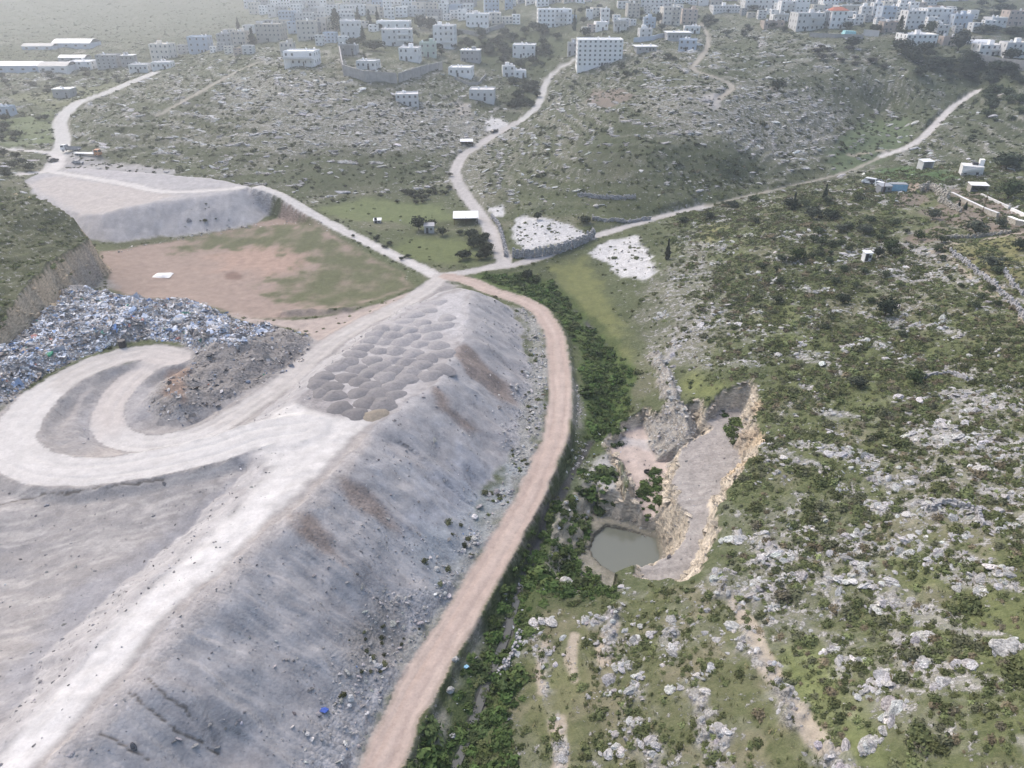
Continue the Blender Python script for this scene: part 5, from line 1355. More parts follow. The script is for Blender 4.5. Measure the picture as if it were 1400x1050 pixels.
def house(u0, v0, u1, v1, floors, mat, label, name='house', group=None, yaw=None, style='plain', depth_f=None, detail=True, cols=None, tanks=1):
    uc = (u0 + u1) / 2
    x, y, z, t = hit(uc, v1)
    w = max(3.0, (u1 - u0) * t / 1000.0); h = max(2.6, (v1 - v0) * t / 1100.0)
    yaw = rng.uniform(-0.22, 0.22) if yaw is None else yaw
    dp = min(w * (depth_f or 0.8), 13)
    m = MB(); base = 4.0
    wall_w = w / (abs(math.cos(yaw)) + 0.5 * abs(math.sin(yaw)))
    W, D = wall_w, dp
    par = 0.55 if style != 'shed' else 0.0
    m.box((0, D / 2, (h - par - base) / 2), (W, D, h - par + base))
    if par:                                             # parapet round the flat roof
        q = 0.22
        m.box((0, q / 2, h - par / 2), (W, q, par)); m.box((0, D - q / 2, h - par / 2), (W, q, par))
        m.box((-W / 2 + q / 2, D / 2, h - par / 2), (q, D - 2 * q, par)); m.box((W / 2 - q / 2, D / 2, h - par / 2), (q, D - 2 * q, par))
    fh = h / floors
    for k in range(1, floors):                          # string courses between storeys
        if fh > 2.2: m.box((0, -0.04, k * fh), (W + 0.02, 0.08, 0.16))
    root = m.build(name, M[mat]); root.location = (x, y, z); root.rotation_euler = (0, 0, yaw)
    tag(root, label, 'house' if name == 'house' else name.replace('_', ' '), group or 'houses of the hillside town')
    wins = []
    nc = cols or max(2, int(round(W / 3.0)))
    for f in range(floors):
        zc = f * fh + fh * 0.56
        for c in range(nc):
            if rng.uniform() < 0.12 and not cols: continue
            xx = -W / 2 + W * (c + 0.5) / nc
            wins.append((xx, 0.0, zc, min(1.1, W / nc * .38), min(1.25, fh * .40), 0.0))
        ns = max(1, int(D / 4))
        for c in range(ns):
            yy = D * (c + 0.5) / ns
            if x > 0: wins.append((-W / 2, yy, zc, 1.0, min(1.25, fh * .45), -math.pi / 2))
            else: wins.append((W / 2, yy, zc, 1.0, min(1.25, fh * .45), math.pi / 2))
    if style == 'balcony':
        b = MB()
        for f in range(1, floors):
            b.box((W * 0.18, -0.7, f * fh + 0.05), (W * 0.36, 1.4, 0.16)); b.box((W * 0.18, -1.36, f * fh + 0.55), (W * 0.36, 0.08, 0.9))
            b.box((0.0 + 0.04, -0.7, f * fh + 0.5), (0.08, 1.3, 0.8)); b.box((W * 0.36 - .04, -0.7, f * fh + 0.5), (0.08, 1.3, 0.8))
        b.build('balcony', M[mat], root)
    if style in ('pillars', 'terrace'):
        b = MB(); b.box((0, -1.2, fh * 1.02), (W * 0.95, 2.4, 0.2)); b.box((0, -2.34, fh * 1.02 + .45), (W * .95, 0.1, 0.7))
        b.build('veranda', M[mat], root)
        for k in range(5):
            p = MB(); p.box((-W * .44 + W * .22 * k, -2.2, fh * .5 - 1), (0.3, 0.3, fh + 2.0 - .06)); p.build('pillar', M[mat], root)
    if style == 'red':
        r = MB(); zt = h + 0.02
        r.add([(-W / 2 - .4, -.4, zt), (W / 2 + .4, -.4, zt), (W / 2 + .4, D + .4, zt), (-W / 2 - .4, D + .4, zt), (-W / 4, D / 2, zt + 1.8), (W / 4, D / 2, zt + 1.8)], [(0, 1, 5, 4), (2, 3, 4, 5), (1, 2, 5), (3, 0, 4), (3, 2, 1, 0)])
        r.build('roof', M['red_roof'], root)
    elif par and floors >= 2 and detail and rng.uniform() < .55:
        s = MB(); s.box((W * rng.uniform(-.25, .25), D * .55, h + .6), (2.4, 2.4, 1.2 + 2 * par)); s.build('stair_head', M[mat], root)
    if detail:
        for k in range(tanks):
            o = add_window(root, W * rng.uniform(-.4, .4), D * rng.uniform(.2, .8), h - par, 1, 1, 0, 'water_tank', tme); o.scale = (1, 1, 1)
        add_window(root, W * rng.uniform(-.3, .3) if cols is None else W * .5 / nc, 0, 1.05, 1.2, 2.1, 0, 'door', dme)
        for a in wins: add_window(root, *a)
    else:
        joined_windows(root, wins)
    return root

WH, CR, GR, BL, PK, GN = 'white_wall', 'cream_wall', 'grey_wall', 'blue_wall', 'pink_wall', 'green_wall'
NAMED = [
 (789,54,850,91,6,WH,'broad pale six-storey apartment block with rows of small dark windows at the hill foot','plain',0.0,9),
 (776,58,789,76,2,GR,'grey house tucked against the left side of the six-storey apartment block','plain',0,None),
 (735,13,782,37,4,WH,'white four-storey block with dark balcony openings above the green slope','balcony',.05,None),
 (700,61,732,79,2,WH,'white villa with stepped parapets alone in the dark green hollow','plain',-.1,None),
 (687,90,705,105,2,WH,'small white two-storey house beside the narrow village street','plain',.1,None),
 (703,96,720,107,1,WH,'low white annex on the right of the small street-side house','plain',.1,2),
 (629,69,656,85,2,GR,'unfinished grey two-storey house with a flat pale roof slab','plain',-.1,None),
 (612,92,645,105,1,WH,'long low white house with dark windows above the scarp','plain',-.12,None),
 (641,122,676,138,1,WH,'pale blue-white single-storey house with a row of windows on the lower slope','plain',-.05,4),
 (541,128,573,145,2,WH,'pale whitish house standing alone on the rocky slope of the spur','plain',.1,4),
 (522,40,565,63,3,WH,'wide white three-storey house with central stacked balconies','balcony',.08,None),
 (515,29,560,42,1,WH,'long white flat-roofed building with four dark windows on the ridge','plain',0,4),
 (545,65,573,84,2,WH,'small white house in front of the pale green one','plain',-.1,None),
 (574,58,597,78,2,GN,'pale green house with a cluttered roof behind the walled yard','plain',.05,None),
 (592,35,622,66,4,WH,'tall white four-storey house with three rows of balconies','balcony',-.1,None),
 (486,83,515,95,1,WH,'low white house with arched openings inside the walled compound','plain',-.15,4),
 (464,62,488,75,1,GR,'unfinished concrete house with an open terrace above the walled compound','terrace',0,2),
 (466,29,495,52,2,WH,'white two-storey house left of the conical evergreen','plain',.15,None),
 (388,70,431,90,2,WH,'white villa on a pillared basement at the end of the spur track','pillars',-.05,None),
 (384,58,402,76,2,CR,'cream block with tall openings rising behind the pillared villa','plain',0,3),
 (407,29,433,55,4,CR,'cream four-storey apartment house left of the big dark tree','plain',.05,None),
 (350,33,386,57,4,CR,'large hazy pale apartment block with a blank grey flank','plain',-.1,None),
 (298,46,318,64,3,GR,'hazy grey house between the blue-white house and the cypress','plain',.1,None),
 (318,43,338,62,3,CR,'hazy cream house directly left of the dark cypress','plain',-.1,None),
 (259,50,286,73,3,BL,'pale blue-white box house at the left end of the town','plain',0,3),
 (637,19,668,37,2,WH,'white house on the terrace wall left of the leaning pine','plain',-.05,None),
 (668,17,685,29,2,WH,'white house with a roofed terrace right of the terrace-wall house','plain',0,None),
 (662,0,683,16,3,BL,'strong blue house high in the town','plain',.1,None),
 (821,12,833,32,3,WH,'slim white tower-like house standing clear of its neighbours','plain',0,2),
 (814,30,832,42,1,WH,'white house below the slim tower-like house','plain',.15,None),
 (838,29,857,42,1,WH,'white house with a dark veranda opening right of the stepped wall','terrace',-.1,None),
 (857,5,875,24,4,CR,'cream four-storey house right of the slim white one','plain',.1,None),
 (880,24,896,38,3,BL,'pale blue three-storey house in the dense middle of the town','plain',0,None),
 (874,39,892,52,2,WH,'white cube house on the hilltop behind the blue-grey wall','plain',.1,2),
 (912,45,944,56,1,GR,'long shaded building under a flat white roof edge on the hilltop','plain',0,6),
 (926,54,952,70,2,BL,'light blue house beside the hilltop track','plain',-.25,None),
 (935,36,957,46,1,WH,'white single-storey house with one wide dark window at the track end','plain',-.1,3),
 (905,10,930,34,4,CR,'crowded cream apartment house left of the tan block','balcony',.1,None),
 (931,13,953,34,4,PK,'tan windowless-sided apartment block above the hilltop track','plain',-.1,3),
 (870,64,898,71,1,GR,'low shelter with a flat white roof on the hilltop','plain',.05,3),
 (975,8,1012,17,2,WH,'long white arcaded building on the terrace','plain',0,9),
 (1018,0,1060,12,2,WH,'white house with round-headed windows on the upper terrace','plain',0,5),
 (1066,2,1086,22,4,WH,'tall white apartment house behind the orange-tinted shed','balcony',0,None),
 (1086,0,1106,18,4,WH,'tall white apartment house with grey shaded side in the upper row','plain',.1,None),
 (1044,29,1072,38,1,PK,'low orange-tinted house with a dark roof edge','plain',-.05,None),
 (1056,20,1076,30,1,WH,'small white house with square openings behind the orange-tinted shed','terrace',0,None),
 (1087,18,1126,42,3,WH,'broad white three-storey house with stacked balconies facing the valley','balcony',.05,None),
 (1133,15,1157,39,3,WH,'white house with a red roof on a dark open basement','red',.12,3),
 (1124,16,1134,37,3,GR,'narrow grey house wall left of the red-roofed house','plain',0,2),
 (1146,8,1176,18,1,WH,'white house with a long dark roof terrace','terrace',0,None),
 (1176,9,1191,24,3,WH,'white three-storey house left of the blue-grey house','plain',-.1,None),
 (1191,4,1204,24,3,WH,'white house stepping up beside the blue-grey house','balcony',.1,None),
 (1203,9,1224,28,3,BL,'blue-grey three-storey house in the upper right of the town','plain',.1,None),
 (1206,30,1228,44,2,PK,'pinkish low house left of the pointed evergreen','plain',0,None),
 (1236,15,1262,40,4,WH,'tall bright white house behind the pointed evergreen','plain',.05,None),
 (1237,47,1280,62,2,WH,'long white two-storey house half hidden by trees','plain',.02,6),
 (1264,12,1298,32,3,WH,'white house with a wide parapet roof in the upper right','plain',-.05,None),
 (1302,20,1327,38,2,BL,'blue-grey house with two roof tanks at the town edge','plain',-.05,None),
 (1279,34,1297,47,2,WH,'white house with arched doorway below the wide parapet house','plain',.1,None),
 (1288,50,1306,62,1,PK,'pinkish flat house among the dark trees','plain',0,None),
 (1337,61,1368,77,2,WH,'white two-storey house with balcony columns above the grey yard','balcony',-.05,None),
 (1372,58,1402,79,2,WH,'white house cut off by the right edge of the picture','plain',-.1,None),
 (1352,24,1376,38,1,WH,'white house with a slanting roofline at the far right','plain',.1,None),
 (1376,15,1404,35,3,PK,'tan three-storey building with window bands at the far right','plain',-.05,None),
 (134,75,161,94,4,GR,'grey-white four-storey block among the low valley sheds','plain',.05,4),
 (167,76,184,91,2,GR,'hazy grey house with a flat pale roof right of the valley block','plain',0,3),
 (177,88,203,99,1,WH,'low white house where the valley road fades','plain',.1,None),
 (206,60,234,82,3,CR,'unfinished hazy house with spiky roof columns','plain',-.1,None),
 (208,85,234,95,1,WH,'long low white house on the left flank of the spur','plain',.1,None),
 (95,84,126,96,2,WH,'pale two-storey building left of the valley block','plain',0,None),
 (74,122,98,135,1,GR,'small grey house with a bright flat roof among the valley fields','plain',.05,2),
 (-2,145,16,158,1,BL,'pale blue-grey shed at the left edge of the picture','plain',0,2)]
HS = {}
for u0, v0, u1, v1, fl, mt, lab, sty, yaw, cols in NAMED:
    big_ = (u1 - u0) > 22 or v1 > 40
    HS[lab] = house(u0, v0, u1, v1, fl, mt, lab, style=sty, yaw=yaw, cols=cols, tanks=2 if big_ else 1)
# bright slab roofs
for lab, over in (('unfinished grey two-storey house with a flat pale roof slab', .3), ('long shaded building under a flat white roof edge on the hilltop', .6), ('low shelter with a flat white roof on the hilltop', .8), ('small grey house with a bright flat roof among the valley fields', .2), ('hazy grey house with a flat pale roof right of the valley block', .3)):
    o = HS[lab]; bb = [Vector(b) for b in o.bound_box]
    x0, x1 = min(b.x for b in bb), max(b.x for b in bb); y1 = max(b.y for b in bb); z1 = max(b.z for b in bb)
    m = MB(); m.box(((x0 + x1) / 2, y1 / 2, z1 + 0.12), (x1 - x0 + 2 * over, y1 + 2 * over, 0.24)); m.build('roof_slab', M['white_metal'], o)
# rows of smaller houses filling the town
FILL = []
rows_ = [((500,640), 8, 13), ((462,520), 22, 13), ((525,600), 24, 12), ((690,760), 6, 11), ((840,905), 10, 12), ((955,1065), 4, 12), ((1100,1240), 6, 13), ((1225,1300), 22, 12), ((560,640), 16, 11), ((865,935), 20, 11), ((1140,1235), 24, 11), ((330,470), 44, 14), ((400,520), 12, 11), ((960,1080), 14, 9), ((1010,1080), 22, 8), ((1225,1275), 10, 11), ((700,800), 2, 11), ((1290,1345), 42, 10), ((430,470), 60, 10), ((470,520), 40, 10), ((565,600), 34, 10), ((660,700), 12, 10), ((800,850), 26, 10), ((840,880), 34, 9), ((890,935), 34, 9), ((1100,1130), 12, 10), ((1140,1200), 32, 10), ((1180,1240), 18, 10), ((1225,1300), 34, 10), ((1260,1320), 4, 10), ((560,660), 2, 10), ((470,560), 4, 10), ((880,960), 6, 10), ((1000,1100), 0, 10), ((1290,1330), 26, 10), ((590,640), 27, 9), ((1195,1235), 36, 9), ((340,470), 22, 12), ((380,480), 32, 12), ((300,350), 58, 11), ((240,335), 72, 9), ((330,420), 10, 11), ((620,700), 30, 11), ((730,790), 30, 9), ((790,850), 42, 9)]
near_words = [((300, 470), 'at the hazy left end of the town'), ((470, 560), 'behind the broad balcony house'), ((560, 660), 'uphill of the four-storey balcony house'), ((660, 800), 'near the four-storey block above the green slope'), ((800, 900), 'near the slim tower-like house'), ((900, 1000), 'behind the tan block above the hilltop track'), ((1000, 1120), 'around the terrace with the arcaded building'), ((1120, 1200), 'above the red-roofed house'), ((1200, 1262), 'around the blue-grey house'), ((1262, 1420), 'around the wide parapet house')]
seen_lab = {}
col_word = {WH: 'white', CR: 'cream', GR: 'grey', BL: 'bluish', PK: 'pinkish', GN: 'greenish'}
for (ua, ub), vb, sz in rows_:
    u = ua + rng.uniform(0, 6)
    while u < ub:
        wpx = sz * rng.uniform(0.85, 1.75); hpx = sz * rng.uniform(0.8, 1.45)
        vbb = vb + rng.uniform(-3, 4)
        mt = rng.choice([WH, WH, WH, CR, CR, GR, BL, PK], p=[.2, .2, .16, .12, .1, .12, .07, .03])
        clash = any(abs((a[0] + a[2]) / 2 - (u + wpx / 2)) < (a[2] - a[0]) / 2 + wpx * .3 and abs(a[3] - vbb) < 4 for a in NAMED)
        if not clash:
            fl = 2 if hpx < sz else 3
            place = [t for (a, b), t in near_words if a <= u + wpx / 2 < b]
            lab = '%shazy %s %s-storey house, %s, %s' % ('narrow ' if wpx < sz * .95 else 'wide ' if wpx > sz * 1.28 else '', col_word[mt], {2: 'two', 3: 'three'}[fl], 'top row' if vb < 12 else 'middle rows' if vb < 30 else 'lower rows', place[0] if place else 'in the valley')
            house(u, vbb - hpx, u + wpx, vbb, fl, mt, lab, detail=False, group='small houses filling the upper town')
        u += wpx * rng.uniform(0.85, 1.2)

# sheds and greenhouses in the left valley
def long_shed(u0, v0, u1, v1, mat, roofmat, label, yaw=0.0, dep=14):
    x, y, z, t = hit((u0 + u1) / 2, v1); w = (u1 - u0) * t / 1000; h = (v1 - v0) * t / 1100 * 0.55
    root = empty('warehouse', (x, y, z), yaw); tag(root, label, 'warehouse')
    m = MB(); m.box((0, dep / 2, h / 2 - 2), (w, dep, h + 4)); m.build('wall', M[mat], root)
    r = MB(); n = 9
    for k in range(n):
        a0 = k / n; a1 = (k + 1) / n
        y0, y1 = a0 * dep - .0, a1 * dep
        z0, z1 = h + math.sin(a0 * math.pi) * dep * .14 + .02, h + math.sin(a1 * math.pi) * dep * .14 + .02
        r.add([(-w / 2 - .3, y0, z0), (w / 2 + .3, y0, z0), (w / 2 + .3, y1, z1), (-w / 2 - .3, y1, z1), (-w / 2 - .3, y0, z0 + .12), (w / 2 + .3, y0, z0 + .12), (w / 2 + .3, y1, z1 + .12), (-w / 2 - .3, y1, z1 + .12)], [(4, 5, 6, 7), (0, 3, 2, 1), (0, 1, 5, 4), (1, 2, 6, 5), (3, 0, 4, 7)])
    r.build('roof', M[roofmat], root)
    for k in range(max(3, int(w / 6))):
        add_window(root, -w / 2 + (k + .5) * w / max(3, int(w / 6)), 0, h * .55, 2.0, 1.0, 0)
    return root
long_shed(-4, 82, 55, 100, 'blue_wall', 'white_metal', 'long bluish warehouse with a bright white roof at the left edge', .03)
long_shed(54, 84, 93, 99, 'white_wall', 'grey_metal', 'grey-roofed warehouse joining the bluish one', .03)
long_shed(72, 54, 124, 66, 'blue_wall', 'white_metal', 'long greenhouse with a bright roof farthest up the left valley', .0, 18)
long_shed(30, 60, 72, 68, 'blue_wall', 'grey_metal', 'low pale blue shed left of the bright-roofed greenhouse', .0, 12)
long_shed(80, 76, 116, 83, 'grey_wall', 'white_metal', 'narrow shed with a thin white roof behind the warehouses', .0, 10)
long_shed(1318, 55, 1356, 63, 'grey_wall', 'white_metal', 'long vaulted white roof above the dark trees at far right', -.03, 9)

# ------------------------------------------------------------------ walls
def wall_line(name, px, h, th, mat, label, cat='wall', steps=None, below=1.5, world_pts=None, cap=None, posts=0):
    L3 = HL(px) if world_pts is None else world_pts
    root = empty(name, tuple(L3[0])); tag(root, label, cat, kind='thing')
    m = MB(); org = Vector(L3[0])
    for a, b in zip(L3[:-1], L3[1:]):
        a = Vector(a) - org; b = Vector(b) - org; d = (b - a); ln = math.hypot(d.x, d.y)
        if ln < .01: continue
        nx, ny = -d.y / ln * th / 2, d.x / ln * th / 2
        V = []
        for p in (a, b):
            for s in (1, -1): V += [(p.x + s * nx, p.y + s * ny, p.z - below), (p.x + s * nx, p.y + s * ny, p.z + h)]
        m.add(V, [(0, 1, 5, 4), (2, 6, 7, 3), (1, 3, 7, 5), (0, 2, 3, 1), (4, 5, 7, 6)])
    m.build('wall', M[mat], root)
    if cap:
        c = MB()
        for a, b in zip(L3[:-1], L3[1:]):
            a = Vector(a) - org; b = Vector(b) - org; mid = (a + b) / 2; d = b - a
            c.box((mid.x, mid.y, mid.z + h + 0.09), (math.hypot(d.x, d.y) + .1, th + .2, .16), math.atan2(d.y, d.x), tilt=(0, -math.atan2(d.z, math.hypot(d.x, d.y))))
        c.build('coping', M[cap], root)
    for k in range(posts):
        f = (k + .5) / posts * (len(L3) - 1); i = min(int(f), len(L3) - 2); q = f - i
        p = Vector(L3[i]) * (1 - q) + Vector(L3[i + 1]) * q - org
        d = Vector(L3[i + 1]) - Vector(L3[i])
        b_ = MB(); b_.box((p.x, p.y, p.z + h / 2 - below / 2), (.35, th + .3, h + below - .02), math.atan2(d.y, d.x)); b_.build('buttress', M[mat], root)
    return root
def stone_row(name, px, h, th, mat, label, size=0.5, cat='stone wall', rough=.25):
    """dry-stone wall: every stone its own block; joined because each shows at a pixel or two"""
    L3 = smooth_line(HL(px), 5); root = empty(name, tuple(L3[0])); tag(root, label, cat, kind='thing')
    m = MB(); org = L3[0]
    seg = np.linalg.norm(np.diff(L3[:, :2], axis=0), axis=1); cum = np.concatenate([[0], np.cumsum(seg)])
    r = random.Random(len(px) * 31 + int(px[0][0]))
    s = 0.0
    while s < cum[-1]:
        ln = size * r.uniform(.6, 1.5)
        i = min(np.searchsorted(cum, s) - 1, len(seg) - 1) if s > 0 else 0
        q = (s - cum[i]) / max(seg[i], 1e-6); p = L3[i] * (1 - q) + L3[i + 1] * q; d = L3[i + 1] - L3[i]
        a = math.atan2(d[1], d[0]); zb = float(height(p[0], p[1])) - .3; top = h * r.uniform(1 - rough, 1 + rough) + .3; zz = 0
        while zz < top:
            hh = size * r.uniform(.4, .8)
            for k in range(max(1, int(th / size * .8))):
                off = (r.uniform(-.5, .5)) * th
                m.box((p[0] - org[0] - math.sin(a) * off, p[1] - org[1] + math.cos(a) * off, zb - org[2] + zz + hh / 2), (ln, max(size * .8, th * .6) * r.uniform(.7, 1.1), hh * 1.1), a + r.uniform(-.25, .25), taper=r.uniform(.65, .95), tilt=(r.uniform(-.15, .15), r.uniform(-.15, .15)))
            zz += hh
        s += ln * .92
    o = m.build('stones', M[mat], root); o['kind'] = 'stuff'
    return root
wall_line('retaining_wall', [(465,76),(470,103),(500,112),(543,114)], 5.0, .5, 'concrete', 'tall concrete retaining wall of the compound on the spur', below=3, cap='concrete', posts=7)
wall_line('retaining_wall', [(545,113),(575,103),(605,96)], 4.6, .5, 'concrete', 'long concrete wall running right from the compound corner', below=3, posts=5)
wall_line('yard_wall', [(622,108),(640,116),(655,115),(664,104)], 1.3, .4, 'concrete', 'pale wall round the yard of the low house above the scarp')
wall_line('retaining_wall', [(866,58),(888,56),(910,51)], 2.6, .4, 'blue_wall', 'blue-grey wall rising below the white cube house on the hilltop')
wall_line('retaining_wall', [(620,45),(655,50),(668,44),(690,37)], 3.0, .5, 'concrete', 'terrace wall under the white houses left of the pine')
wall_line('retaining_wall', [(1332,86),(1365,93),(1405,97)], 4.5, .5, 'concrete', 'pale grey yard wall below the houses at the far right')
wall_line('yard_wall', [(1106,50),(1140,52),(1180,53)], 2.2, .4, 'concrete', 'long low wall below the broad balcony house', below=2)
wall_line('yard_wall', [(1180,48),(1201,50)], 3.0, .4, 'grey_wall', 'short grey wall right of the turquoise sheeting')
wall_line('garden_wall', [(1300,268),(1322,279),(1345,290),(1363,297)], 1.1, .55, 'stone_wall', 'cream stone garden wall along the dark plot', cap='white_wall')
wall_line('garden_wall', [(1378,303),(1390,308),(1410,312)], 1.3, .8, 'stone_wall', 'short end of the cream garden wall by the olive tree', cap='white_wall')
wall_line('garden_wall', [(1341,268),(1360,277),(1379,286)], .8, .5, 'white_wall', 'white garden wall above the dark plot, left piece')
wall_line('garden_wall', [(1382,288),(1400,296),(1420,304)], .8, .5, 'white_wall', 'white garden wall above the dark plot, right piece')
stone_row('stone_wall', [(702,352),(730,352),(765,345),(795,334),(812,324)], 2.6, .9, 'grey_stone', 'grey dry-stone wall holding the white rubble patch above the junction', .55)
stone_row('stone_wall', [(672,297),(683,312),(689,335),(692,352)], 1.1, .9, 'grey_stone', 'line of pale stones edging the right side of the northern track', .5)
stone_row('stone_wall', [(1257,262),(1268,258),(1280,264),(1296,273)], 1.8, 1.0, 'stone_wall', 'rough cream stone bank beside the blue container', .6)
stone_row('stone_wall', [(1283,275),(1297,282),(1312,290)], 1.2, .8, 'stone_wall', 'broken stone terrace edge in the upper garden', .5)
stone_row('stone_wall', [(1290,327),(1315,326),(1340,324),(1380,319)], .8, .7, 'stone_wall', 'low mossy stone wall under the two olive trees', .45)
stone_row('stone_wall', [(1300,345),(1322,362),(1345,380),(1368,402),(1388,420),(1402,440)], .8, .7, 'grey_stone', 'low stone wall climbing along the dry meadow at right', .5)
stone_row('stone_wall', [(1372,372),(1385,392),(1400,405)], .8, .6, 'grey_stone', 'short stone wall at the right edge of the dry meadow', .45)
stone_row('stone_wall', [(712,866),(704,890),(690,912),(680,926)], .7, .8, 'grey_stone', 'short line of pale stones above the stream bushes', .4)
stone_row('stone_wall', [(790,268),(830,272),(870,271)], 1.1, .8, 'grey_stone', 'grey terrace wall on the foot of the middle hill, upper one', .6)
stone_row('stone_wall', [(810,300),(850,303),(890,300)], .9, .8, 'grey_stone', 'grey terrace wall on the foot of the middle hill, lower one', .6)
stone_row('stone_wall', [(1250,520),(1290,512),(1330,522)], .5, .6, 'grey_stone', 'ragged stone line across the upper right-hand hill', .5)
stone_row('stone_wall', [(1268,700),(1300,690),(1335,700),(1345,722)], .6, .7, 'grey_stone', 'curved stone edging round a yellow-green hollow on the right', .5)

# ------------------------------------------------------------------ small buildings and things near by
def facing(u, v): return hit(u, v)
# open shed with a white roof beside the northern track
x, y, z, t = hit(637, 306)
root = empty('shed', (x, y, z), .05); tag(root, 'open-sided shed with a bright white sheet roof beside the northern track', 'shed')
r = MB(); r.box((0, 1.5, 2.7), (8.6, 6.0, .14), tilt=(.12, 0)); r.build('roof', M['white_metal'], root)
for px_ in (-3.9, 0, 3.9):
    for py in (-1.0, 4.0):
        p = MB(); p.box((px_, py, 1.1), (.16, .16, 3.0)); p.build('post', M['wood'], root)
b = MB(); b.box((0, 4.1, 1.1), (8.2, .15, 2.6)); b.build('back_wall', M['wood'], root)
tag(bpy.data.objects['shed'], None)
def hut(name, u, v, w, d, h, wallm, roofm, label, yaw=0, open_front=False, cat='hut', tilt=.08):
    x, y, z, t = hit(u, v); root = empty(name, (x, y, z), yaw); tag(root, label, cat)
    m = MB()
    m.box((-w / 2 + .1, d / 2, h / 2 - .5), (.2, d, h + 1)); m.box((w / 2 - .1, d / 2, h / 2 - .5), (.2, d, h + 1)); m.box((0, d - .1, h / 2 - .5), (w - .4, .2, h + 1))
    if not open_front: m.box((0, .1, h / 2 - .5), (w - .4, .2, h + 1))
    m.build('wall', M[wallm], root)
    r_ = MB(); r_.box((0, d / 2, h + .12), (w + .4, d + .4, .12), tilt=(tilt, 0)); r_.build('roof', M[roofm], root)
    if not open_front:
        add_window(root, w * .2, 0, h * .58, .8, .8, 0); add_window(root, -w * .2, 0, 1.0, .9, 2.0, 0, 'door', dme)
    else:
        f = MB(); f.box((0, d * .5, .05), (w - .5, d - .5, .1)); f.build('floor', M['concrete'], root)
    return root
hut('hut', 587, 319, 3.2, 3, 2.4, 'grey_wall', 'grey_metal', 'small grey hut beside the dark round tree in the meadow', .1)
hut('shelter', 638, 199, 5.5, 4, 1.8, 'wood', 'white_metal', 'low shelter with a white roof below the rocky slope', .05, True, 'shelter')
hut('shelter', 1268, 231, 4.2, 3.2, 2.6, 'white_wall', 'white_metal', 'white open-fronted shelter on the green garden meadow', .15, True, 'shelter')
hut('hut', 1338, 262, 5.0, 3, 1.9, 'stone_wall', 'white_wall', 'low cream stone hut with a ragged roof by the garden wall', -.15, True)
hut('hut', 1186, 357, 1.8, 1.5, 2.0, 'white_wall', 'white_metal', 'tiny white hut with dark door posts in the stony garden', .1)
hut('hut', 516, 305, 2.4, 2, .9, 'grey_wall', 'white_metal', 'tiny low white-roofed hut at the left of the meadow', .1)
# two-level white house at the garden end
x, y, z, t = hit(1328, 240)
root = empty('garden_house', (x, y, z), -.35); tag(root, 'small white house with an outside ramp and roof post at the garden end', 'house')
m = MB(); m.box((0, 2.5, 1.2), (6.4, 5, 3.6)); m.build('wall', M['white_wall'], root)
m = MB(); m.box((2.6, 3.6, 3.9), (1.4, 2.2, 1.9)); m.build('stair_head', M['white_wall'], root)
m = MB(); m.box((-.6, -.45, 1.5), (5.4, .9, .2), tilt=(0, -.28)); m.box((-.6, -.86, 1.95), (5.4, .08, .7), tilt=(0, -.28)); m.build('ramp', M['white_wall'], root)
m = MB(); m.box((.8, 3.2, 3.4), (1.6, 1.4, .9)); m.build('roof_clutter', M['dark_metal'], root)
for k in (-2, 1.6): add_window(root, k, 0, .75, .9, 1.0, 0)
# container, shed, tank
x, y, z, t = hit(1228, 262)
root = empty('container', (x, y, z), -.08); tag(root, 'pale blue sheet-metal container on the bare garden pad', 'container')
m = MB(); m.box((0, 1.3, 1.15), (5.2, 2.5, 2.2)); m.build('body', M['blue_metal'], root)
for k in range(11):
    m = MB(); m.box((-2.45 + k * .49, .03, 1.15), (.14, .08, 2.1)); m.build('rib', M['blue_metal'], root)
m = MB(); m.box((0, 1.3, 2.3), (5.3, 2.6, .1)); m.build('roof', M['grey_metal'], root)
hut('shed', 1211, 263, 3.6, 3, 1.9, 'grey_metal', 'grey_metal', 'dull grey metal shed left of the blue container', .1, cat='shed')
x, y, z, t = hit(1162, 49)
m = MB(); m.box((0, 2, 1.2), (7, 5, 2.6), taper=.85, tilt=(0, .06)); o = m.build('sheeted_greenhouse', M['teal_cloth']); o.location = (x, y, z); tag(o, 'turquoise sheeted shelter among the trees below the red-roofed house', 'greenhouse')

# ------------------------------------------------------------------ vehicles
def wheel_me():
    m = MB(); m.cyl((0, -.11, 0), (0, .11, 0), .33, .33, 12, 0); m.cyl((0, -.125, 0), (0, .125, 0), .19, .19, 8, 1)
    me = bpy.data.meshes.new('wheel'); me.from_pydata(m.V, [], m.F); me.materials.append(M['rubber']); me.materials.append(M['grey_metal']); me.polygons.foreach_set('material_index', m.fm); return me
WHEEL = wheel_me()
def profile_solid(pts, y0, y1, inset=0.0):
    """side outline extruded across, narrower towards the roof"""
    zmax = max(p[1] for p in pts); n = len(pts); V = []
    for s, yy in ((0, y0), (1, y1)):
        for (a, b) in pts:
            k = inset * max(0, (b - .75)) / max(zmax - .75, .01)
            V.append((a, yy + (k if s == 0 else -k), b))
    F = [tuple(range(n)), tuple(reversed(range(n, 2 * n)))] + [(i, i + n, (i + 1) % n + n, (i + 1) % n) for i in range(n)]
    return V, F
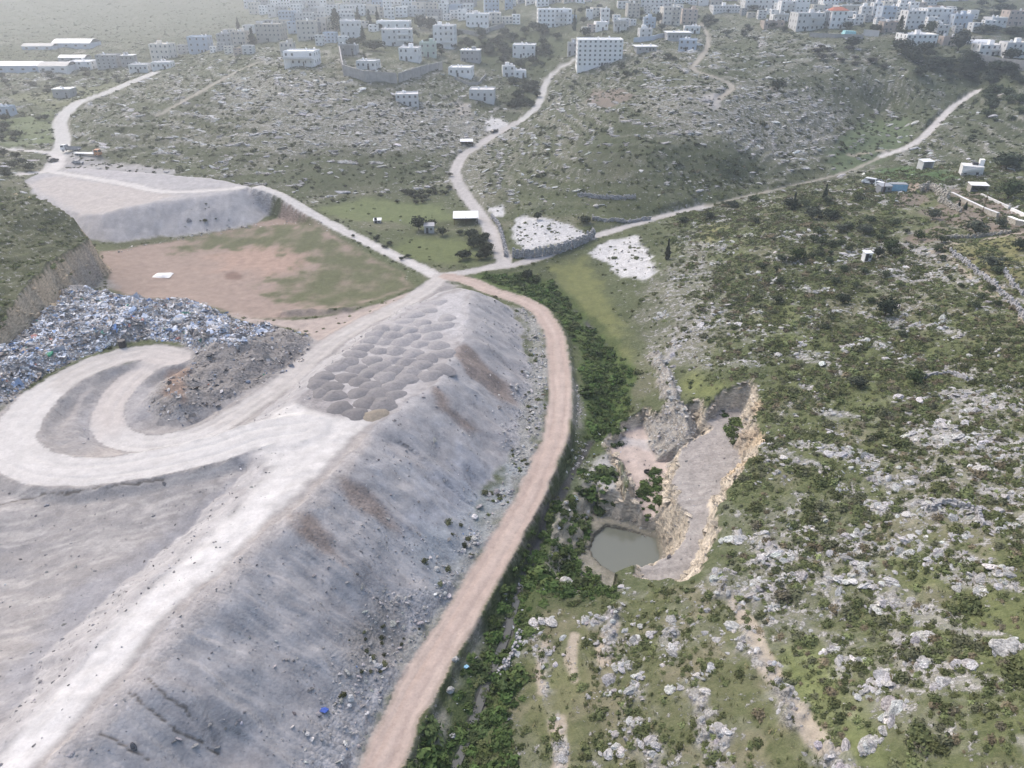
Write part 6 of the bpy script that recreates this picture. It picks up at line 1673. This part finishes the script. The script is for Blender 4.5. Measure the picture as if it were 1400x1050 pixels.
def vehicle(name, cat, u, v, heading, bodym, label, kind='car', scale=1.0):
    x, y, z, t = hit(u, v)
    root = empty(name, (x, y, z), heading); tag(root, label, cat); root.scale = (scale,) * 3
    if kind == 'van':
        pts = [(-2.3, .35), (2.2, .35), (2.25, .85), (1.75, 1.05), (1.25, 1.85), (1.0, 1.98), (-2.2, 1.98), (-2.3, 1.8)]; win = [(-2.0, 1.15), (1.45, 1.12), (1.1, 1.75), (-2.0, 1.75)]
    else:
        pts = [(-2.1, .32), (2.1, .32), (2.15, .72), (1.95, .86), (.95, .95), (.4, 1.42), (-1.2, 1.45), (-1.85, .98), (-2.12, .9)]; win = [(-1.55, .97), (.75, .95), (.3, 1.34), (-1.1, 1.36)]
    V, F = profile_solid(pts, -.86, .86, .16); mesh_obj('body', V, F, M[bodym], root)
    V, F = profile_solid(win, -.83, .83, .10); V = [(a, b * (.995 if c < 1 else 1.01), c) for a, b, c in V]
    g = mesh_obj('side_windows', V, F, M['glass'], root)
    m = MB()
    if kind == 'van': m.box((1.52, 0, 1.45), (.06, 1.4, .75), tilt=(0, -.56)); m.box((-2.31, 0, 1.5), (.04, 1.3, .5))
    else: m.box((.70, 0, 1.19), (.05, 1.35, .62), tilt=(0, -.86)); m.box((-1.55, 0, 1.22), (.05, 1.3, .6), tilt=(0, .95))
    m.build('windscreen', M['glass'], root)
    for sx in (-1.35, 1.35):
        for sy in (-.8, .8):
            o = bpy.data.objects.new('wheel', WHEEL); COL.objects.link(o); o.parent = root; o.location = (sx, sy, .33)
    for sy in (-.6, .6):
        h_ = MB(); h_.box((2.15, sy, .68), (.08, .3, .16)); h_.build('headlight', M['white_metal'], root)
    return root
vehicle('van', 'van', 1187, 251, 2.5, 'white_metal', 'white van farthest from the blue container in the parked row', 'van')
vehicle('parked_car', 'car', 1198, 251, 2.6, 'dark_metal', 'dark car between the white van and the white jeep-like car', 'car')
vehicle('parked_car', 'car', 1205, 257, -1.1, 'white_metal', 'white car with its dark windscreen turned to us by the grey shed', 'van', .95)
vehicle('parked_car', 'car', 676, 181, .9, 'dark_metal', 'dark car at the edge of the pale track by the white rubble', 'car')
vehicle('parked_car', 'car', 73, 221, 1.2, 'dark_metal', 'dark car at the yard corner where the tracks meet', 'car')
vehicle('parked_car', 'car', 955, 63, .3, 'white_metal', 'white car on the hilltop track', 'car', 1.2)
vehicle('parked_car', 'car', 195, 98, .3, 'blue_metal', 'hazy bluish car on the far village road', 'car', 1.2)
vehicle('parked_car', 'car', 107, 224, -.2, 'grey_metal', 'grey car in the middle of the gravel yard', 'car')
def truck(u, v, heading, cabm, bedm, label, length=8.5, load=False):
    x, y, z, t = hit(u, v); root = empty('truck', (x, y, z), heading); tag(root, label, 'truck')
    c = length / 2
    m = MB(); m.box((0, 0, .85), (length, 1.0, .3)); m.build('chassis', M['dark_metal'], root)
    V, F = profile_solid([(c - 1.9, .6), (c, .6), (c + .05, 1.6), (c - .25, 2.7), (c - 1.9, 2.75)], -1.15, 1.15, .1); mesh_obj('cab', V, F, M[cabm], root)
    m = MB(); m.box((c - .10, 0, 2.15), (.06, 1.9, .85), tilt=(0, -.24)); m.box((c - .9, 0, 2.2), (1.1, 2.26, .65)); m.build('cab_glass', M['glass'], root)
    m = MB(); m.box((-1.1, 0, 1.1), (length - 2.4, 2.4, .2)); m.box((c - 2.2, 0, 1.9), (.12, 2.4, 1.5)); m.build('flatbed', M[bedm], root)
    if load:
        for sy in (-1.16, 1.16):
            m = MB(); m.box((-1.1, sy, 1.55), (length - 2.4, .08, .7)); m.build('side_board', M[bedm], root)
    for sx in (c - 1.0, -c + 1.0, -c + 2.2):
        for sy in (-1.0, 1.0):
            o = bpy.data.objects.new('wheel', WHEEL); COL.objects.link(o); o.parent = root; o.location = (sx, sy, .5); o.scale = (1.5, 1.3, 1.5)
    return root
truck(121, 213, -.12, 'orange_paint', 'white_metal', 'faded orange truck with a long flat bed parked at the yard edge', 11)
truck(98, 207, math.pi - .1, 'white_metal', 'grey_metal', 'white-cabbed truck parked behind the orange one', 8, True)

# ------------------------------------------------------------------ bits and pieces
x, y, z, t = hit(222, 377)
V = []; F = []; n = 9
for i in range(n):
    for j in range(n):
        a, b = (i / (n - 1) - .5) * 5.2, (j / (n - 1) - .5) * 3.6
        edge = max(abs(i / (n - 1) - .5), abs(j / (n - 1) - .5)) * 2
        V.append((a * (1 + .15 * perlin(np.array([b * .6]), np.array([2.2]))[0]), b + .4 * perlin(np.array([a * .5]), np.array([7.1]))[0], (.55 + .5 * perlin(np.array([a * .8]), np.array([b * .8]))[0]) * (1 - edge ** 3) + .03))
for i in range(n - 1):
    for j in range(n - 1): F.append((i * n + j, (i + 1) * n + j, (i + 1) * n + j + 1, i * n + j + 1))
o = mesh_obj('tarpaulin', V, F, M['white_cloth'], smooth=True); o.location = (x, y, z); tag(o, 'white sheet spread over a low pile on the bare reddish field', 'tarpaulin')
def blob(name, u, v, sz, mat, label, cat, flat=.6, seed=1):
    x, y, z, t = hit(u, v); V, F = rock_shape(seed + 40, 3, .6) if name == 'boulder' else bag_shape(seed)
    V = np.array(V) * sz; V[:, 2] *= flat / .5 * (.8 if name == 'boulder' else 1)
    o = mesh_obj(name, V, F, M['rock_o'] if name == 'boulder' else M[mat]); o.color = (.52, .515, .5, 1); o.location = (x, y, z + sz * .1); tag(o, label, cat); return o
blob('plastic_sack', 443, 971, .55, 'blue_cloth', 'crumpled dark blue sack on the rubble below the gravel slope', 'sack', .4, 4)
blob('plastic_sack', 637, 912, .5, 'blue_metal', 'light blue plastic sack in the bushes beside the beige road', 'sack', .5, 6)
blob('plastic_sheet', 67, 485, 1.0, 'green_cloth', 'green plastic heap near the left end of the rubbish tip', 'plastic sheet', .5, 8)
blob('boulder', 615, 945, .55, 'white_wall', 'bright round boulder between the beige road and the bushes', 'boulder', .9, 3)
blob('boulder', 618, 1007, .45, 'white_wall', 'white round boulder in the bushes by the stream', 'boulder', .9, 5)
blob('boulder', 623, 902, .5, 'white_wall', 'white boulder on the verge above the blue sack', 'boulder', .8, 7)
blob('boulder', 775, 800, 1.3, 'grey_stone', 'big grey boulder in the bushes at the near edge of the pond', 'boulder', .8, 9)
blob('boulder', 1375, 888, 1.5, 'white_wall', 'broad pale boulder lying alone near the right edge', 'boulder', .5, 2)
def barrel(u, v, label, mat, rad=.45, h=1.0, name='barrel'):
    x, y, z, t = hit(u, v); m = MB(); m.cyl((0, 0, 0), (0, 0, h), rad, rad, 12)
    for q in (.02, .35, .66, .97): m.cyl((0, 0, h * q - .03), (0, 0, h * q + .03), rad + .04, rad + .04, 12)
    o = m.build(name, M[mat]); o.location = (x, y, z - .02); tag(o, label, name); return o
barrel(168, 474, 'dark open bin at the foot of the rubbish tip by the hairpin', 'dark_metal', .75, 1.5, 'bin')
x, y, z, t = hit(885, 646)
V = []; F = []
for i in range(14):
    for j in range(8):
        a, b = 2 * math.pi * i / 14, 2 * math.pi * j / 8; rr = .5 + .2 * math.cos(b); V.append((rr * math.cos(a), rr * math.sin(a), .2 + .2 * math.sin(b)))
        F.append((i * 8 + j, ((i + 1) % 14) * 8 + j, ((i + 1) % 14) * 8 + (j + 1) % 8, i * 8 + (j + 1) % 8))
o = mesh_obj('tyre', V, F, M['rubber'], smooth=True); o.location = (x, y, z); tag(o, 'old black tyre lying on the pinkish pit floor', 'tyre')
x, y, z, t = hit(743, 540); m = MB(); m.cyl((-.5, -.1, .12), (.5, .15, .16), .11, .08, 7); m.cyl((.1, 0, .15), (.45, -.35, .3), .05, .03, 6)
o = m.build('log', M['wood']); o.location = (x, y, z); tag(o, 'dark piece of wood lying on the left edge of the beige road', 'log')
def pole(u, v, h, label):
    x, y, z, t = hit(u, v); m = MB(); m.cyl((0, 0, -.3), (0, 0, h), .11, .08, 7); m.box((0, 0, h - .3), (1.2, .1, .1)); o = m.build('utility_pole', M['wood']); o.location = (x, y, z); tag(o, label, 'pole')
pole(1206, 266, 6, 'thin pole in front of the grey shed'); pole(1343, 290, 5, 'thin pole standing in the dark garden plot'); pole(745, 60, 8, 'thin pole below the four-storey block'); pole(640, 82, 7, 'thin pole beside the unfinished grey house')

# ------------------------------------------------------------------ trees
def trunk_mesh(h, r, seed):
    rr = random.Random(seed); m = MB(); p = Vector((0, 0, -.4)); d = Vector((rr.uniform(-.08, .08), rr.uniform(-.08, .08), 1)); n = 4; tops = []
    for k in range(n):
        q = p + d * (h + .4) / n + Vector((rr.uniform(-.06, .06), rr.uniform(-.06, .06), 0)) * h * .3
        m.cyl(p, q, r * (1 - .5 * k / n), r * (1 - .5 * (k + 1) / n), 7); p = q
        if k >= 1:
            for _ in range(2):
                a = rr.uniform(0, 6.28); e = q + Vector((math.cos(a), math.sin(a), rr.uniform(.4, .9))) * h * .4
                m.cyl(q, e, r * .4, r * .15, 5)
    return m
def crown(kind, seed):
    if kind == 'round':
        V, F = leaf_cloud(420, seed, lambda d, s: 0.8 + 0.34 * noise3(d, 2.2, s) + .12 * noise3(d, 5, s + 1), .115, .55, .8)
        V[:, 2] += .25
    elif kind == 'olive':
        V, F = leaf_cloud(420, seed, lambda d, s: 0.78 + 0.42 * noise3(d, 2.6, s) + .15 * noise3(d, 6, s + 1), .11, .5, .72); V[:, 2] += .2
    elif kind == 'cypress':
        r = np.random.default_rng(seed); V = []; F = []
        for i in range(420):
            q = r.uniform(0, 1); rad = (.16 * math.sin(min(1, q * 1.25 + .12) * math.pi) ** .7 + .02) * (1 + .25 * math.sin(q * 30 + seed)) * r.uniform(.55, 1.05)
            a = r.uniform(0, 6.28); c = np.array([rad * math.cos(a), rad * math.sin(a), q]); s = .045
            n_ = np.array([math.cos(a), math.sin(a), .4]) + r.normal(size=3) * .4; n_ /= np.linalg.norm(n_); b = np.cross(n_, r.normal(size=3)); b /= np.linalg.norm(b); e = np.cross(n_, b); k = len(V)
            V += [c - b * s, c + e * s * 1.6, c + b * s, c - e * s * 1.6]; F.append((k, k + 1, k + 2, k + 3))
        cv, cf = ico(1); k = len(V); V += list(np.stack([cv[:, 0] * .10, cv[:, 1] * .10, cv[:, 2] * .42 + .45], 1)); F += [tuple(i + k for i in f) for f in cf]; V = np.array(V)
    else:   # conifer: tiers of drooping branches
        r = np.random.default_rng(seed); V = []; F = []
        for i in range(620):
            q = r.uniform(0.03, 1) ** .8; tier = (q * 7) % 1
            rad = (.33 * (1 - q) ** .8 + .02) * (1.05 - .45 * tier) * r.uniform(.25, 1.08)
            a = r.uniform(0, 6.28); c = np.array([rad * math.cos(a), rad * math.sin(a), q - .05 * rad / .3]); s = .042
            n_ = np.array([math.cos(a) * .5, math.sin(a) * .5, .8]) + r.normal(size=3) * .35; n_ /= np.linalg.norm(n_); b = np.cross(n_, r.normal(size=3)); b /= np.linalg.norm(b); e = np.cross(n_, b); k = len(V)
            V += [c - b * s, c + e * s, c + b * s, c - e * s]; F.append((k, k + 1, k + 2, k + 3))
        V = np.array(V)
    return V, F
CROWNS = {k: make_protos([crown(k, 500 + i) for i in range(3)], 'crown', M['leaf_o']) for k in ('round', 'olive', 'cypress', 'conifer')}
TRUNKS = []
for i in range(3):
    m = trunk_mesh(1.0, .07, 600 + i); me = bpy.data.meshes.new('trunk'); me.from_pydata(m.V, [], m.F); me.materials.append(M['bark']); me.update(); TRUNKS.append(me)
def tree(name, kind, u, v, wpx, hpx, col, label, group=None, cat='tree'):
    x, y, z, t = hit(u, v); w = wpx * t / 1000; h = hpx * t / 1100
    root = empty(name, (x, y, z), rng.uniform(0, 6.28)); tag(root, label, cat, group)
    i = int(rng.integers(0, 3))
    tr_ = bpy.data.objects.new('trunk', TRUNKS[i]); COL.objects.link(tr_); tr_.parent = root
    cr = bpy.data.objects.new('crown', CROWNS[kind][i]); COL.objects.link(cr); cr.parent = root; cr.color = (*col, 1)
    if kind in ('round', 'olive'):
        cr.scale = (w / 1.9, w / 1.9, h * .72); cr.location = (0, 0, h * .24); tr_.scale = (h * .6, h * .6, h * .55)
    elif kind == 'cypress':
        cr.scale = (w / .34, w / .34, h); tr_.scale = (h * .25, h * .25, h * .5)
    else:
        cr.scale = (w / .64, w / .64, h * .95); cr.location = (0, 0, h * .06); tr_.scale = (h * .35, h * .35, h * .6)
    return root
DK = (.036, .048, .03); OL = (.085, .098, .07); GRN = (.055, .078, .032); CY = (.035, .05, .03); PINE = (.055, .07, .045)
T = [('cypress_tree','cypress',912,355,7,32,(.05,.055,.035),'lone thin dark cypress beside the white rubble scar'),
 ('bushy_tree','round',721,383,17,19,DK,'dark rounded tree at the road junction'),
 ('bushy_tree','round',573,315,26,24,DK,'dark rounded tree in the meadow left of the grey hut'),
 ('bushy_tree','round',605,322,18,14,DK,'low dark tree right of the grey hut in the meadow'),
 ('bushy_tree','round',642,325,16,13,DK,'dark tree below the white-roofed shed'),
 ('bushy_tree','round',662,352,18,22,(.05,.055,.035),'dark bushy tree at the corner of track and meadow'),
 ('olive_tree','olive',1333,322,36,28,OL,'largest grey-green olive tree beside the low mossy wall'),
 ('olive_tree','olive',1366,312,20,20,OL,'smaller olive tree right of the largest one'),
 ('olive_tree','olive',1275,300,22,19,OL,'olive tree in the middle of the stony garden'),
 ('olive_tree','olive',1354,368,36,26,OL,'olive tree alone in the dry meadow at right'),
 ('olive_tree','olive',1393,342,22,22,DK,'dark olive at the right edge above the dry meadow'),
 ('bushy_tree','round',1377,272,36,32,GRN,'big green tree beside the low cream stone hut'),
 ('bushy_tree','round',1375,232,44,28,(.055,.072,.045),'wide dark tree behind the small white garden house'),
 ('bushy_tree','round',1210,432,34,30,DK,'dark dense tree high on the right-hand hill'),
 ('bushy_tree','round',1250,525,28,26,GRN,'rounded green tree on the right-hand hill above the boulders'),
 ('bushy_tree','round',1172,530,28,20,(.06,.07,.05),'grey-green tree left of the rounded green one on the hill'),
 ('bushy_tree','round',1152,415,22,17,DK,'dark tree on the shoulder of the right-hand hill'),
 ('bushy_tree','round',1090,355,24,20,GRN,'green tree near the skyline of the right-hand hill'),
 ('bushy_tree','round',1110,300,28,22,OL,'grey-green tree on the skyline left of the parked cars'),
 ('cypress_tree','cypress',1127,272,6,22,CY,'thin young cypress on the skyline'),
 ('cypress_tree','cypress',1084,287,7,26,CY,'thin young cypress left along the skyline'),
 ('bushy_tree','round',1078,285,20,18,DK,'dark bush-like tree at the left end of the skyline'),
 ('bushy_tree','round',1135,300,26,16,DK,'broad dark tree below the skyline cypress'),
 ('bushy_tree','round',1150,318,22,15,OL,'grey broad tree below the grey shed'),
 ('bushy_tree','round',1180,320,26,17,OL,'pale grey-green tree in the stony garden'),
 ('bushy_tree','round',1215,345,22,22,GRN,'bright green tree behind the tiny white hut'),
 ('bushy_tree','round',1200,352,16,18,DK,'dark tree right of the tiny white hut'),
 ('bushy_tree','round',1255,328,18,16,GRN,'leafy tree by the stone terraces of the garden'),
 ('cypress_tree','cypress',1310,284,4,12,CY,'small dark cypress by the garden wall, left of a pair'),
 ('cypress_tree','cypress',1319,287,5,12,CY,'small dark cypress by the garden wall, right of a pair'),
 ('bushy_tree','round',1063,124,24,19,(.06,.075,.05),'dark round tree alone on the middle hill'),
 ('bushy_tree','round',970,300,16,12,DK,'dark tree where the eastern track starts to climb'),
 ('bushy_tree','round',1000,283,22,10,DK,'low dark tree along the eastern track'),
 ('bushy_tree','round',1030,276,20,10,GRN,'low green tree farther along the eastern track'),
 ('bushy_tree','round',935,305,18,10,DK,'low bushy tree below the eastern track'),
 ('bushy_tree','round',800,305,22,12,DK,'dark low tree behind the white rubble patch'),
 ('bushy_tree','round',735,300,12,12,DK,'dark low tree among the white rubble'),
 ('cypress_tree','cypress',346,62,10,23,(.05,.06,.045),'stout dark cypress at the hazy left end of the town'),
 ('cypress_tree','cypress',326,40,5,16,(.05,.06,.045),'slim hazy cypress behind the stout one'),
 ('conifer_tree','conifer',460,42,26,30,PINE,'big dark bushy conifer in the left part of the town'),
 ('conifer_tree','conifer',497,62,14,26,PINE,'conical evergreen between the white houses'),
 ('cypress_tree','cypress',490,32,7,21,CY,'slim cypress between two narrow white blocks'),
 ('cypress_tree','cypress',505,36,7,22,CY,'slim cypress right of the narrow white blocks'),
 ('cypress_tree','cypress',516,28,5,18,CY,'slim cypress in the upper left of the town'),
 ('bushy_tree','round',512,70,34,18,DK,'broad dark trees clump behind the walled compound'),
 ('bushy_tree','round',483,64,20,14,DK,'dark tree left of the conical evergreen'),
 ('bushy_tree','round',575,40,22,22,(.07,.075,.05),'large brownish tree right of the long white building'),
 ('bushy_tree','round',590,42,20,20,(.07,.075,.05),'second brownish tree nearer the tall balcony house'),
 ('conifer_tree','conifer',703,30,14,16,PINE,'pine leaning above the terrace wall'),
 ('cypress_tree','cypress',785,42,5,28,CY,'tall thin cypress beside the four-storey block'),
 ('bushy_tree','round',800,50,16,14,DK,'dark tree left of the house below the tower-like one'),
 ('bushy_tree','round',900,32,12,16,DK,'dark tree right of the pale blue three-storey house'),
 ('bushy_tree','round',968,32,18,14,DK,'dark tree right of the tan block'),
 ('bushy_tree','round',936,70,10,8,DK,'bush-like tree before the light blue house'),
 ('conifer_tree','conifer',1227,52,18,30,PINE,'pointed evergreen in front of the white town houses'),
 ('conifer_tree','conifer',1236,54,8,18,PINE,'small pointed evergreen at its right'),
 ('bushy_tree','round',1271,48,20,22,(.07,.085,.05),'tall green tree behind the long white house'),
 ('bushy_tree','round',1165,66,26,18,DK,'dark tree under the turquoise sheeting'),
 ('bushy_tree','round',1158,40,18,12,DK,'dark tree right of the red-roofed house'),
 ('bushy_tree','round',1196,44,22,12,DK,'dark tree between grey wall and pinkish house'),
 ('bushy_tree','round',1232,72,34,22,DK,'dense dark tree left of the long white house'),
 ('bushy_tree','round',1265,70,30,14,DK,'dark hedge-like tree under the long white house'),
 ('bushy_tree','round',1310,70,30,30,(.055,.065,.05),'large dark tree beside the pinkish flat house'),
 ('bushy_tree','round',1325,86,30,18,DK,'dark tree above the pale grey yard wall'),
 ('bushy_tree','round',1315,58,16,20,(.07,.075,.055),'brownish tree below the blue-grey house'),
 ('bushy_tree','round',1382,82,26,18,DK,'dark tree between the two white houses at far right'),
 ('bushy_tree','round',1345,46,34,14,DK,'dark trees behind the vaulted white roof'),
 ('bushy_tree','round',1385,48,30,13,DK,'dark tree below the tan building at far right'),
 ('bushy_tree','round',1075,24,12,10,DK,'small dark tree before the tall apartment house'),
 ('bushy_tree','round',1030,14,18,8,DK,'dark hedge-like tree on the upper terrace')]
for a in T: tree(*a)
# groups that nothing tells apart
def grove(px, n, kind, wp, hp, col, label, group, minf=.6):
    bushy = 'bush' in label  # bush-like trees are filed under shrubs along with the real shrubs
    xs = [p[0] for p in px]; ys = [p[1] for p in px]; k = 0; guard = 0
    pa = np.array([(a, b) for a, b in px], float)
    while k < n and guard < 600:
        guard += 1
        u, v = rng.uniform(min(xs), max(xs)), rng.uniform(min(ys), max(ys))
        if not polydist(np.array([u]), np.array([v]), pa, True)[3][0]: continue
        f = rng.uniform(minf, 1.3); tree('tree_or_shrub' if bushy else 'bushy_tree', kind, u, v, wp * f, hp * f, tuple(np.array(col) * rng.uniform(.8, 1.25)), label, group, 'shrub' if bushy else 'tree'); k += 1
grove([(625,50),(740,40),(775,60),(730,100),(690,88),(640,66)], 46, 'round', 16, 11, DK, 'dark tree filling the green hollow between the town houses', 'trees in the hollow below the four-storey block')
grove([(700,110),(742,112),(735,150),(695,150)], 20, 'round', 15, 9, DK, 'dark tree in the shaded plot left of the village street', 'trees left of the village street')
grove([(1240,70),(1400,95),(1400,125),(1300,118),(1235,95)], 34, 'round', 24, 13, DK, 'dark tree below the houses at the right end of the town', 'trees below the right end of the town')
grove([(1350,115),(1400,110),(1400,170),(1345,165)], 14, 'round', 18, 11, (.06, .08, .04), 'green tree on the slope above the eastern track', 'trees above the eastern track')
grove([(0,95),(130,97),(200,110),(130,125),(100,133),(0,120)], 24, 'round', 11, 6, (.06, .07, .05), 'hazy dark tree among the fields of the left valley', 'trees in the left valley')
grove([(0,155),(70,160),(75,200),(0,195)], 9, 'round', 15, 9, DK, 'dark tree in the green field left of the far road', 'trees left of the far road')
grove([(0,212),(40,215),(50,235),(0,245)], 9, 'round', 15, 11, DK, 'dark tree behind the knoll at the left edge', 'trees behind the knoll')
grove([(520,270),(615,240),(625,262),(560,285)], 18, 'round', 11, 7, (.06, .068, .045), 'brownish bush-like tree at the upper edge of the meadow', 'trees along the upper meadow edge')
grove([(588,308),(630,312),(665,320),(672,358),(640,362),(605,335)], 13, 'round', 18, 13, DK, 'dark dense tree in the plot between meadow and northern track', 'trees between meadow and northern track')
grove([(470,320),(520,345),(560,362),(575,362),(560,345),(500,315)], 10, 'round', 9, 6, DK, 'small dark bush-like tree along the western road', 'bushes along the western road')
grove([(860,75),(940,75),(930,95),(840,110),(770,130),(760,120)], 16, 'round', 11, 7, (.06, .07, .045), 'dark tree on the crown of the middle hill', 'trees on the crown of the middle hill')
grove([(1120,60),(1200,75),(1220,95),(1110,90)], 12, 'round', 15, 7, (.07, .07, .06), 'greyish bush-like tree below the long low wall', 'trees below the long low wall')
grove([(560,45),(640,60),(640,85),(600,75)], 10, 'round', 10, 8, DK, 'dark tree round the tall balcony house', 'trees round the tall balcony house')
grove([(960,28),(1085,30),(1090,45),(1000,60),(965,50)], 16, 'round', 12, 7, (.055, .066, .045), 'dark bush-like tree on the slope below the arcaded building', 'trees below the arcaded building')
grove([(440,45),(620,30),(640,62),(560,72),(450,62)], 14, 'round', 13, 10, DK, 'dark tree between the houses in the left half of the town', 'trees in the left half of the town')
grove([(780,10),(960,8),(960,40),(800,46)], 18, 'round', 11, 9, DK, 'dark tree between the houses in the middle of the town', 'trees in the middle of the town')
grove([(1090,8),(1300,10),(1300,40),(1090,44)], 18, 'round', 11, 8, DK, 'dark tree between the houses in the right half of the town', 'trees in the right half of the town')
grove([(1300,10),(1400,0),(1400,60),(1310,55)], 22, 'round', 18, 9, (.05,.065,.045), 'dark tree on the hazy slope at the upper right corner', 'trees at the upper right corner')
grove([(1000,300),(1120,265),(1230,285),(1300,330),(1400,400),(1400,470),(1200,470),(1040,440)], 44, 'olive', 15, 12, (.068, .085, .048), 'round dark bush-like shrub on the upper right-hand hill', 'tall shrubs on the upper right-hand hill', .5)
grove([(1090,330),(1180,300),(1230,330),(1150,380),(1090,370)], 16, 'round', 15, 11, (.062, .082, .045), 'low green tree on the bushy shoulder below the stony garden', 'trees below the stony garden')
